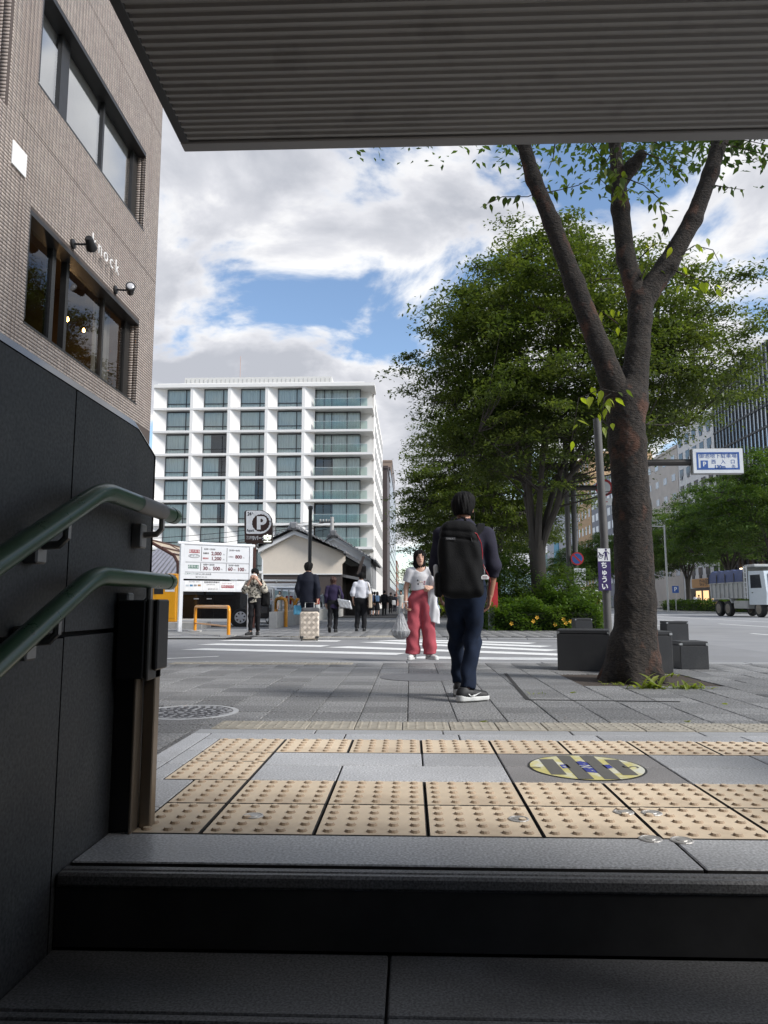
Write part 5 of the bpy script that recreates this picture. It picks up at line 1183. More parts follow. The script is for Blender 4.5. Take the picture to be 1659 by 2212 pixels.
car('glossy black minivan parked behind the price board', (vp.x+.15, 27.0, -.03), R(4), van_prof, 1.75, M_pblk, (-1.5, 1.32), .33, [[(-2.1, 1.12), (-1.2, 1.12), (-1.2, 1.62), (-2.0, 1.62)], [(-1.12, 1.12), (0, 1.12), (0, 1.66), (-1.12, 1.66)], [(.08, 1.12), (1.1, 1.12), (.72, 1.58), (.08, 1.66)]], 1.08, 1.84, ((1.48, 1.15), (.82, 1.68)), ((-2.35, 1.15), (-2.2, 1.62)), 'minivan', 'minivan', doors=((-.25, .98), (.2, .98)), ends=(('head_lamp', 2.1, 2.37, .45, .80, .75, .93, M_hl), ('grille', 2.3, 2.40, -.5, .5, .5, .8, M_rim), ('number_plate', 2.38, 2.42, -.17, .17, .40, .56, M_white)))
hb_prof = [(-1.95, .28), (-2.0, .55), (-1.95, .95), (-1.82, 1.25), (-1.5, 1.48), (-.5, 1.54), (.3, 1.46), (.75, 1.15), (1.0, .98), (1.7, .88), (1.95, .70), (1.98, .4), (1.9, .28)]
hb_ends = (('tail_lamp', -2.0, -1.80, .52, .80, .78, 1.12, M_tl), ('rear_bumper', -2.04, -1.9, -.7, .7, .35, .6, M_pwht), ('number_plate', -2.05, -1.98, -.17, .17, .62, .78, M_white))
for k, (px, Y, lb) in enumerate(((622, 31, 'nearer white hatchback seen from behind with red tail lamps'), (644, 37, 'further white hatchback parked beyond the first'))):
    p = PY(px, 1330, Y); car(lb, (p.x-.4, Y, -.03), R(118), hb_prof, 1.68, M_pwht, (-1.25, 1.25), .30, [[(-1.5, .98), (-.3, .98), (-.3, 1.40), (-1.3, 1.38)], [(-.22, .98), (.75, .98), (.3, 1.38), (-.22, 1.40)]], .95, 1.54, ((.78, 1.10), (.35, 1.42)), ((-1.9, 1.02), (-1.6, 1.42)), 'car', 'hatchback', doors=((-.5, .86),), ends=hb_ends)
p = PY(612, 1325, 42)
vt = car('white van carrying roof ladder bars in the parking lot', (p.x, 42, -.03), R(12), [(-2.3, .3), (-2.35, .6), (-2.32, 1.5), (-2.15, 1.92), (1.3, 1.95), (1.75, 1.6), (2.1, 1.1), (2.3, .9), (2.32, .4), (2.2, .3)], 1.7, M_pwht, (-1.5, 1.5), .32, [[(-2.1, 1.15), (-.8, 1.15), (-.8, 1.7), (-2.05, 1.7)], [(-.7, 1.15), (.5, 1.15), (.5, 1.7), (-.7, 1.7)], [(.6, 1.15), (1.75, 1.15), (1.4, 1.65), (.6, 1.7)]], 1.1, 1.95, ((2.0, 1.2), (1.45, 1.85)), ((-2.33, 1.2), (-2.2, 1.8)), 'van', 'van', ends=(('tail_lamp', -2.36, -2.3, .6, .78, .9, 1.3, M_tl),))
for y in (-.6, -.2, .2, .6): MB().tube([(-2.2, y, 2.12), (1.6, y, 2.12)], .03, 6).build('roof_bar', M_white, vt)
for x in (-1.9, -.4, 1.1): MB().box(x-.03, x+.03, -.75, .75, 2.03, 2.09).build('roof_rack', M_steel, vt)
# white car beyond the hedge
p = PY(1240, 1318, 40); car('white car passing on the avenue behind the flowering hedge', (p.x+.6, 40, -.03), R(75), hb_prof, 1.7, M_pwht, (-1.25, 1.25), .30, [[(-1.5, .98), (-.3, .98), (-.3, 1.40), (-1.3, 1.38)], [(-.22, .98), (.75, .98), (.3, 1.38), (-.22, 1.40)]], .95, 1.54, ((.78, 1.10), (.35, 1.42)), ((-1.9, 1.02), (-1.6, 1.42)), 'car', 'passing_car', ends=hb_ends)
# dump truck
D0, D1 = Vector((21.75, 51.8, 0)), Vector((22.1, 44.4, 0)); dv = (D1-D0); tk = thing('dump_truck', 'grey dump truck with blue tarpaulin over its tipper body on the avenue', 'truck', D0+Vector((.0, 0, -.03)), math.atan2(dv.y, dv.x))
M_tg = mat('truck_grey', (.42, .42, .40), .55, var=.15, scale=2, dark=((.20, .17, .13), 2, .55, .8)); M_tc = mat('truck_cab', (.60, .66, .70), .35, var=.05); M_tarp = mat('tarpaulin_blue', (.05, .07, .16), .6, var=.25, scale=4, bump=.6, bscale=5); M_mud = mat('muddy_wheel', (.25, .22, .18), .8, var=.2, scale=8)
MB().box(.2, 7.4, -.45, .45, .62, .95).build('chassis', M_dkmetal, tk)
bed = MB(); bed.prism([(0.1, 1.15), (4.7, 1.15), (4.9, 2.15), (0.0, 2.15)], -1.2, 1.2, 'xz'); bed = bed.build('tipper_body', M_tg, tk)
for k in range(8): MB().box(.25+k*.6, .37+k*.6, -1.27, 1.27, 1.2, 2.12).build('rib', M_tg, bed)
MB().box(0, 4.95, -1.27, 1.27, 2.10, 2.22, .02).build('top_rail', M_tg, bed)
mb = MB(); n = 20; P = []; F = []
for i in range(n+1):
    x = .05+4.8*i/n; z = 2.95+.05*math.sin(i*1.7); P += [(x, -1.29, 2.18), (x, -1.25+.02*math.sin(i*2.3), 2.6), (x, -1.05, z), (x, 1.05, z), (x, 1.29, 2.18)]
for i in range(n):
    for j in range(4): F.append((i*5+j, i*5+5+j, i*5+6+j, i*5+1+j))
mb.add(P, F); tp = mb.build('tarpaulin', M_tarp, tk, True)
for k in range(5): MB().box(.05+k*1.2, .11+k*1.2, -1.31, -1.28, 2.15, 2.75).build('tarp_strap', M_dkmetal, tp)
MB().box(4.75, 5.0, -1.2, 1.2, 1.15, 3.15, .03).build('headboard', M_tg, tk); MB().box(4.9, 6.1, -1.2, 1.2, 3.05, 3.2, .03).build('cab_protector', M_tg, tk)
for z in (1.2, 1.5, 1.8, 2.1, 2.4, 2.7, 3.0): MB().box(4.95, 5.3, -1.3, -1.26, z, z+.04).build('ladder_rung', M_white, tk)
for x in (4.95, 5.28): MB().box(x, x+.04, -1.31, -1.25, 1.1, 3.1).build('ladder_rail', M_white, tk)
cb = MB(); cb.prism([(5.35, .75), (7.35, .75), (7.42, 1.5), (7.2, 2.75), (5.4, 2.8), (5.35, 2.0)], -1.22, 1.22, 'xz'); cb = cb.build('cab', M_tc, tk)
for s in (-1, 1): MB().add([(5.6, s*1.226, 1.75), (6.9, s*1.226, 1.75), (6.75, s*1.226, 2.55), (5.6, s*1.226, 2.55)], [(0, 1, 2, 3) if s < 0 else (3, 2, 1, 0)]).build('cab_window', M_cgl, cb); MB().box(5.72, 5.86, s*1.23-.01, s*1.23+.02, 1.45, 1.5).build('door_handle', M_black, cb)
MB().add([(7.44, -1.05, 1.6), (7.44, 1.05, 1.6), (7.27, 1.0, 2.6), (7.27, -1.0, 2.6)], [(0, 1, 2, 3)]).build('windscreen', M_cgl, cb)
for x in (1.15, 2.45, 6.35):
    for s in (-1, 1): wheel(tk, x, s*1.06, .5, .28, s, 10, M_mud)
MB().prism([(.4, 1.0), (.7, 1.16), (2.9, 1.16), (3.2, .85), (3.1, .85), (2.85, 1.1), (.72, 1.1), (.45, .95)], -1.25, -.9, 'xz').build('fender', M_tg, tk); MB().box(3.2, 5.0, -1.15, -.7, .5, 1.0, .03).build('side_tank', M_tg, tk)
for k in range(3): pass
# ------------------------------------------------------------------ foliage tools
def leaf_mesh(C, size, rng, droop=.35, wide=.46, spread=1.0):
    """one bent diamond leaf per centre"""
    n = len(C); az = rng.uniform(0, 2*math.pi, n); el = rng.normal(-droop, .38*spread, n)
    d = np.stack([np.cos(az)*np.cos(el), np.sin(az)*np.cos(el), np.sin(el)], 1)
    up = np.stack([rng.normal(0, .36, n), rng.normal(0, .36, n), np.ones(n)], 1)
    s = np.cross(d, up); s /= np.linalg.norm(s, axis=1, keepdims=True)+1e-9; nn = np.cross(s, d)
    L = (size*rng.uniform(.65, 1.25, n))[:, None]; W = L*wide*.5
    V = np.stack([C, C+d*L*.45+s*W+nn*L*.06, C+d*L-nn*L*.05, C+d*L*.45-s*W+nn*L*.06], 1)
    return V.reshape(-1, 3), (np.arange(n)*4)[:, None]+np.array([[0, 1, 2, 3]])
def clump_leaves(cl, per, rad, flat, size, rng, droop=.35, centre=None):
    cl = np.asarray(cl); n = len(cl); o = rng.normal(0, 1, (n, per, 3)); o /= np.linalg.norm(o, axis=2, keepdims=True); o *= rng.uniform(.05, 1, (n, per, 1))**.8
    r = (rad*rng.uniform(.6, 1.3, n))[:, None, None]; o *= r; o[..., 2] *= flat
    # sprays tilt a little so that the clumps do not all lie level
    ta = rng.uniform(-.35, .35, (n, 1)); o[..., 2] += ta*o[..., 0]
    if centre is not None:      # sprays run outwards and droop at the tip
        rdv = cl[:, :2]-np.asarray(centre)[:2]; rdv /= np.linalg.norm(rdv, axis=1, keepdims=True)+1e-6; al = o[..., 0]*rdv[:, None, 0]+o[..., 1]*rdv[:, None, 1]
        o[..., :2] += (.35*al)[..., None]*rdv[:, None, :]; o[..., 2] -= .16*np.maximum(al, 0)**2/r[..., 0]+.10*al
    return leaf_mesh((cl[:, None, :]+o).reshape(-1, 3), size, rng, droop)
G_zel = [(.032, .050, .013), (.054, .078, .018), (.084, .110, .025), (.135, .155, .036)]
M_leaf = leafmat('zelkova_leaf', G_zel, .42); M_leaf2 = leafmat('street_tree_leaf', [(.025, .055, .012), (.045, .085, .018), (.075, .12, .025), (.11, .15, .03)], .42)
M_bark = mat('grey_bark', (.055, .047, .040), .9, var=.3, scale=5, bump=.6, bscale=30, stretch=(1, 1, .35)); 
def make_tree(name, label, loc, fork, cc, rad, ncl, per, crad, lsize, seed, limbs=7, tr=.3, m=M_leaf, group='street trees along the near pavement', low=-.75, floor=None):
    rng = np.random.default_rng(seed); rd = random.Random(seed)
    t = thing(name, label, 'tree', loc, 0, group)
    tk_ = MB(); tk_.tube([(0, 0, -.1), (0, 0, .25), (.03, 0, fork*.5), (0, .03, fork*.9), (0, 0, fork+.25)], [tr*1.35, tr*1.08, tr, tr*1.05, tr*1.15], 14)
    tk_.build('trunk', M_bark, t, True)
    samples = []; 
    for k in range(limbs):
        a = 2*math.pi*(k+rd.uniform(-.25, .25))/limbs; e = rd.uniform(.45, .85)
        tgt = Vector((cc[0]+rad[0]*e*math.cos(a)*.8, cc[1]+rad[1]*e*math.sin(a)*.8, cc[2]+rad[2]*rd.uniform(-.05, .75)))
        b = Vector((.12*math.cos(a), .12*math.sin(a), fork-.1)); hgt = tgt.z-b.z
        c = Vector((b.x+(tgt.x-b.x)*.25, b.y+(tgt.y-b.y)*.25, b.z+hgt*.45)); pts = []
        for i in range(9):
            u = i/8; p = b*(1-u)**2+c*2*u*(1-u)+tgt*u*u; p += Vector((rd.gauss(0, .07), rd.gauss(0, .07), 0))*u*3*(1 if 0 < i else 0); pts.append(p)
        r0 = tr*rd.uniform(.40, .52); MB().tube(pts, [r0*(1-.82*i/8) for i in range(9)], 8).build('limb', M_bark, t, True)
        samples += [(p, i) for i, p in enumerate(pts) if i > 1]
        for q in range(6):     # side branches
            i0 = rd.randint(2, 6); p0 = pts[i0]; d = Vector((rd.gauss(0, 1), rd.gauss(0, 1), rd.uniform(.1, .8))).normalized()*rad[0]*rd.uniform(.3, .55); d += Vector((math.cos(a), math.sin(a), 0))*rad[0]*.15
            sp_ = [p0+d*(i/5)+Vector((rd.gauss(0, .05), rd.gauss(0, .05), .12*i/5)) for i in range(6)]; sp_[0] = p0
            MB().tube(sp_, [r0*.30*(1-.8*i/5) for i in range(6)], 6).build('branch', M_bark, t, True); samples += [(p, 6) for p in sp_[2:]]
    SP = np.array([tuple(s[0]) for s in samples])
    cl = []
    while len(cl) < ncl:
        d = rng.normal(0, 1, 3); d /= np.linalg.norm(d)
        if d[2] < low: continue
        lump = 1+.08*math.sin(3.1*d[0]*2+seed)+.07*math.sin(5.3*d[1]+2*d[2]*3+seed*.7)+.06*math.sin(9*d[0]+4*d[2])
        r = (rng.uniform(.12, 1))**.40*lump
        if floor and cc[2]+rad[2]*d[2]*r*(1 if d[2] > 0 else .85) < floor(cc[0]+rad[0]*d[0]*r): continue
        cl.append((cc[0]+rad[0]*d[0]*r, cc[1]+rad[1]*d[1]*r, cc[2]+rad[2]*d[2]*r*(1 if d[2] > 0 else .85)))
    cl = np.array(cl)
    tw = MB()
    for c in cl[:int(ncl*.8)]:
        j = np.argmin(((SP-c)**2).sum(1)); p0 = Vector(SP[j]); p1 = Vector(c); md = p0.lerp(p1, .5)+Vector((0, 0, -.12)); tw.tube([p0, md, p1], [.028, .018, .006], 4, False)
    o = tw.build('twigs', M_bark, t); o['kind'] = 'stuff'
    V, F = clump_leaves(cl, per, crad, .30, lsize, rng, .3, cc); o = link('crown', npmesh('crown', V, F, m), t); o['kind'] = 'stuff'
    return t
zt0 = Vector((4.2, 24.5, 0))
make_tree('zelkova_tree', 'large green zelkova with a broad crown standing behind the flowering hedge', zt0, 2.6, (1.2, 0, 8.3), (5.5, 5.0, 5.0), 900, 200, .85, .145, 3, 8, .25, low=-.85, floor=lambda x: 4.2+.50*max(0, x-.3))
make_tree('zelkova_tree', 'second zelkova behind the large one, its crown showing left of the walking man', (4.3, 37.5, 0), 3.0, (-.3, 0, 6.4), (4.8, 4.6, 4.6), 480, 170, .9, .17, 5, 7, .24)
make_tree('zelkova_tree', 'third zelkova further along the pavement behind the woman in pink trousers', (4.4, 51, 0), 2.8, (-.4, 0, 5.6), (4.6, 4.4, 4.3), 340, 150, .95, .20, 8, 6, .24)
make_tree('street_tree', 'small round tree at the far end of the pavement', (1.6, 92, 0), 1.5, (0, 0, 3.6), (2.9, 2.9, 2.6), 90, 90, 1.0, .22, 9, 5, .2)
ft = make_tree('street_tree', 'tree with pale green top behind the dump truck\'s left across the avenue', (31, 84, 0), 3.3, (0, 0, 7.4), (4.8, 5.0, 4.6), 280, 150, 1.1, .24, 12, 7, .24, M_leaf2, 'trees across the avenue')
for x, y, s, a, lb in ((30, 62, 1.16, 40, 'leafy tree rising over the dump truck at the right edge'), (31, 73, 1.1, 120, 'dark green tree between the truck and the pale topped tree'), (31, 118, 1.0, 200, 'tree across the avenue just right of the caution sign pole'), (31, 98, .95, 310, 'tree across the avenue hidden half by the big trunk'), (31, 140, 1.0, 80, 'distant tree across the avenue left of the caution sign')):
    c = copy_tree(ft, None, lb, (x, y, 0), R(a)); c.scale = (s, s, s)

# ------------------------------------------------------------------ the near tree
NT = Vector((TREE0.x, TREE0.y, 0))
def nl(px, py, Y): p = PY(px, py, Y)-NT; return (p.x, p.y, p.z)
s_ = 7.8/_F
TR = [(nl(1369, 1478, 7.8), 56*s_), (nl(1372, 1420, 7.8), 47*s_), (nl(1372, 1300, 7.8), 41*s_), (nl(1366, 1100, 7.8), 39*s_), (nl(1356, 960, 7.8), 39*s_), (nl(1351, 870, 7.8), 42*s_)]
UPm = [(nl(1365, 870, 7.8), 34*s_), (nl(1377, 760, 7.85), 25*s_), (nl(1382, 690, 7.88), 25*s_), (nl(1384, 645, 7.9), 29*s_)]
LL = [(nl(1338, 865, 7.8), 31*s_), (nl(1298, 760, 7.75), 24*s_), (nl(1240, 610, 7.7), 22*s_), (nl(1192, 480, 7.65), 18*s_), (nl(1152, 385, 7.6), 16*s_), (nl(1128, 300, 7.55), 15*s_), (nl(1100, 150, 7.4), 12*s_)]
CL = [(nl(1380, 650, 7.9), 25*s_), (nl(1352, 560, 8.0), 20*s_), (nl(1340, 450, 8.05), 20*s_), (nl(1328, 310, 8.1), 13*s_), (nl(1318, 150, 8.1), 14*s_)]
KN = [(nl(1340, 400, 8.05), 14*s_), (nl(1365, 360, 7.98), 15*s_), (nl(1385, 336, 7.9), 13*s_)]
RL = [(nl(1390, 645, 7.9), 27*s_), (nl(1440, 575, 7.9), 23*s_), (nl(1497, 475, 7.85), 20*s_), (nl(1535, 375, 7.8), 18*s_), (nl(1556, 300, 7.8), 17*s_), (nl(1610, 140, 7.7), 13*s_)]
def bark_fn(lists, disp=.009):
    def fn(X, Y, Z):
        d = None
        for L_ in lists:
            e = chain(X, Y, Z, [p for p, r in L_], [r for p, r in L_], .05); d = e if d is None else smin(d, e, .09)
        if lists[0] is TR:   # root flare
            for a in range(6):
                an = a*1.05+.3; e = cone(X, Y, Z, (0, 0, .34), (.37*math.cos(an), .37*math.sin(an), -.06), .17, .05); d = smin(d, e, .10)
        A = np.arctan2(Y, X+1e-6)
        return d - disp*(np.sin(A*3+np.sin(Z*2.1)*1.6)*.5+np.sin(Z*47+A*3+np.sin(A*7)*2)*.16+np.sin(X*67+Z*23)*.3*np.sin(Y*59-Z*37))
    return fn
def bark_material():
    m = mat('flaking_bark', (.029, .022, .017), .9, var=.75, scale=24, bump=0, dark=((.095, .044, .027), 3.4, .56, .64), stretch=(1, 1, .6))
    t = m.node_tree; L = t.links.new; b = t.nodes['Principled BSDF']; tc = N(t, 'ShaderNodeTexCoord'); mp = N(t, 'ShaderNodeMapping'); mp.inputs['Scale'].default_value = (1, 1, 1.9); L(tc.outputs['Object'], mp.inputs[0])
    n1 = N(t, 'ShaderNodeTexNoise'); n1.inputs['Scale'].default_value = 34; n1.inputs['Detail'].default_value = 8; n1.inputs['Roughness'].default_value = .68; L(mp.outputs[0], n1.inputs['Vector'])
    v = N(t, 'ShaderNodeTexVoronoi', feature='DISTANCE_TO_EDGE'); v.inputs['Scale'].default_value = 16; L(mp.outputs[0], v.inputs['Vector'])
    ad = N(t, 'ShaderNodeMath', operation='MULTIPLY_ADD'); ad.inputs[1].default_value = .6; L(v.outputs[0], ad.inputs[0]); L(n1.outputs[0], ad.inputs[2])
    bp = N(t, 'ShaderNodeBump'); bp.inputs['Strength'].default_value = 1; bp.inputs['Distance'].default_value = .030; L(ad.outputs[0], bp.inputs['Height']); L(bp.outputs[0], b.inputs['Normal']); return m
M_nb = bark_material()
tt_ = thing('plane_tree', 'near tree with dark flaking bark forking under the canopy edge', 'tree', NT)
sdfpart('trunk', bark_fn([TR, UPm], .011), (-.75, -.75, -.05), (.75, .75, UPm[-1][0][2]+.05), .018, M_nb, tt_)
for nm_, L_ in (('limb', LL), ('limb', CL), ('limb', RL), ('limb', KN)):
    P = np.array([p for p, r in L_]); sdfpart(nm_, bark_fn([L_], .006), P.min(0)-.22, P.max(0)+.22, .02, M_nb, tt_)
# high crown above the canopy edge
rng = np.random.default_rng(21); cl = []
while len(cl) < 190:
    d = rng.normal(0, 1, 3); d /= np.linalg.norm(d); r = rng.uniform(.3, 1)**.45; p = np.array([.1+4.2*d[0]*r, .3+3.2*d[1]*r, 8.3+2.2*d[2]*r])
    if p[2] > 6.7: cl.append(p)
V, F = clump_leaves(cl, 90, .8, .5, .12, rng); o = link('crown', npmesh('crown', V, F, M_leaf2), tt_); o['kind'] = 'stuff'
# leaves one can tell apart, on thin twigs
def leaf_shape():
    mb = MB(); P = []; n = 6
    w = [0, .36, .46, .40, .24, .09, 0]
    for i in range(n+1):
        u = i/n; z = -.10*u*u; P += [(u, w[i]*.5, z+.05*w[i]), (u, 0, z), (u, -w[i]*.5, z+.05*w[i])]
    F = []
    for i in range(n):
        for j in range(2): F.append((i*3+j, i*3+j+1, i*3+3+j+1, i*3+3+j))
    mb.add(P, F); return mb
M_lf = [leafmat('leaf_dark', [(.024, .040, .008), (.045, .072, .012), (.08, .11, .018)], .45), leafmat('leaf_yellow', [(.17, .22, .02), (.28, .33, .03), (.38, .38, .05)], .55), leafmat('leaf_mid', [(.045, .07, .012), (.08, .115, .018), (.14, .165, .025)], .45)]
LM = [leaf_shape().mesh('leaf', m) for m in M_lf]
def sprig(path, n, mi, Y, spread, size=.115):
    pts = [PY(x, y, Y)-NT for x, y in path]
    MB().tube(pts, [.009]+[.005]*(len(pts)-2)+[.0025], 5).build('twig', M_nb, tt_)
    seg = len(pts)-1
    for k in range(n):
        u = (k+random.random())/n*seg; i = min(seg-1, int(u)); p = pts[i].lerp(pts[i+1], u-i)+Vector((random.gauss(0, spread), random.gauss(0, spread), random.gauss(0, spread)))
        s = size*random.uniform(.65, 1.25); link('leaf', LM[mi if random.random() < .8 else 2], tt_, p, (random.gauss(0, .5), random.uniform(.25, 1.35), random.uniform(0, 6.28)), (s, s, s))
sprig([(1185, 405), (1140, 425), (1085, 425), (1038, 448)], 16, 0, 7.6, .035); sprig([(1160, 420), (1210, 410), (1250, 400), (1275, 385)], 14, 0, 7.7, .05)
sprig([(1335, 300), (1310, 350), (1290, 380), (1330, 420)], 26, 0, 7.8, .07); sprig([(1340, 380), (1390, 400), (1425, 430), (1430, 470)], 28, 2, 7.75, .07); sprig([(1330, 330), (1335, 380), (1350, 430)], 24, 2, 7.7, .06)
sprig([(1390, 330), (1430, 345), (1470, 370), (1480, 385)], 18, 0, 7.75, .05); sprig([(1270, 300), (1300, 340), (1320, 365)], 14, 0, 7.9, .05); sprig([(1200, 300), (1195, 340), (1185, 365)], 6, 0, 7.6, .03, .09)
sprig([(1400, 300), (1440, 320), (1500, 330)], 14, 0, 7.8, .05); sprig([(1540, 400), (1570, 405), (1608, 410)], 9, 0, 7.8, .025, .075); sprig([(1565, 310), (1600, 320), (1640, 330), (1670, 345)], 26, 0, 7.7, .07, .09); sprig([(1580, 300), (1620, 305), (1665, 315)], 18, 0, 7.6, .06, .09)
sprig([(1455, 560), (1500, 530), (1540, 540), (1555, 570)], 12, 1, 7.8, .06, .125); sprig([(1450, 580), (1490, 600), (1530, 610), (1550, 640)], 14, 1, 7.8, .06, .13); sprig([(1385, 600), (1400, 570), (1430, 585)], 7, 2, 7.8, .03, .09)
sprig([(1335, 700), (1310, 680), (1295, 670), (1290, 700)], 10, 1, 7.75, .05, .085); sprig([(1345, 850), (1300, 840), (1250, 860), (1235, 950)], 14, 1, 7.4, .035, .12); sprig([(1320, 850), (1305, 860), (1300, 900), (1312, 925)], 12, 1, 7.4, .035, .115); sprig([(1430, 500), (1440, 470), (1425, 440)], 8, 0, 7.9, .05); sprig([(1380, 560), (1410, 530), (1440, 535)], 7, 1, 8.0, .05)
# tree pit and weeds
pit = MB().add([(NT.x-.75, NT.y-.62, -.008), (NT.x+.75, NT.y-.62, -.008), (NT.x+.75, NT.y+.75, -.008), (NT.x-.75, NT.y+.75, -.008)], [(0, 1, 2, 3)]).build('tree_pit', mat('soil', (.06, .045, .035), .95, var=.4, scale=30, bump=.8, bscale=60)); struct(pit)
# sunken frame line of the pit
for (a, b) in (((1092, 1455), (1140, 1512)), ((1140, 1512), (1470, 1516))):
    A, B = G(*a), G(*b); d = (B-A).normalized(); n = Vector((-d.y, d.x, 0))*.018; mb = MB(); mb.add([A-n+Vector((0, 0, .003)), B-n+Vector((0, 0, .003)), B+n+Vector((0, 0, .003)), A+n+Vector((0, 0, .003))], [(0, 1, 2, 3)]); mb.build('frame_gap', M_joint, pit)
M_weed = leafmat('weed_leaf', [(.08, .12, .02), (.17, .21, .035), (.30, .31, .08)], .4)
def blade(L_, w, bend):
    P = []; F = []; n = 5
    for i in range(n+1):
        u = i/n; ww = w*math.sin(math.pi*min(1, .15+u*.85))*(1+.25*(i % 2)); x = L_*u; z = L_*(.75*u-bend*u*u); P += [(x, ww, z+ww*.3), (x, 0, z), (x, -ww, z+ww*.3)]
    for i in range(n):
        for j in range(2): F.append((i*3+j, i*3+j+1, i*3+4+j, i*3+3+j))
    return MB().add(P, F).mesh('blade', M_weed)
bl = [blade(.22, .020, .45), blade(.17, .016, .7), blade(.12, .014, .5)]
for (px, py, n, sz, lb) in ((1415, 1487, 46, .9, 'leafy yellow-green weed at the foot of the trunk'), (1490, 1487, 44, .7, 'low weed spreading on the paving right of the trunk'), (1322, 1478, 22, .45, 'sparse small weed left of the trunk base'), (1438, 1462, 8, .8, 'small dark weed behind the trunk base beside the stone block'), (1160, 1500, 8, .25, 'tiny weed growing in the paving gap')):
    p = G(px, py); t = thing('weed', lb, 'weed', (p.x, p.y, -.005), 0, 'weeds round the tree')
    for k in range(n): link('blade', random.choice(bl), t, (random.gauss(0, .10), random.gauss(0, .05), 0), (random.gauss(0, .15), random.uniform(-.5, .25), random.uniform(0, 6.28)), (sz*random.uniform(.6, 1.1),)*3)
# fallen leaves
for (px, py) in ((1563, 1520), (1245, 1496), (1055, 1560), (1490, 1560)):
    p = G(px, py); o = link('fallen_leaf', LM[1], None, (p.x, p.y, .006), (0, .05, random.uniform(0, 6)), (.09, .09, .09)); tag(o, ['yellow fallen leaf on the paving right of the tree', 'fallen leaf lying left of the trunk base', 'fallen leaf on the paving before the walking man', 'fallen leaf near the landing on the right'][[1563, 1245, 1055, 1490].index(px)], 'leaf')

# ------------------------------------------------------------------ hedges and shrubs
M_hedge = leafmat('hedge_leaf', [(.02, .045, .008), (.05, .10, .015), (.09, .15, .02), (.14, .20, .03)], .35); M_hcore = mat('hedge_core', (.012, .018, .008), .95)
def hedge(name, label, cat, lo, hi, n, size, m=M_hedge, seed=1, lump=.12, group=None):
    rng = np.random.default_rng(seed); lo = np.array(lo, float); hi = np.array(hi, float); c = (lo+hi)/2; c[2] = 0
    t = thing(name, label, cat, tuple(c), 0, group); h = (hi-lo)
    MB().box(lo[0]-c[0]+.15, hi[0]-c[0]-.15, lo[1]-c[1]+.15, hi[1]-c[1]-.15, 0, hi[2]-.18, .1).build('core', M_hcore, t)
    P = rng.uniform(0, 1, (n, 3)); f = rng.uniform(0, 1, n)
    ar = np.array([h[0]*h[1], h[0]*h[2], h[1]*h[2]*.6, h[1]*h[2]*.6]); ar = np.cumsum(ar/ar.sum())
    top = f < ar[0]; fro = (f >= ar[0]) & (f < ar[1]); lef = (f >= ar[1]) & (f < ar[2]); rig = f >= ar[2]
    P[top, 2] = 1; P[fro, 1] = 0; P[lef, 0] = 0; P[rig, 0] = 1
    Q = lo+P*h; Q += rng.normal(0, .045, Q.shape)
    Q[:, 2] += lump*(np.sin(Q[:, 0]*4.1+Q[:, 1]*1.7)+.6*np.sin(Q[:, 0]*9+Q[:, 1]*6))*(P[:, 2]); Q[:, 1] += lump*.6*np.sin(Q[:, 0]*5+Q[:, 2]*6)*(fro); Q[:, 2] = np.maximum(Q[:, 2], .01)
    Q -= c
    V, F = leaf_mesh(Q, size, rng, -.25, .5); o = link('foliage', npmesh('foliage', V, F, m), t); o['kind'] = 'stuff'; return t
h0 = hedge('flower_hedge', 'low green hedge with a few yellow flowers behind the stone blocks', 'hedge', (2.35, 21.9, 0), (5.6, 24.6, .70), 16000, .10, seed=2)
h0b = hedge('hedge', 'taller middle mound of hedge behind the flowering front', 'hedge', (3.6, 23.0, 0), (6.0, 26, .98), 8000, .10, seed=4)
fl = MB()
for k in range(5):
    a = 2*math.pi*k/5; fl.add([(0, 0, 0), (.05*math.cos(a-.4), -.01, .05*math.sin(a-.4)), (.062*math.cos(a), -.015, .062*math.sin(a)), (.05*math.cos(a+.4), -.01, .05*math.sin(a+.4))], [(0, 1, 2, 3)])
flm = fl.mesh('flower', mat('yellow_petal', (.75, .40, .03), .6))
for (px, py) in ((1105, 1347), (1152, 1342), (1199, 1349), (1217, 1338), (1222, 1346), (1232, 1342), (1160, 1334), (1255, 1350)):
    p = PY(px, py, 21.8); link('flower', flm, h0, (p.x-h0.location.x, 21.8-h0.location.y, p.z), (0, random.uniform(0, 1), 0))
hedge('hedge', 'clipped low hedge along the far kerb left of the truck', 'hedge', (27.9, 62, .06), (28.9, 84, .95), 6000, .22, seed=6)
hedge('hedge', 'dark low planting strip running along the pavement behind the woman', 'hedge', (2.6, 30, 0), (5.4, 60, .55), 7000, .2, seed=7)
def shrub(label, loc, r, hgt, n, size, seed, m=M_hedge):
    rng = np.random.default_rng(seed); t = thing('shrub', label, 'shrub', loc, 0, 'shrubs under the zelkova'); rd = random.Random(seed)
    for k in range(7):
        a = rd.uniform(0, 6.28); e = Vector((r*.8*math.cos(a), r*.8*math.sin(a), hgt*rd.uniform(.6, .95))); MB().tube([(0, 0, 0), e*.5+Vector((0, 0, .2)), e], [.03, .02, .006], 5).build('stem', M_bark, t)
    ncl = n//60; cl = []
    for k in range(ncl):
        d = rng.normal(0, 1, 3); d /= np.linalg.norm(d); q = rng.uniform(.2, 1)**.5; cl.append((r*d[0]*q, r*d[1]*q, hgt*.52+hgt*.48*d[2]*q))
    V, F = clump_leaves(cl, 60, .38, .6, size, rng, .1); o = link('foliage', npmesh('foliage', V, F, m), t); o['kind'] = 'stuff'
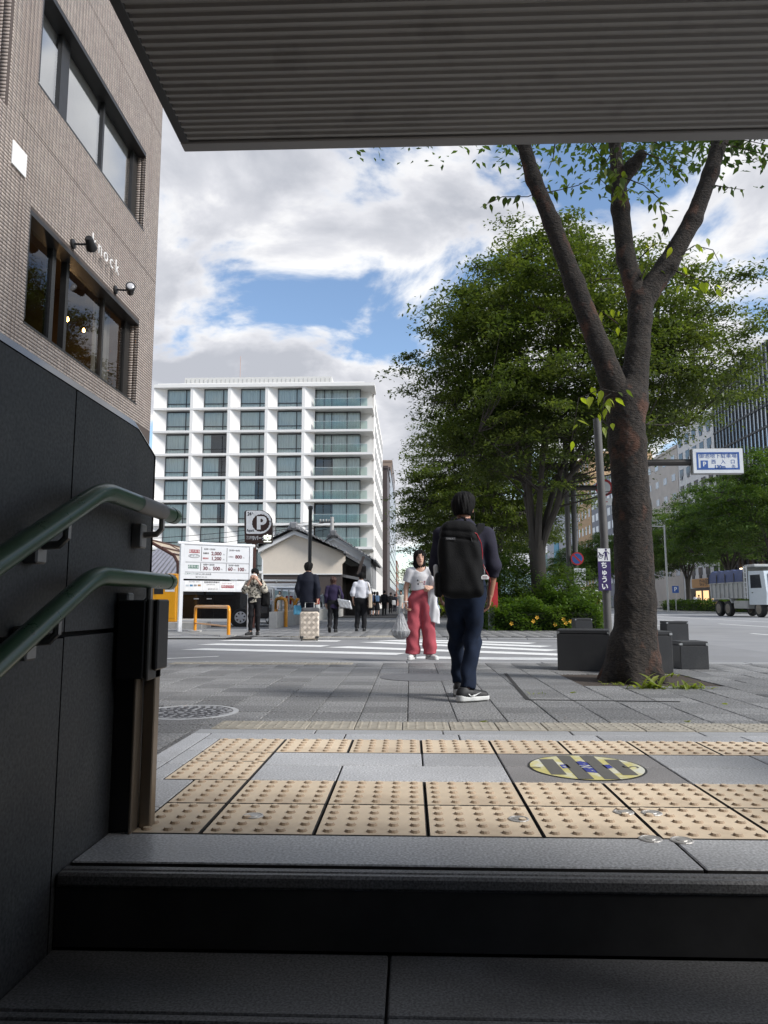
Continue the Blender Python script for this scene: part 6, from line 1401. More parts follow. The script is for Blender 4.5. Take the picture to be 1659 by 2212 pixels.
shrub('bushy shrub rising left of the zelkova trunk', (3.2, 25.2, 0), 1.25, 2.9, 9000, .12, 31, M_leaf2); shrub('airy shrub in front of the zelkova trunk base', (4.4, 23.6, 0), .9, 1.7, 4200, .11, 32); shrub('loose tall shrub right of the zelkova trunk', (5.6, 25.6, 0), 1.0, 2.2, 3600, .12, 33, M_leaf2); shrub('dense shrub close behind the man with the backpack', (2.75, 27.5, 0), 1.1, 2.4, 6500, .13, 34)
shrub('yellow-green fern-like shrub beside the squatting man', (2.3, 46, 0), 1.0, 1.5, 2600, .2, 35, leafmat('fern_leaf', [(.12, .16, .02), (.2, .24, .03), (.3, .32, .05)], .4))
# lamp post across the avenue
lx = PY(1443, 1300, 66); lt = thing('street_lamp', 'slim grey street lamp with short arm across the avenue', 'street lamp', (lx.x, 66, .05)); zt_ = PY(1440, 1135, 66).z
MB().tube([(0, 0, 0), (0, 0, zt_)], .09, 8).build('pole', M_steel, lt, True); MB().tube([(0, 0, zt_-.15), (-1.6, 0, zt_-.1)], .05, 6).build('arm', M_steel, lt); MB().box(-2.3, -1.5, -.12, .12, zt_-.18, zt_-.04, .03).build('lamp_head', M_steel, lt)
p_ = PY(1460, 1300, 70); pk = thing('parking_plate', 'small blue P plate on a post across the avenue', 'road sign', (p_.x, 70, .05)); zz = PY(1460, 1275, 70).z; MB().tube([(0, 0, 0), (0, 0, zz+.4)], .04, 6).build('post', M_steel, pk); MB().box(-.3, .3, -.06, -.04, zz-.3, zz+.35).build('plate', M_blu, pk); text('lettering', 'P', .55, M_white, pk, (0, -.065, zz+.03), bold=.01)
# ------------------------------------------------------------------ people
M_skin = mat('skin', (.60, .36, .26), .55, var=.08, scale=12); M_skin2 = mat('skin_tan', (.42, .21, .135), .55, var=.08, scale=12)
def cloth(name, col, rough=.85, var=.10, scale=5, bump=.25, bscale=90, **k): return mat(name, col, rough, var=var, scale=scale, bump=bump, bscale=bscale, spec=.25, **k)
M_hairk = mat('hair_black', (.0055, .005, .005), .7, spec=.2, var=.4, scale=30, bump=.45, bscale=70, stretch=(4, 4, .4)); M_hairb = mat('hair_brown', (.055, .020, .012), .5, var=.4, scale=30, bump=.8, bscale=70, stretch=(4, 4, .4)); M_hairg = mat('hair_grey', (.35, .34, .33), .6, var=.2)
DJ = dict(head=(0, .025, 1.595), neck=(0, .0, 1.43), shR=(.172, 0, 1.375), elR=(.225, -.03, 1.12), wrR=(.225, .05, .88), shL=(-.172, 0, 1.375), elL=(-.225, -.03, 1.12), wrL=(-.225, .05, .88),
          hipR=(.085, 0, .90), knR=(.09, .03, .50), anR=(.09, -.02, .085), hipL=(-.085, 0, .90), knL=(-.09, .03, .50), anL=(-.09, -.02, .085), chest=(0, 0, 1.30), waist=(0, 0, 1.08), pelvis=(0, 0, .94))
def lerp3(a, b, t): return tuple(a[i]+(b[i]-a[i])*t for i in range(3))
def unit(v): l = math.sqrt(sum(c*c for c in v))+1e-9; return tuple(c/l for c in v)
def clipd(X, Y, Z, p, n): return (X-p[0])*n[0]+(Y-p[1])*n[1]+(Z-p[2])*n[2]
def hand_fn(w, fd, nd, ts, curl):
    fd = Vector(unit(fd)); nd = Vector(nd); nd = (nd-fd*nd.dot(fd)).normalized(); sd = fd.cross(nd)*ts
    def fn(X, Y, Z):
        W = Vector(w); d = cone(X, Y, Z, W-fd*.05, W+fd*.01, .027, .023)
        for i, (o, l) in enumerate(((.030, .042), (.010, .048), (-.010, .045), (-.029, .035))):
            k0 = W+fd*.01+sd*o*.55; k1 = W+fd*(.088-.004*abs(i-1))+sd*o; d = smin(d, cone(X, Y, Z, k0, k1, .0135, .011), .012)
            c1, c2, c3 = curl*.6, curl*1.4, curl*2.0; a = k1+(fd*math.cos(c1)+nd*math.sin(c1))*l; b = a+(fd*math.cos(c2)+nd*math.sin(c2))*l*.62; e = b+(fd*math.cos(c3)+nd*math.sin(c3))*l*.5
            for p, q, r0, r1 in ((k1, a, .0095, .0085), (a, b, .0085, .0078), (b, e, .0078, .0062)): d = smin(d, cone(X, Y, Z, p, q, r0, r1), .004)
        t0 = W+fd*.02+sd*.015; t1 = t0+(sd*.75+fd*.55+nd*.25).normalized()*.042; t2 = t1+(fd*.9+sd*.2+nd*.3).normalized()*.03; t3 = t2+(fd+nd*.35).normalized()*.024
        for p, q, r0, r1 in ((t0, t1, .014, .011), (t1, t2, .0105, .0092), (t2, t3, .009, .007)): d = smin(d, cone(X, Y, Z, p, q, r0, r1), .006)
        return d
    return fn
def fold(X, Y, Z, a, f=26.0, ph=0.0):
    return a*(np.sin(Z*f+3*np.sin(X*11+ph)+2*np.sin(Y*13+ph*2))*.5+np.sin(Z*f*.53+X*31+ph)*.3+np.sin(X*43-Z*19+Y*27)*.2)
def person(label, loc, rz, H=1.70, J=None, skin=M_skin, hair=('short', M_hairk), hyaw=0.0, hpitch=0.0, top=None, bottom=None, shoes=None, h=.012, wid=1.0, curl=(.5, .5), palm=None, toes=None, face=True, group=None, skirt=None, nm='person', extra_body=None):
    s = H/1.72; j = dict(DJ); j.update(J or {}); j = {k: tuple(c*s for c in v) for k, v in j.items()}
    t = thing(nm, label, 'person', loc, rz, group)
    hc = j['head']; ch, sh = math.cos(-hyaw), math.sin(-hyaw); cpi, spi = math.cos(-hpitch), math.sin(-hpitch)
    def hl(X, Y, Z):      # head frame
        x, y, z = X-hc[0], Y-hc[1], Z-hc[2]; x, y = x*ch-y*sh, x*sh+y*ch; y, z = y*cpi-z*spi, y*spi+z*cpi; return x/s, y/s, z/s
    def hw(p):            # head frame -> person
        x, y, z = p; c2, s2 = math.cos(hpitch), math.sin(hpitch); y, z = y*c2-z*s2, y*s2+z*c2; c, q = math.cos(hyaw), math.sin(hyaw); x, y = x*c-y*q, x*q+y*c; return (hc[0]+x*s, hc[1]+y*s, hc[2]+z*s)
    def headd(X, Y, Z):
        x, y, z = hl(X, Y, Z)
        d = ell(x, y, z, (0, -.008, .03), (.076, .094, .088)); d = smin(d, ell(x, y, z, (0, .022, -.035), (.058, .066, .078)), .03)
        d = smin(d, ell(x, y, z, (0, .055, -.095), (.030, .026, .022)), .03)                     # chin
        d = smin(d, cone(x, y, z, (0, .084, .012), (0, .101, -.026), .007, .0125), .014)          # nose
        d = smin(d, ell(x, y, z, (0, .084, -.058), (.024, .012, .011)), .008)                     # lips
        for q in (-1, 1):
            d = smin(d, ell(x, y, z, (q*.079, -.012, -.012), (.011, .020, .032)), .008)           # ears
            d = np.maximum(d, -ell(x, y, z, (q*.030, .098, .012), (.017, .014, .009)))            # eye sockets
        return d*s
    def arm(X, Y, Z, q, r, k=.02): return chain(X, Y, Z, [j['sh'+q], j['el'+q], j['wr'+q]], r, k)
    def bodyd(X, Y, Z):
        d = headd(X, Y, Z); d = smin(d, cone(X, Y, Z, j['neck'], lerp3(j['neck'], hc, .62), .054*s*wid, .050*s*wid), .03*s)
        tor = chain(X, Y, Z, [j['neck'], j['chest'], j['waist'], j['pelvis']], [.05*s, .135*s*wid, .12*s*wid, .135*s*wid], .06*s, .64); d = smin(d, tor, .05*s)
        d = smin(d, cone(X, Y, Z, j['shL'], j['shR'], .045*s, .045*s), .04*s)
        for q in 'LR':
            d = smin(d, arm(X, Y, Z, q, [.046*s, .040*s, .027*s]), .03*s)
            d = smin(d, chain(X, Y, Z, [j['hip'+q], j['kn'+q], j['an'+q]], [.075*s, .052*s, .036*s], .03), .03*s)
        return d
    P = np.array(list(j.values())); lo, hi = P.min(0)-.17*s, P.max(0)+.2*s
    V, F = surfnet(bodyd, lo, hi, h); Vs, Fs = [V], [F]; n = len(V)
    for q, ts in (('R', 1), ('L', -1)):
        w = j['wr'+q]; fd = unit([w[i]-j['el'+q][i] for i in range(3)]); nd = (palm or {}).get(q, (-ts, 0, 0.01))
        c = curl[0] if q == 'R' else curl[1]; wv = np.array(w); V2, F2 = surfnet(hand_fn(w, fd, nd, ts, c), wv-.2, wv+.2, max(.0055, h*.5)); Vs.append(V2); Fs.append(F2+n); n += len(V2)
    link('body', npmesh('body', np.concatenate(Vs), np.concatenate(Fs), skin, True), t)
    # hair
    if hair:
        st, hm = hair
        def hairf(X, Y, Z):
            x, y, z = hl(X, Y, Z); az = np.arctan2(x, y); w = .0028*np.sin(az*13+z*15)+.0018*np.sin(az*29-z*40)
            d = ell(x, y, z, (0, -.014, .036), (.099, .112, .104) if st != 'bob' else (.086, .103, .097))
            if st == 'short':
                d = smin(d, ell(x, y, z, (0, -.035, -.02), (.078, .075, .078)), .03); d = smin(d, ell(x, y, z, (.02, -.01, .085), (.075, .09, .055)), .03)
                d = np.maximum(d-w, -(z+.070+.012*np.cos(az))); d = np.maximum(d, -ell(x, y, z, (0, .125, -.042), (.085, .085, .098)))
                for q in (-1, 1): d = np.maximum(d, -ell(x, y, z, (q*.095, .0, -.045), (.026, .04, .042)))
            elif st == 'thin':
                d = np.maximum(d-w, -(z+.05)); d = np.maximum(d, -ell(x, y, z, (0, .06, .06), (.12, .12, .11)))
            else:
                Lh = {'bob': .15, 'long': .34}[st]; b = cone(x, y, z, (0, -.012, .03), (0, -.03, -Lh+.06), .086, .100 if st == 'bob' else .085, .85); d = smin(d, b, .03)
                d = np.maximum(d-w*2.2, -(z+Lh+.015*np.sin(az*5))); d = np.maximum(d, -ell(x, y, z, (.006, .125, -.050), (.074, .102, .122))); d = np.maximum(d, -cone(x, y, z, (0, .10, -.1), (0, .12, -.4), .06, .09))
            return d*s
        sdfpart('hair', hairf, np.array(hc)-np.array((.16, .16, .46 if st == 'long' else .25))*s, np.array(hc)+np.array((.16, .16, .17))*s, max(h*.65, .006), hm, t)
    if face:
        for q in (-1, 1):
            mb = MB(); mb.lathe([(.003, -.004), (.011, 0), (.003, .004)], n=10); o = mb.build('eye', M_hairk, t, loc=hw((q*.030, .087, .011))); o.scale = (1.1*s, .6*s, 1.0*s); o.rotation_euler = (R(90), 0, hyaw)
            o = MB().box(-.017, .017, -.004, .004, -.0035, .0035, .002).build('eyebrow', M_hairk, t, loc=hw((q*.031, .088, .034)), rot=(0, q*R(-6), hyaw)); o.scale = (s, s, s)
        o = MB().box(-.021, .021, -.004, .004, -.005, .005, .003).build('mouth', mat('lips', (.32, .08, .07), .5), t, loc=hw((0, .094, -.058)), rot=(0, 0, hyaw)); o.scale = (s, s, s)
    if bottom:
        e = bottom.get('ease', 1.0); rr = bottom.get('r', (.098, .070, .055)); wz = bottom.get('waist', 1.03)*s
        def botf(X, Y, Z):
            pv = j['pelvis']; d = chain(X, Y, Z, [(pv[0], pv[1], wz+.02), pv, (pv[0], pv[1]+.0, pv[2]-.03*s)], [.138*s*wid*e, .158*s*wid*e, .15*s*wid*e], .05, .70)
            d = np.maximum(d, clipd(X, Y, Z, (pv[0], pv[1], wz), (0, 0, 1)))
            for q in 'LR':
                hp_, kn, an = j['hip'+q], j['kn'+q], j['an'+q]; l = chain(X, Y, Z, [hp_, kn, lerp3(kn, an, 1.15)], [c*s for c in rr], .03)
                fz = bottom.get('fold', .005); kk = 1+1.3*np.exp(-((Z-an[2]-.06)/.09)**2)+.8*np.exp(-((Z-kn[2])/.10)**2)
                l = l+fold(X, Y, Z, fz, 34, 1.0 if q == 'L' else 2.2)*kk; hd = unit([an[i]-kn[i] for i in range(3)]); hp2 = lerp3(kn, an, bottom.get('hem', .98)); l = np.maximum(l, clipd(X, Y, Z, hp2, hd)); d = smin(d, l, .035*s)
            return d+fold(X, Y, Z, .0025, 30)
        L_ = np.array([j[k] for k in ('hipR', 'hipL', 'knR', 'knL', 'anR', 'anL', 'pelvis')]); sdfpart('trousers', botf, L_.min(0)-.20*s, np.maximum(L_.max(0)+.20*s, (0, 0, wz+.05)), h, bottom['m'], t)
    if skirt:
        def skf(X, Y, Z):
            d = cone(X, Y, Z, (0, 0, 1.03*s), (0, 0, skirt['hem']*s-.1), .125*s, skirt.get('w', .22)*s, .8); d = np.maximum(d, np.maximum(Z-1.04*s, skirt['hem']*s-Z)); return d+.008*np.sin(np.arctan2(Y, X)*14)
        sdfpart('skirt', skf, (-.35*s, -.35*s, skirt['hem']*s-.05), (.35*s, .35*s, 1.1*s), h, skirt['m'], t)
    if top:
        e = top.get('ease', .022)*s; hz = top.get('hem', .92)*s; sl_ = top.get('sleeve', 1.0); sr = top.get('sr', (.066, .056, .042)); tw = top.get('w', 1.0)
        def topf(X, Y, Z):
            d = chain(X, Y, Z, [lerp3(j['neck'], j['chest'], .25), j['chest'], j['waist'], (j['pelvis'][0], j['pelvis'][1], hz-.03)], [.10*s*wid, .145*s*wid*tw+e*.5, .135*s*wid*tw+e*.6, (.15*wid*tw)*s+e*.6], .07*s, .66)
            d = smin(d, cone(X, Y, Z, j['shL'], j['shR'], .056*s, .056*s), .05*s); d = smin(d, cone(X, Y, Z, lerp3(j['shL'], j['shR'], .3), lerp3(j['neck'], hc, .12), .05*s, .058*s), .05*s); d = smin(d, cone(X, Y, Z, lerp3(j['shR'], j['shL'], .3), lerp3(j['neck'], hc, .12), .05*s, .058*s), .05*s)
            d = np.maximum(d+fold(X, Y, Z, top.get('fold', .004), 24, .7), hz-Z-.012*np.sin(X*19)*s)
            for q in 'LR':
                a, b, c = j['sh'+q], j['el'+q], j['wr'+q]
                pts, rs = ([a, b, lerp3(b, c, 1.1)], sr) if sl_ > .5 else ([a, lerp3(a, b, 1.1)], sr[:2])
                l = chain(X, Y, Z, pts, [r*s for r in rs], .03)+fold(X, Y, Z, .0045, 36, 3 if q == 'L' else 5)
                if sl_ > .5: ep = lerp3(b, c, (sl_-.5)*2*.97); dr = unit([c[i]-b[i] for i in range(3)])
                else: ep = lerp3(a, b, sl_*2); dr = unit([b[i]-a[i] for i in range(3)])
                l = np.maximum(l, clipd(X, Y, Z, ep, dr)); d = smin(d, l, .035*s)
            nk = top.get('neck', .062); d = np.maximum(d, -cone(X, Y, Z, (j['neck'][0], j['neck'][1]+.012*s, j['neck'][2]+(.012 if nk < .08 else -.02)*s), (hc[0], hc[1]+.05*s, hc[2]), nk*s, nk*s*1.3))
            return d
        L_ = np.array([j[k] for k in ('shR', 'shL', 'elR', 'elL', 'wrR', 'wrL', 'neck', 'pelvis')]); lo2 = L_.min(0)-.17*s; lo2[2] = min(lo2[2], hz-.05); sdfpart(top.get('nm', 'shirt'), topf, lo2, L_.max(0)+.15*s, h, top['m'], t)
        if top.get('collar'):
            def colf(X, Y, Z): d = cone(X, Y, Z, lerp3(j['neck'], hc, -.08), lerp3(j['neck'], hc, .24), .072*s, .060*s); return np.maximum(d, np.maximum(clipd(X, Y, Z, lerp3(j['neck'], hc, .22), (0, .15, 1)), -(d+.012)))
            sdfpart('collar', colf, np.array(j['neck'])-.12, np.array(j['neck'])+.16, min(h, .009), top['collar'], t)
    if shoes:
        for q in 'LR':
            an = Vector(j['an'+q]); f2 = (toes or {}).get(q, ((.12 if q == 'R' else -.12), 1, 0)); f_ = Vector(f2).normalized(); up = Vector((0, 0, 1)); sd = f_.cross(up).normalized(); up = sd.cross(f_); o = an-up*.085*s; k = shoes.get('k', 1.0)*s
            def loc_(X, Y, Z): px, py, pz = X-o.x, Y-o.y, Z-o.z; return (px*sd.x+py*sd.y+pz*sd.z)/k, (px*f_.x+py*f_.y+pz*f_.z)/k, (px*up.x+py*up.y+pz*up.z)/k
            def shf(X, Y, Z):
                x, y, z = loc_(X, Y, Z); d = cone(x, y, z, (0, -.045, .055), (0, .02, .06), .042, .042); d = smin(d, cone(x, y, z, (0, .02, .05), (0, .155, .034), .044, .036), .03); d = smin(d, cone(x, y, z, (0, -.03, .05), (0, -.03, .095), .038, .036), .02)
                return np.maximum(np.maximum(d, .020-z), z-.105)*k
            def sof(X, Y, Z):
                x, y, z = loc_(X, Y, Z); d = smin(cone(x, y, 0*z, (0, -.045, 0), (0, .05, 0), .043, .045), cone(x, y, 0*z, (0, .05, 0), (0, .158, 0), .047, .039), .02); tp_ = shoes.get('sole_h', .026)+.012*np.clip(-y/.06, 0, 1); return np.maximum(np.maximum(d, -z), z-tp_)*k
            b0 = np.array(o)-.26; b1 = np.array(o)+.26; so_ = sdfpart('shoe', shf, b0, b1, max(.0065, h*.7), shoes['m'], t); sdfpart('sole', sof, b0, b1, max(.0065, h*.7), shoes['sole'], so_)
            if shoes.get('mark'):
                for sgn in (-1, 1):
                    pts = [(-.035, .060), (-.015, .040), (.02, .036), (.085, .068), (.025, .050), (-.01, .053)]; P_ = [o+(sd*sgn*.0485*(1-.0*y)+f_*(y+.02)+up*z)*k for y, z in pts]; MB().add(P_, [tuple(range(6))]).build('shoe_mark', shoes['mark'], so_)
    return t, j, s
M_shk = mat('shoe_black', (.015, .015, .016), .6, var=.2, scale=30); M_shw = mat('shoe_white', (.68, .68, .66), .6, var=.06, scale=20); M_solw = mat('sole_white', (.62, .62, .60), .6, var=.1); M_solk = mat('sole_black', (.02, .02, .02), .7)
# --- man with the backpack
A0 = Vector((.452, 6.16, 0))
M_knit = cloth('navy_knit', (.028, .027, .042), .95, .15, 40, .3, 160); M_jean = cloth('indigo_denim', (.0095, .016, .034), .9, .35, 7, .3, 220, dark=((.022, .036, .07), 5, .55, .75))
mA, jA, sA = person('man in navy sweater and dark jeans walking away with a black backpack', A0, R(3), 1.70, dict(head=(.0, .03, 1.592), shR=(.192, 0, 1.365), shL=(-.192, 0, 1.365), elR=(.245, -.02, 1.10), wrR=(.222, .06, .865), elL=(-.24, .0, 1.11), wrL=(-.20, .13, .90),
    knR=(.068, .03, .50), anR=(-.005, -.07, .092), knL=(-.055, .16, .505), anL=(-.02, .30, .10)), skin=M_skin2, hyaw=R(-14), top=dict(m=M_knit, sleeve=.68, hem=.86, sr=(.070, .056, .046), fold=.008, nm='sweater', w=1.02), bottom=dict(m=M_jean, r=(.094, .068, .056), fold=.010, hem=.97), shoes=dict(m=M_shk, sole=M_solw, sole_h=.034, mark=M_white, k=1.06), toes=dict(R=(.93, .40, 0), L=(.1, 1, -.05)), h=.0095, wid=1.04, curl=(.55, .4))
MK = mat('mask_black', (.012, .012, .013), .8)
hcA = jA['head']; MB().tube([(hcA[0]+.085, hcA[1]+.02, hcA[2]+.0), (hcA[0]+.098, hcA[1]+.03, hcA[2]-.05), (hcA[0]+.092, hcA[1]+.03, hcA[2]-.13)], .003, 5).build('mask_loop', MK, mA); MB().box(.066, .096, .035, .075, 1.425, 1.47, .008).build('chin_mask', MK, mA)
# backpack
M_bp = cloth('backpack_nylon', (.0055, .0055, .006), .8, .3, 20, .4, 120)
bp = thing('backpack', 'black backpack with red cord and white tag worn by the walking man', 'backpack', A0, R(3))
def bpf(X, Y, Z):
    x = X+.062+.05*(Z-1.14); y = Y+.215; z = Z-1.13
    wz = .172-.035*np.clip(z/.3, 0, 1)**2+.01*np.clip(-z/.3, 0, 1); d = rbox(x/wz*.17, y+.03*np.clip(z/.3, 0, 1), z, (0, 0, 0), (.17, .105-.0, .305), .075)
    d = d+.006*np.exp(-((z-.215+.1*x)/.012)**2)*(y < .02)                 # crease of the top pocket
    return d+fold(X, Y, Z, .0075, 15, 2)+.005*np.sin(X*50+Z*22)*np.clip(x*7+.2, 0, 1)+.008*np.exp(-((z-.16+.12*x)/.010)**2)
sdfpart('bag', bpf, (-.32, -.37, .78), (.17, -.05, 1.50), .0085, M_bp, bp)
def strap(pts, w=.028, th=.007, nm='strap', m=M_bp):
    mb = MB(); P = []; F = []
    pts = [Vector(p) for p in pts]
    for i, p in enumerate(pts):
        tg = (pts[min(i+1, len(pts)-1)]-pts[max(0, i-1)]).normalized(); sx = Vector((1, 0, 0)); sx = (sx-tg*sx.dot(tg)).normalized(); nn = tg.cross(sx)
        P += [p-sx*w-nn*th, p+sx*w-nn*th, p+sx*w+nn*th, p-sx*w+nn*th]
    for i in range(len(pts)-1):
        for k in range(4): F.append((i*4+k, i*4+(k+1) % 4, i*4+4+(k+1) % 4, i*4+4+k))
    F += [(3, 2, 1, 0), tuple(range(len(P)-4, len(P)))]; return mb.add(P, F).build(nm, m, bp, True)
for sx in (-.125, .125): strap([(sx*.75-.02, -.155, 1.34), (sx*.95, -.135, 1.39), (sx*1.08, -.085, 1.425), (sx*1.12, -.02, 1.438), (sx*1.13, .06, 1.41), (sx*1.12, .115, 1.33), (sx*1.2, .13, 1.15), (sx*1.45, .04, 1.0)])
strap([(-.135, -.19, 1.41), (-.12, -.20, 1.465), (-.075, -.205, 1.487), (-.02, -.20, 1.465), (.0, -.19, 1.41)], .010, .005, 'grab_handle')
MB().tube([(-.20, -.318, 1.325), (-.12, -.327, 1.345), (-.02, -.325, 1.348), (.045, -.30, 1.33)], .004, 5).build('zip', M_bracket, bp)
MB().tube([(.005, -.325, 1.345), (.012, -.335, 1.30), (.02, -.33, 1.265)], .004, 5).build('zip_pull', M_solk, bp)
MB().box(-.19, -.11, -.337, -.328, 1.275, 1.30, .003).build('label_patch', mat('label_dark', (.03, .03, .032), .5), bp); text('label_text', 'TIMBUK2', .016, mat('label_print', (.35, .35, .36), .5), bp, (-.15, -.3385, 1.287))
M_cord = mat('red_cord', (.32, .012, .02), .5)
MB().tube([(.02, -.327, 1.345), (.06, -.315, 1.33), (.10, -.28, 1.26), (.112, -.26, 1.18), (.108, -.26, 1.11), (.125, -.26, 1.06), (.155, -.22, 1.02), (.19, -.13, .97), (.205, -.06, .95), (.20, -.02, .90)], .0045, 6).build('cord', M_cord, bp, True)
MB().tube([(.115, -.27, 1.06), (.122, -.285, 1.045), (.13, -.28, 1.06), (.122, -.275, 1.075), (.115, -.27, 1.06)], .003, 5).build('tag_ring', M_steel, bp); MB().tube([(.122, -.28, 1.045), (.124, -.285, 1.005)], .002, 5).build('tag_cord', M_steel, bp)
MB().prism([(.092, .972), (.155, .972), (.158, .988), (.142, 1.006), (.110, 1.006), (.090, .988)], -.292, -.287, 'xz').build('tag', M_white, bp)
for z in (.992, .982): MB().box(.105, .143, -.2935, -.2922, z-.002, z+.002).build('tag_print', MATS['numeral_maroon'], bp)
def pkf(X, Y, Z): return rbox(X, Y, Z, (-.235, -.20, .93), (.03, .075, .10), .03)
sdfpart('side_pocket', pkf, (-.29, -.3, .80), (-.18, -.1, 1.06), .009, M_bp, bp)
def btf(X, Y, Z): return cone(X, Y, Z, (-.245, -.18, 1.00), (-.255, -.19, 1.075), .025, .02)
sdfpart('pocket_tissue', btf, (-.3, -.25, .95), (-.2, -.1, 1.12), .008, M_white, bp)

# --- woman in pink trousers
B0 = G(910, 1424.5); B0.z = 0
M_tee = cloth('white_tee', (.74, .73, .74), .9, .04, 6, .2, 120); M_pink = cloth('pink_denim', (.42, .085, .105), .9, .10, 6, .3, 200)
mB, jB, sB = person('woman in white t-shirt and wide pink trousers facing the viewer with shopping', B0, R(176), 1.545, dict(head=(.015, .03, 1.59), wrR=(.235, .06, .90), elR=(.235, -.02, 1.13), shR=(.162, 0, 1.37), shL=(-.162, 0, 1.37), elL=(-.225, -.01, 1.12), wrL=(-.165, .19, 1.12), hipR=(.088, 0, .92), hipL=(-.088, 0, .92), knR=(.118, .02, .5), knL=(-.118, .02, .5), anR=(.135, -.01, .085), anL=(-.135, -.01, .085), pelvis=(0, 0, .97)),
    hair=('bob', M_hairk), hyaw=R(14), top=dict(m=M_tee, sleeve=.33, hem=1.085, sr=(.082, .088, .08), neck=.085, w=1.02, fold=.005, nm='t_shirt'), bottom=dict(m=M_pink, r=(.116, .102, .112), waist=1.09, fold=.006, hem=.99, ease=.98), shoes=dict(m=M_shw, sole=M_solw, mark=M_shk, k=1.02), toes=dict(R=(.25, 1, 0), L=(-.75, .9, 0)), h=.0095, wid=.95, curl=(1.0, 1.2), palm=dict(L=(.6, -.2, -.8)))
MB().lathe([(.034, -.008), (.037, 0), (.034, .008)], jB['wrR'], 16).build('wristband', M_white, mB, True)
for dx, dz_, c in ((.035, .02, (.05, .05, .05)), (.03, -.03, (.06, .06, .07)), (.0, .0, (.62, .55, .45)), (-.03, -.005, (.6, .45, .42)), (-.06, .0, (.45, .18, .22)), (-.055, -.03, (.4, .2, .25))):
    MB().lathe([(.003, -.003), (.015, 0), (.003, .003)], (dx, .122, 1.21*sB+dz_), 8, 'y').build('shirt_print', mat('print_%d' % int(abs(dx)*1000+abs(dz_)*10000), c, .9), mB)
# plastic bag
M_plas = bpy.data.materials.new('white_plastic'); M_plas.use_nodes = True
def plastic():
    t = M_plas.node_tree; t.nodes.clear(); L = t.links.new; o = N(t, 'ShaderNodeOutputMaterial'); p = N(t, 'ShaderNodeBsdfPrincipled'); p.inputs['Base Color'].default_value = (.62, .63, .64, 1); p.inputs['Roughness'].default_value = .3; tr = N(t, 'ShaderNodeBsdfTransparent'); tl = N(t, 'ShaderNodeBsdfTranslucent'); tl.inputs[0].default_value = (.7, .7, .7, 1)
    n = N(t, 'ShaderNodeTexNoise'); n.inputs['Scale'].default_value = 14; tc = N(t, 'ShaderNodeTexCoord'); mp = N(t, 'ShaderNodeMapping'); mp.inputs['Scale'].default_value = (3, 3, .5); L(tc.outputs['Object'], mp.inputs[0]); L(mp.outputs[0], n.inputs['Vector'])
    bp_ = N(t, 'ShaderNodeBump'); bp_.inputs['Distance'].default_value = .02; L(n.outputs[0], bp_.inputs['Height']); L(bp_.outputs[0], p.inputs['Normal'])
    m1 = N(t, 'ShaderNodeMixShader'); m1.inputs[0].default_value = .35; L(p.outputs[0], m1.inputs[1]); L(tl.outputs[0], m1.inputs[2]); m2 = N(t, 'ShaderNodeMixShader'); m2.inputs[0].default_value = .22; L(m1.outputs[0], m2.inputs[1]); L(tr.outputs[0], m2.inputs[2]); L(m2.outputs[0], o.inputs[0])
plastic(); MATS['white_plastic'] = M_plas
wR = jB['wrR']; pbg = thing('plastic_bag', 'translucent white plastic bag hanging from the woman\'s hand', 'bag', B0, R(176))
def pbf(X, Y, Z):
    x, y, z = X-(wR[0]+.07), Y-wR[1]-.03, Z-(wR[2]-.38); a = np.arctan2(y, x); up = np.clip((z+.02)/.27, 0, 1); r = .135*(1-.86*up**.8); d = np.sqrt(x*x+(y/.72)**2)-r; bt_ = ell(x, y, z, (0, 0, -.02), (.138, .10, .125)); d = np.where(z > -.02, d, bt_); return d+.007*np.sin(a*11+z*9)*(.3+up)+.004*np.sin(a*23+z*30)
sdfpart('bag', lambda X, Y, Z: np.maximum(pbf(X, Y, Z), Z-(wR[2]-.08)), (wR[0]-.13, wR[1]-.18, wR[2]-.56), (wR[0]+.27, wR[1]+.24, wR[2]), .009, M_plas, pbg)
sdfpart('contents', lambda X, Y, Z: ell(X, Y, Z, (wR[0]+.07, wR[1]+.03, wR[2]-.44), (.105, .075, .07))+fold(X, Y, Z, .01, 40), (wR[0]-.1, wR[1]-.1, wR[2]-.54), (wR[0]+.2, wR[1]+.16, wR[2]-.33), .012, mat('bag_contents', (.10, .11, .11), .6, var=.5, scale=25), pbg)
for dx in (-.0, .03): MB().tube([(wR[0]-.005+dx*.3, wR[1]+.01, wR[2]-.075), (wR[0]+.035+dx, wR[1]+.02, wR[2]-.13), (wR[0]+.06+dx, wR[1]+.03, wR[2]-.19)], [.008, .012, .02], 6).build('handle', M_plas, pbg)
# white garment over her arm
gm = thing('white_jacket', 'crumpled white jacket draped over the woman\'s forearm', 'jacket', B0, R(176)); wL = jB['wrL']; eL = jB['elL']
def gmf(X, Y, Z):
    d = cone(X, Y, Z, (eL[0]+.02, eL[1]+.05, eL[2]+.13), (eL[0]-.06, eL[1]+.11, eL[2]+.02), .075, .075); d = smin(d, cone(X, Y, Z, (eL[0]+.03, eL[1]+.10, eL[2]-.02), (eL[0]-.0, eL[1]+.08, .50), .055, .07, .6), .06); d = smin(d, cone(X, Y, Z, (eL[0]+.06, eL[1]+.08, eL[2]-.05), (eL[0]+.06, eL[1]+.08, .56), .045, .045, .6), .04)
    return np.maximum(d+fold(X, Y, Z, .010, 30, 1)+.006*np.sin(X*75+Z*9), .50+.3*(X-eL[0]+.05)-Z)
sdfpart('cloth', gmf, (eL[0]-.26, eL[1]-.13, .42), (eL[0]+.17, eL[1]+.25, eL[2]+.25), .0095, M_tee, gm)
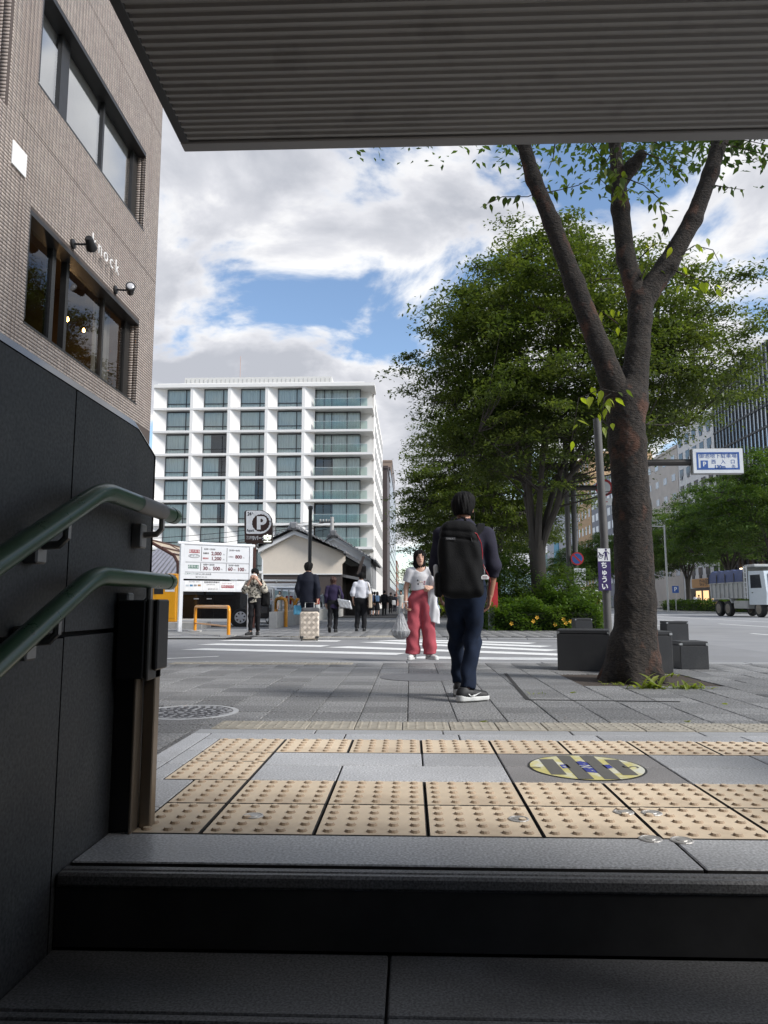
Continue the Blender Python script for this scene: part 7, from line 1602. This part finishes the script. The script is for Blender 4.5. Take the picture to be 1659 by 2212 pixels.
sb_ = thing('shoulder_bag', 'dark blue shoulder bag behind the woman\'s draped jacket', 'bag', B0, R(176)); sdfpart('bag', lambda X, Y, Z: rbox(X, Y, Z, (-.195, .0, .72), (.045, .10, .17), .03)+fold(X, Y, Z, .004), (-.26, -.12, .52), (-.13, .12, .92), .012, cloth('bag_navy', (.02, .025, .07)), sb_)
MB().tube([(-.195, .02, .88), (-.16, .075, 1.1), (-.135, .06, 1.26), (-.128, 0, 1.305), (-.135, -.06, 1.2), (-.19, -.04, .88)], .012, 6).build('strap', mat('strap_beige', (.5, .45, .36), .8), sb_)

# --- people on the far side of the crossing
M_camo = cloth('cream_pattern', (.52, .48, .40), .9, .1, 8, .2, 100, dark=((.06, .055, .045), 20, .50, .56)); M_blkc = cloth('black_cloth', (.012, .012, .014)); M_suit = cloth('navy_suit', (.010, .012, .022), .8); M_whs = cloth('white_shirt', (.68, .68, .72), .85, .05, 6); M_purp = cloth('purple_cardigan', (.030, .022, .055), .95)
C0 = G(549, 1372); C0.z = 0
mC, jC, sC = person('young man in patterned shirt and black trousers fitting a white mask', C0, R(180), 1.66, dict(elR=(.26, .05, 1.16), wrR=(.085, .19, 1.43), elL=(-.26, .05, 1.16), wrL=(-.085, .19, 1.43), head=(0, .05, 1.585), anR=(.11, 0, .085), anL=(-.08, -.03, .085)), hair=('short', M_hairk), hpitch=R(-8), top=dict(m=M_camo, sleeve=.74, hem=.84, sr=(.085, .085, .075), ease=.04, w=1.05, fold=.007), bottom=dict(m=M_blkc, r=(.095, .068, .05), hem=.93), shoes=dict(m=M_shk, sole=M_solk), toes=dict(R=(.45, 1, 0), L=(-.25, 1, 0)), h=.012, curl=(.9, .9), palm=dict(R=(-.5, -.6, .3), L=(.5, -.6, .3)))
msk = tag(sdfpart('face_mask', lambda X, Y, Z: ell(X, Y, Z, (0, .185, 1.475), (.085, .03, .05))+.002*np.sin(Z*140), (-.12, .12, 1.39), (.12, .25, 1.56), .009, M_white, None, C0, (0, 0, R(180))), 'white face mask held at the young man\'s mouth', 'mask')
bk = thing('shoulder_bag', 'black shoulder bag hanging at the young man\'s side', 'bag', C0, R(180)); sdfpart('bag', lambda X, Y, Z: rbox(X, Y, Z, (-.27, -.03, .90), (.10, .10, .19), .06)+fold(X, Y, Z, .006), (-.42, -.2, .66), (-.12, .14, 1.14), .013, M_bp, bk); MB().tube([(-.25, .03, 1.05), (-.2, .10, 1.25), (-.165, .05, 1.40), (-.17, -.05, 1.36), (-.26, -.1, 1.08)], .014, 6).build('strap', M_bp, bk)
D0_ = G(664, 1378); D0_.z = -.0
mD, jD, sD = person('man in dark navy suit walking away pulling a cream suitcase', D0_, R(0), 1.73, dict(wrR=(.235, -.08, .875), elR=(.235, -.08, 1.12), knL=(-.09, .12, .5), anL=(-.09, .05, .10), knR=(.09, .06, .5), anR=(.085, -.06, .09), elL=(-.24, -.02, 1.12), wrL=(-.20, .06, .90)), hair=('short', M_hairk), top=dict(m=M_suit, sleeve=.97, hem=.80, sr=(.075, .066, .055), ease=.05, w=1.06, fold=.004, nm='jacket', collar=M_whs), bottom=dict(m=M_suit, r=(.10, .078, .068), hem=1.0), shoes=dict(m=M_shk, sole=M_solk), h=.012, wid=1.05, curl=(1.3, 1.0))
M_case = mat('suitcase_cream', (.62, .54, .45), .45, var=.06, scale=5)
sc_ = thing('suitcase', 'cream hard-shell suitcase with ridged pattern rolling behind the suited man', 'suitcase', G(668, 1384.5, -.03), 0); sc_.rotation_euler = (R(-13), 0, R(8))
sh_ = MB().box(-.215, .215, 0, .25, .06, .66, .035).build('shell', M_case, sc_, True)
rdg = MB().box(-.006, .006, -.006, .0, -.055, .055, .003).mesh('ridge', mat('ridge_shadow', (.28, .24, .20), .6))
for i in range(4):
    for k in range(5):
        ang = R(45) if (i+k) % 2 else R(-45)
        for q in range(4):
            off = (q-1.5)*.026; link('ridge', rdg, sh_, (-.145+i*.097+off*math.cos(ang), -.001, .13+k*.112-off*math.sin(ang)*1), (0, ang, 0), (1, 1, .78))
for x in (-.17, .17):
    MB().lathe([(.032, -.014), (.032, .014)], (x, .03, .032), 12, 'x').build('wheel', M_solk, sc_); MB().lathe([(.032, -.014), (.032, .014)], (x, .22, .032), 12, 'x').build('wheel', M_solk, sc_); MB().box(x-.04, x+.04, -.01, .05, .055, .11, .012).build('corner_guard', M_shk, sc_)
MB().tube([(-.10, .2, .62), (-.10, .2, .90), (.10, .2, .90), (.10, .2, .62)], .012, 6).build('pull_handle', M_steel, sc_)
sb2 = tag(sdfpart('grey_pouch', lambda X, Y, Z: rbox(X, Y, Z, (.02, .12, .70), (.20, .10, .06), .05)+fold(X, Y, Z, .006), (-.24, -.02, .60), (.26, .26, .80), .014, cloth('pouch_grey', (.09, .09, .095)), None, sc_.location, (R(-13), 0, R(8))), 'grey soft pouch lying on top of the cream suitcase', 'bag')
wl_ = jD['wrL']; bb_ = thing('cooler_bag', 'light blue hand bag hanging from the suited man\'s left hand', 'bag', D0_); sdfpart('bag', lambda X, Y, Z: rbox(X, Y, Z, (wl_[0]+.0, wl_[1]+.0, wl_[2]-.27), (.13, .07, .11), .02)+fold(X, Y, Z, .003), (wl_[0]-.17, wl_[1]-.1, wl_[2]-.42), (wl_[0]+.17, wl_[1]+.1, wl_[2]-.13), .012, cloth('bag_blue', (.10, .33, .50), .6, .3, 12), bb_); MB().tube([(wl_[0]-.09, wl_[1], wl_[2]-.17), (wl_[0]-.03, wl_[1], wl_[2]-.09), (wl_[0]+.03, wl_[1], wl_[2]-.09), (wl_[0]+.09, wl_[1], wl_[2]-.17)], .010, 6).build('handle', M_shk, bb_)
E0 = G(719, 1366); E0.z = 0
mE, jE, sE = person('brown-haired woman in purple cardigan walking away with a silver bag', E0, R(0), 1.52, dict(knL=(-.085, -.02, .5), anL=(-.08, -.22, .16), knR=(.085, .07, .5), anR=(.08, .02, .09), elR=(.27, -.04, 1.14), wrR=(.29, .03, .92)), hair=('long', M_hairb), top=dict(m=M_purp, sleeve=.97, hem=.74, sr=(.07, .06, .05), ease=.04, w=1.0, fold=.005, nm='cardigan'), bottom=dict(m=M_blkc, r=(.10, .072, .062), hem=.98), shoes=dict(m=M_shk, sole=M_solk), toes=dict(L=(0, .7, -.7)), h=.013, wid=.95)
sv = thing('silver_bag', 'boxy silver cooler bag on the purple cardigan woman\'s hip', 'bag', E0, R(0)); sdfpart('bag', lambda X, Y, Z: rbox(X+.25*(Z-.78), Y, Z+.18*(X-.30), (.33, -.06, .78), (.17, .10, .115), .02)+.003*np.sin(X*60)*np.sin(Z*50), (.10, -.2, .55), (.56, .08, 1.0), .012, mat('silver_foil', (.62, .62, .63), .3, metal=.6, var=.2, scale=12, bump=.4, bscale=30), sv); MB().tube([(.22, -.10, .86), (.20, -.09, 1.1), (.13, -.03, 1.24), (.10, .05, 1.2)], .013, 6).build('strap', M_shk, sv); MB().box(.16, .48, -.17, .05, .645, .66, .004).build('base', M_shk, sv)
F0 = G(780, 1363.5); F0.z = 0
mF, jF, sF = person('man in rolled white shirt and black trousers walking away with a tote', F0, R(2), 1.67, dict(elL=(-.25, -.04, 1.13), wrL=(-.24, .03, .90), knR=(.09, .06, .5), anR=(.09, -.05, .09), knL=(-.10, .09, .5), anL=(-.13, .02, .09)), hair=('short', M_hairk), hyaw=R(25), top=dict(m=M_whs, sleeve=.72, hem=.97, sr=(.078, .074, .064), ease=.045, w=1.05, fold=.008, collar=M_whs), bottom=dict(m=M_blkc, r=(.105, .082, .066), hem=1.0, waist=1.04), shoes=dict(m=M_shk, sole=M_solk), h=.013, wid=1.04)
tb_ = thing('tote_bag', 'beige canvas tote on the white shirted man\'s right shoulder', 'bag', F0, R(2)); sdfpart('bag', lambda X, Y, Z: rbox(X, Y, Z, (.265, -.02, .86), (.05, .16, .20), .02)+fold(X, Y, Z, .006), (.16, -.24, .62), (.36, .2, 1.1), .013, cloth('canvas', (.55, .45, .34), .9), tb_)
for dy in (-.08, .06): MB().tube([(.26, dy, 1.04), (.235, dy*.8-.03, 1.25), (.18, dy*.5-.02, 1.385)], .012, 6).build('strap', MATS['canvas'], tb_)
# --- distant walkers
def far(label, px, py, Y, H, rz, topm, botm, hair, walk=.1, skirt=None, sleeve=.97, mirrored=1):
    p = PY(px, py, Y); J = dict(knL=(-.09, .03+walk, .5), anL=(-.09, walk*.6, .09), knR=(.09, .03+walk*.3, .5), anR=(.09, -walk, .10))
    return person(label, (p.x, Y, 0), R(rz), H, J, hair=hair, top=dict(m=topm, sleeve=sleeve, hem=.90, ease=.03, nm='top'), bottom=None if skirt else dict(m=botm, r=(.10, .075, .065)), skirt=skirt, shoes=dict(m=M_shk, sole=M_solk), h=.022, face=False, group='people far along the pavement')
M_gdr = cloth('grey_dress', (.50, .50, .46)); M_sky = cloth('light_blue_shirt', (.50, .58, .68))
far('distant person in dark jacket and trousers walking away', 830, 1320, 50, 1.66, 0, M_blkc, M_blkc, ('short', M_hairk)); far('distant woman in long pale dress coming towards the viewer', 866, 1320, 47, 1.60, 180, M_gdr, M_gdr, ('long', M_hairk), skirt=dict(m=M_gdr, hem=.18, w=.24), sleeve=.4)
far('distant schoolgirl in dark skirt nearest the house', 803, 1320, 46, 1.55, 0, M_blkc, M_blkc, ('bob', M_hairk), skirt=dict(m=M_blkc, hem=.42, w=.22)); far('distant schoolgirl in dark skirt beside the dark jacket walker', 815, 1320, 48, 1.55, 0, M_blkc, M_blkc, ('bob', M_hairk), skirt=dict(m=M_blkc, hem=.42, w=.22)); far('distant person in black with a white bag', 844, 1320, 60, 1.66, 0, M_blkc, M_blkc, ('short', M_hairk)); far('small distant person in black left of the pale dress woman', 853, 1318, 68, 1.66, 0, M_suit, M_suit, ('short', M_hairk)); far('distant schoolboy in white shirt near the hotel corner', 809, 1320, 52, 1.6, 0, M_whs, M_blkc, ('short', M_hairk))
for k, (dx, Y, c, lb) in enumerate(((803, 46, (.03, .05, .12), 'small navy rucksack on the schoolgirl nearest the house'), (815, 48, (.12, .2, .32), 'small blue rucksack on the second schoolgirl'), (844, 60, (.6, .6, .6), 'small white bag of the distant person in black'))):
    p = PY(dx, 1320, Y); tag(sdfpart('rucksack', lambda X, Y_, Z: rbox(X, Y_, Z, (0, 0, 0), (.14, .08, .2), .05), (-.18, -.12, -.24), (.18, .12, .24), .03, cloth('rucksack_%d' % k, c), None, (p.x+(0 if k < 2 else .25), Y-.2, 1.10 if k < 2 else .85)), lb, 'bag')
S0_ = PY(945, 1320, 44)
person('grey-haired man in pale blue shirt squatting at the planting strip', (S0_.x+.05, 44, 0), R(110), 1.62, dict(head=(0, .34, 1.02), neck=(0, .24, .90), chest=(0, .18, .80), waist=(0, .04, .60), pelvis=(0, -.08, .42), shR=(.17, .2, .86), shL=(-.17, .2, .86), elR=(.21, .38, .66), wrR=(.12, .52, .50), elL=(-.21, .38, .66), wrL=(-.12, .52, .50), hipR=(.09, -.08, .42), hipL=(-.09, -.08, .42), knR=(.13, .34, .52), knL=(-.13, .34, .52), anR=(.12, .12, .09), anL=(-.12, .12, .09)), hair=('thin', M_hairg), top=dict(m=M_sky, sleeve=.8, hem=.36, ease=.03), bottom=dict(m=M_blkc, r=(.10, .08, .065), waist=.52), shoes=dict(m=M_shk, sole=M_solk), h=.02, face=False)
for k, (px, Y, lb, m_, b_) in enumerate(((1503, 78, 'left of two people standing by the shopfront across the avenue', M_whs, M_blkc), (1511, 80, 'right of two people standing by the shopfront across the avenue', cloth('tan_top', (.35, .28, .2)), M_blkc))):
    p = PY(px, 1315, Y); person(lb, (p.x, Y, .06), R(200), 1.65, None, top=dict(m=m_, nm='top'), bottom=dict(m=b_), shoes=dict(m=M_shk, sole=M_solk), h=.03, face=False, group='people across the avenue')
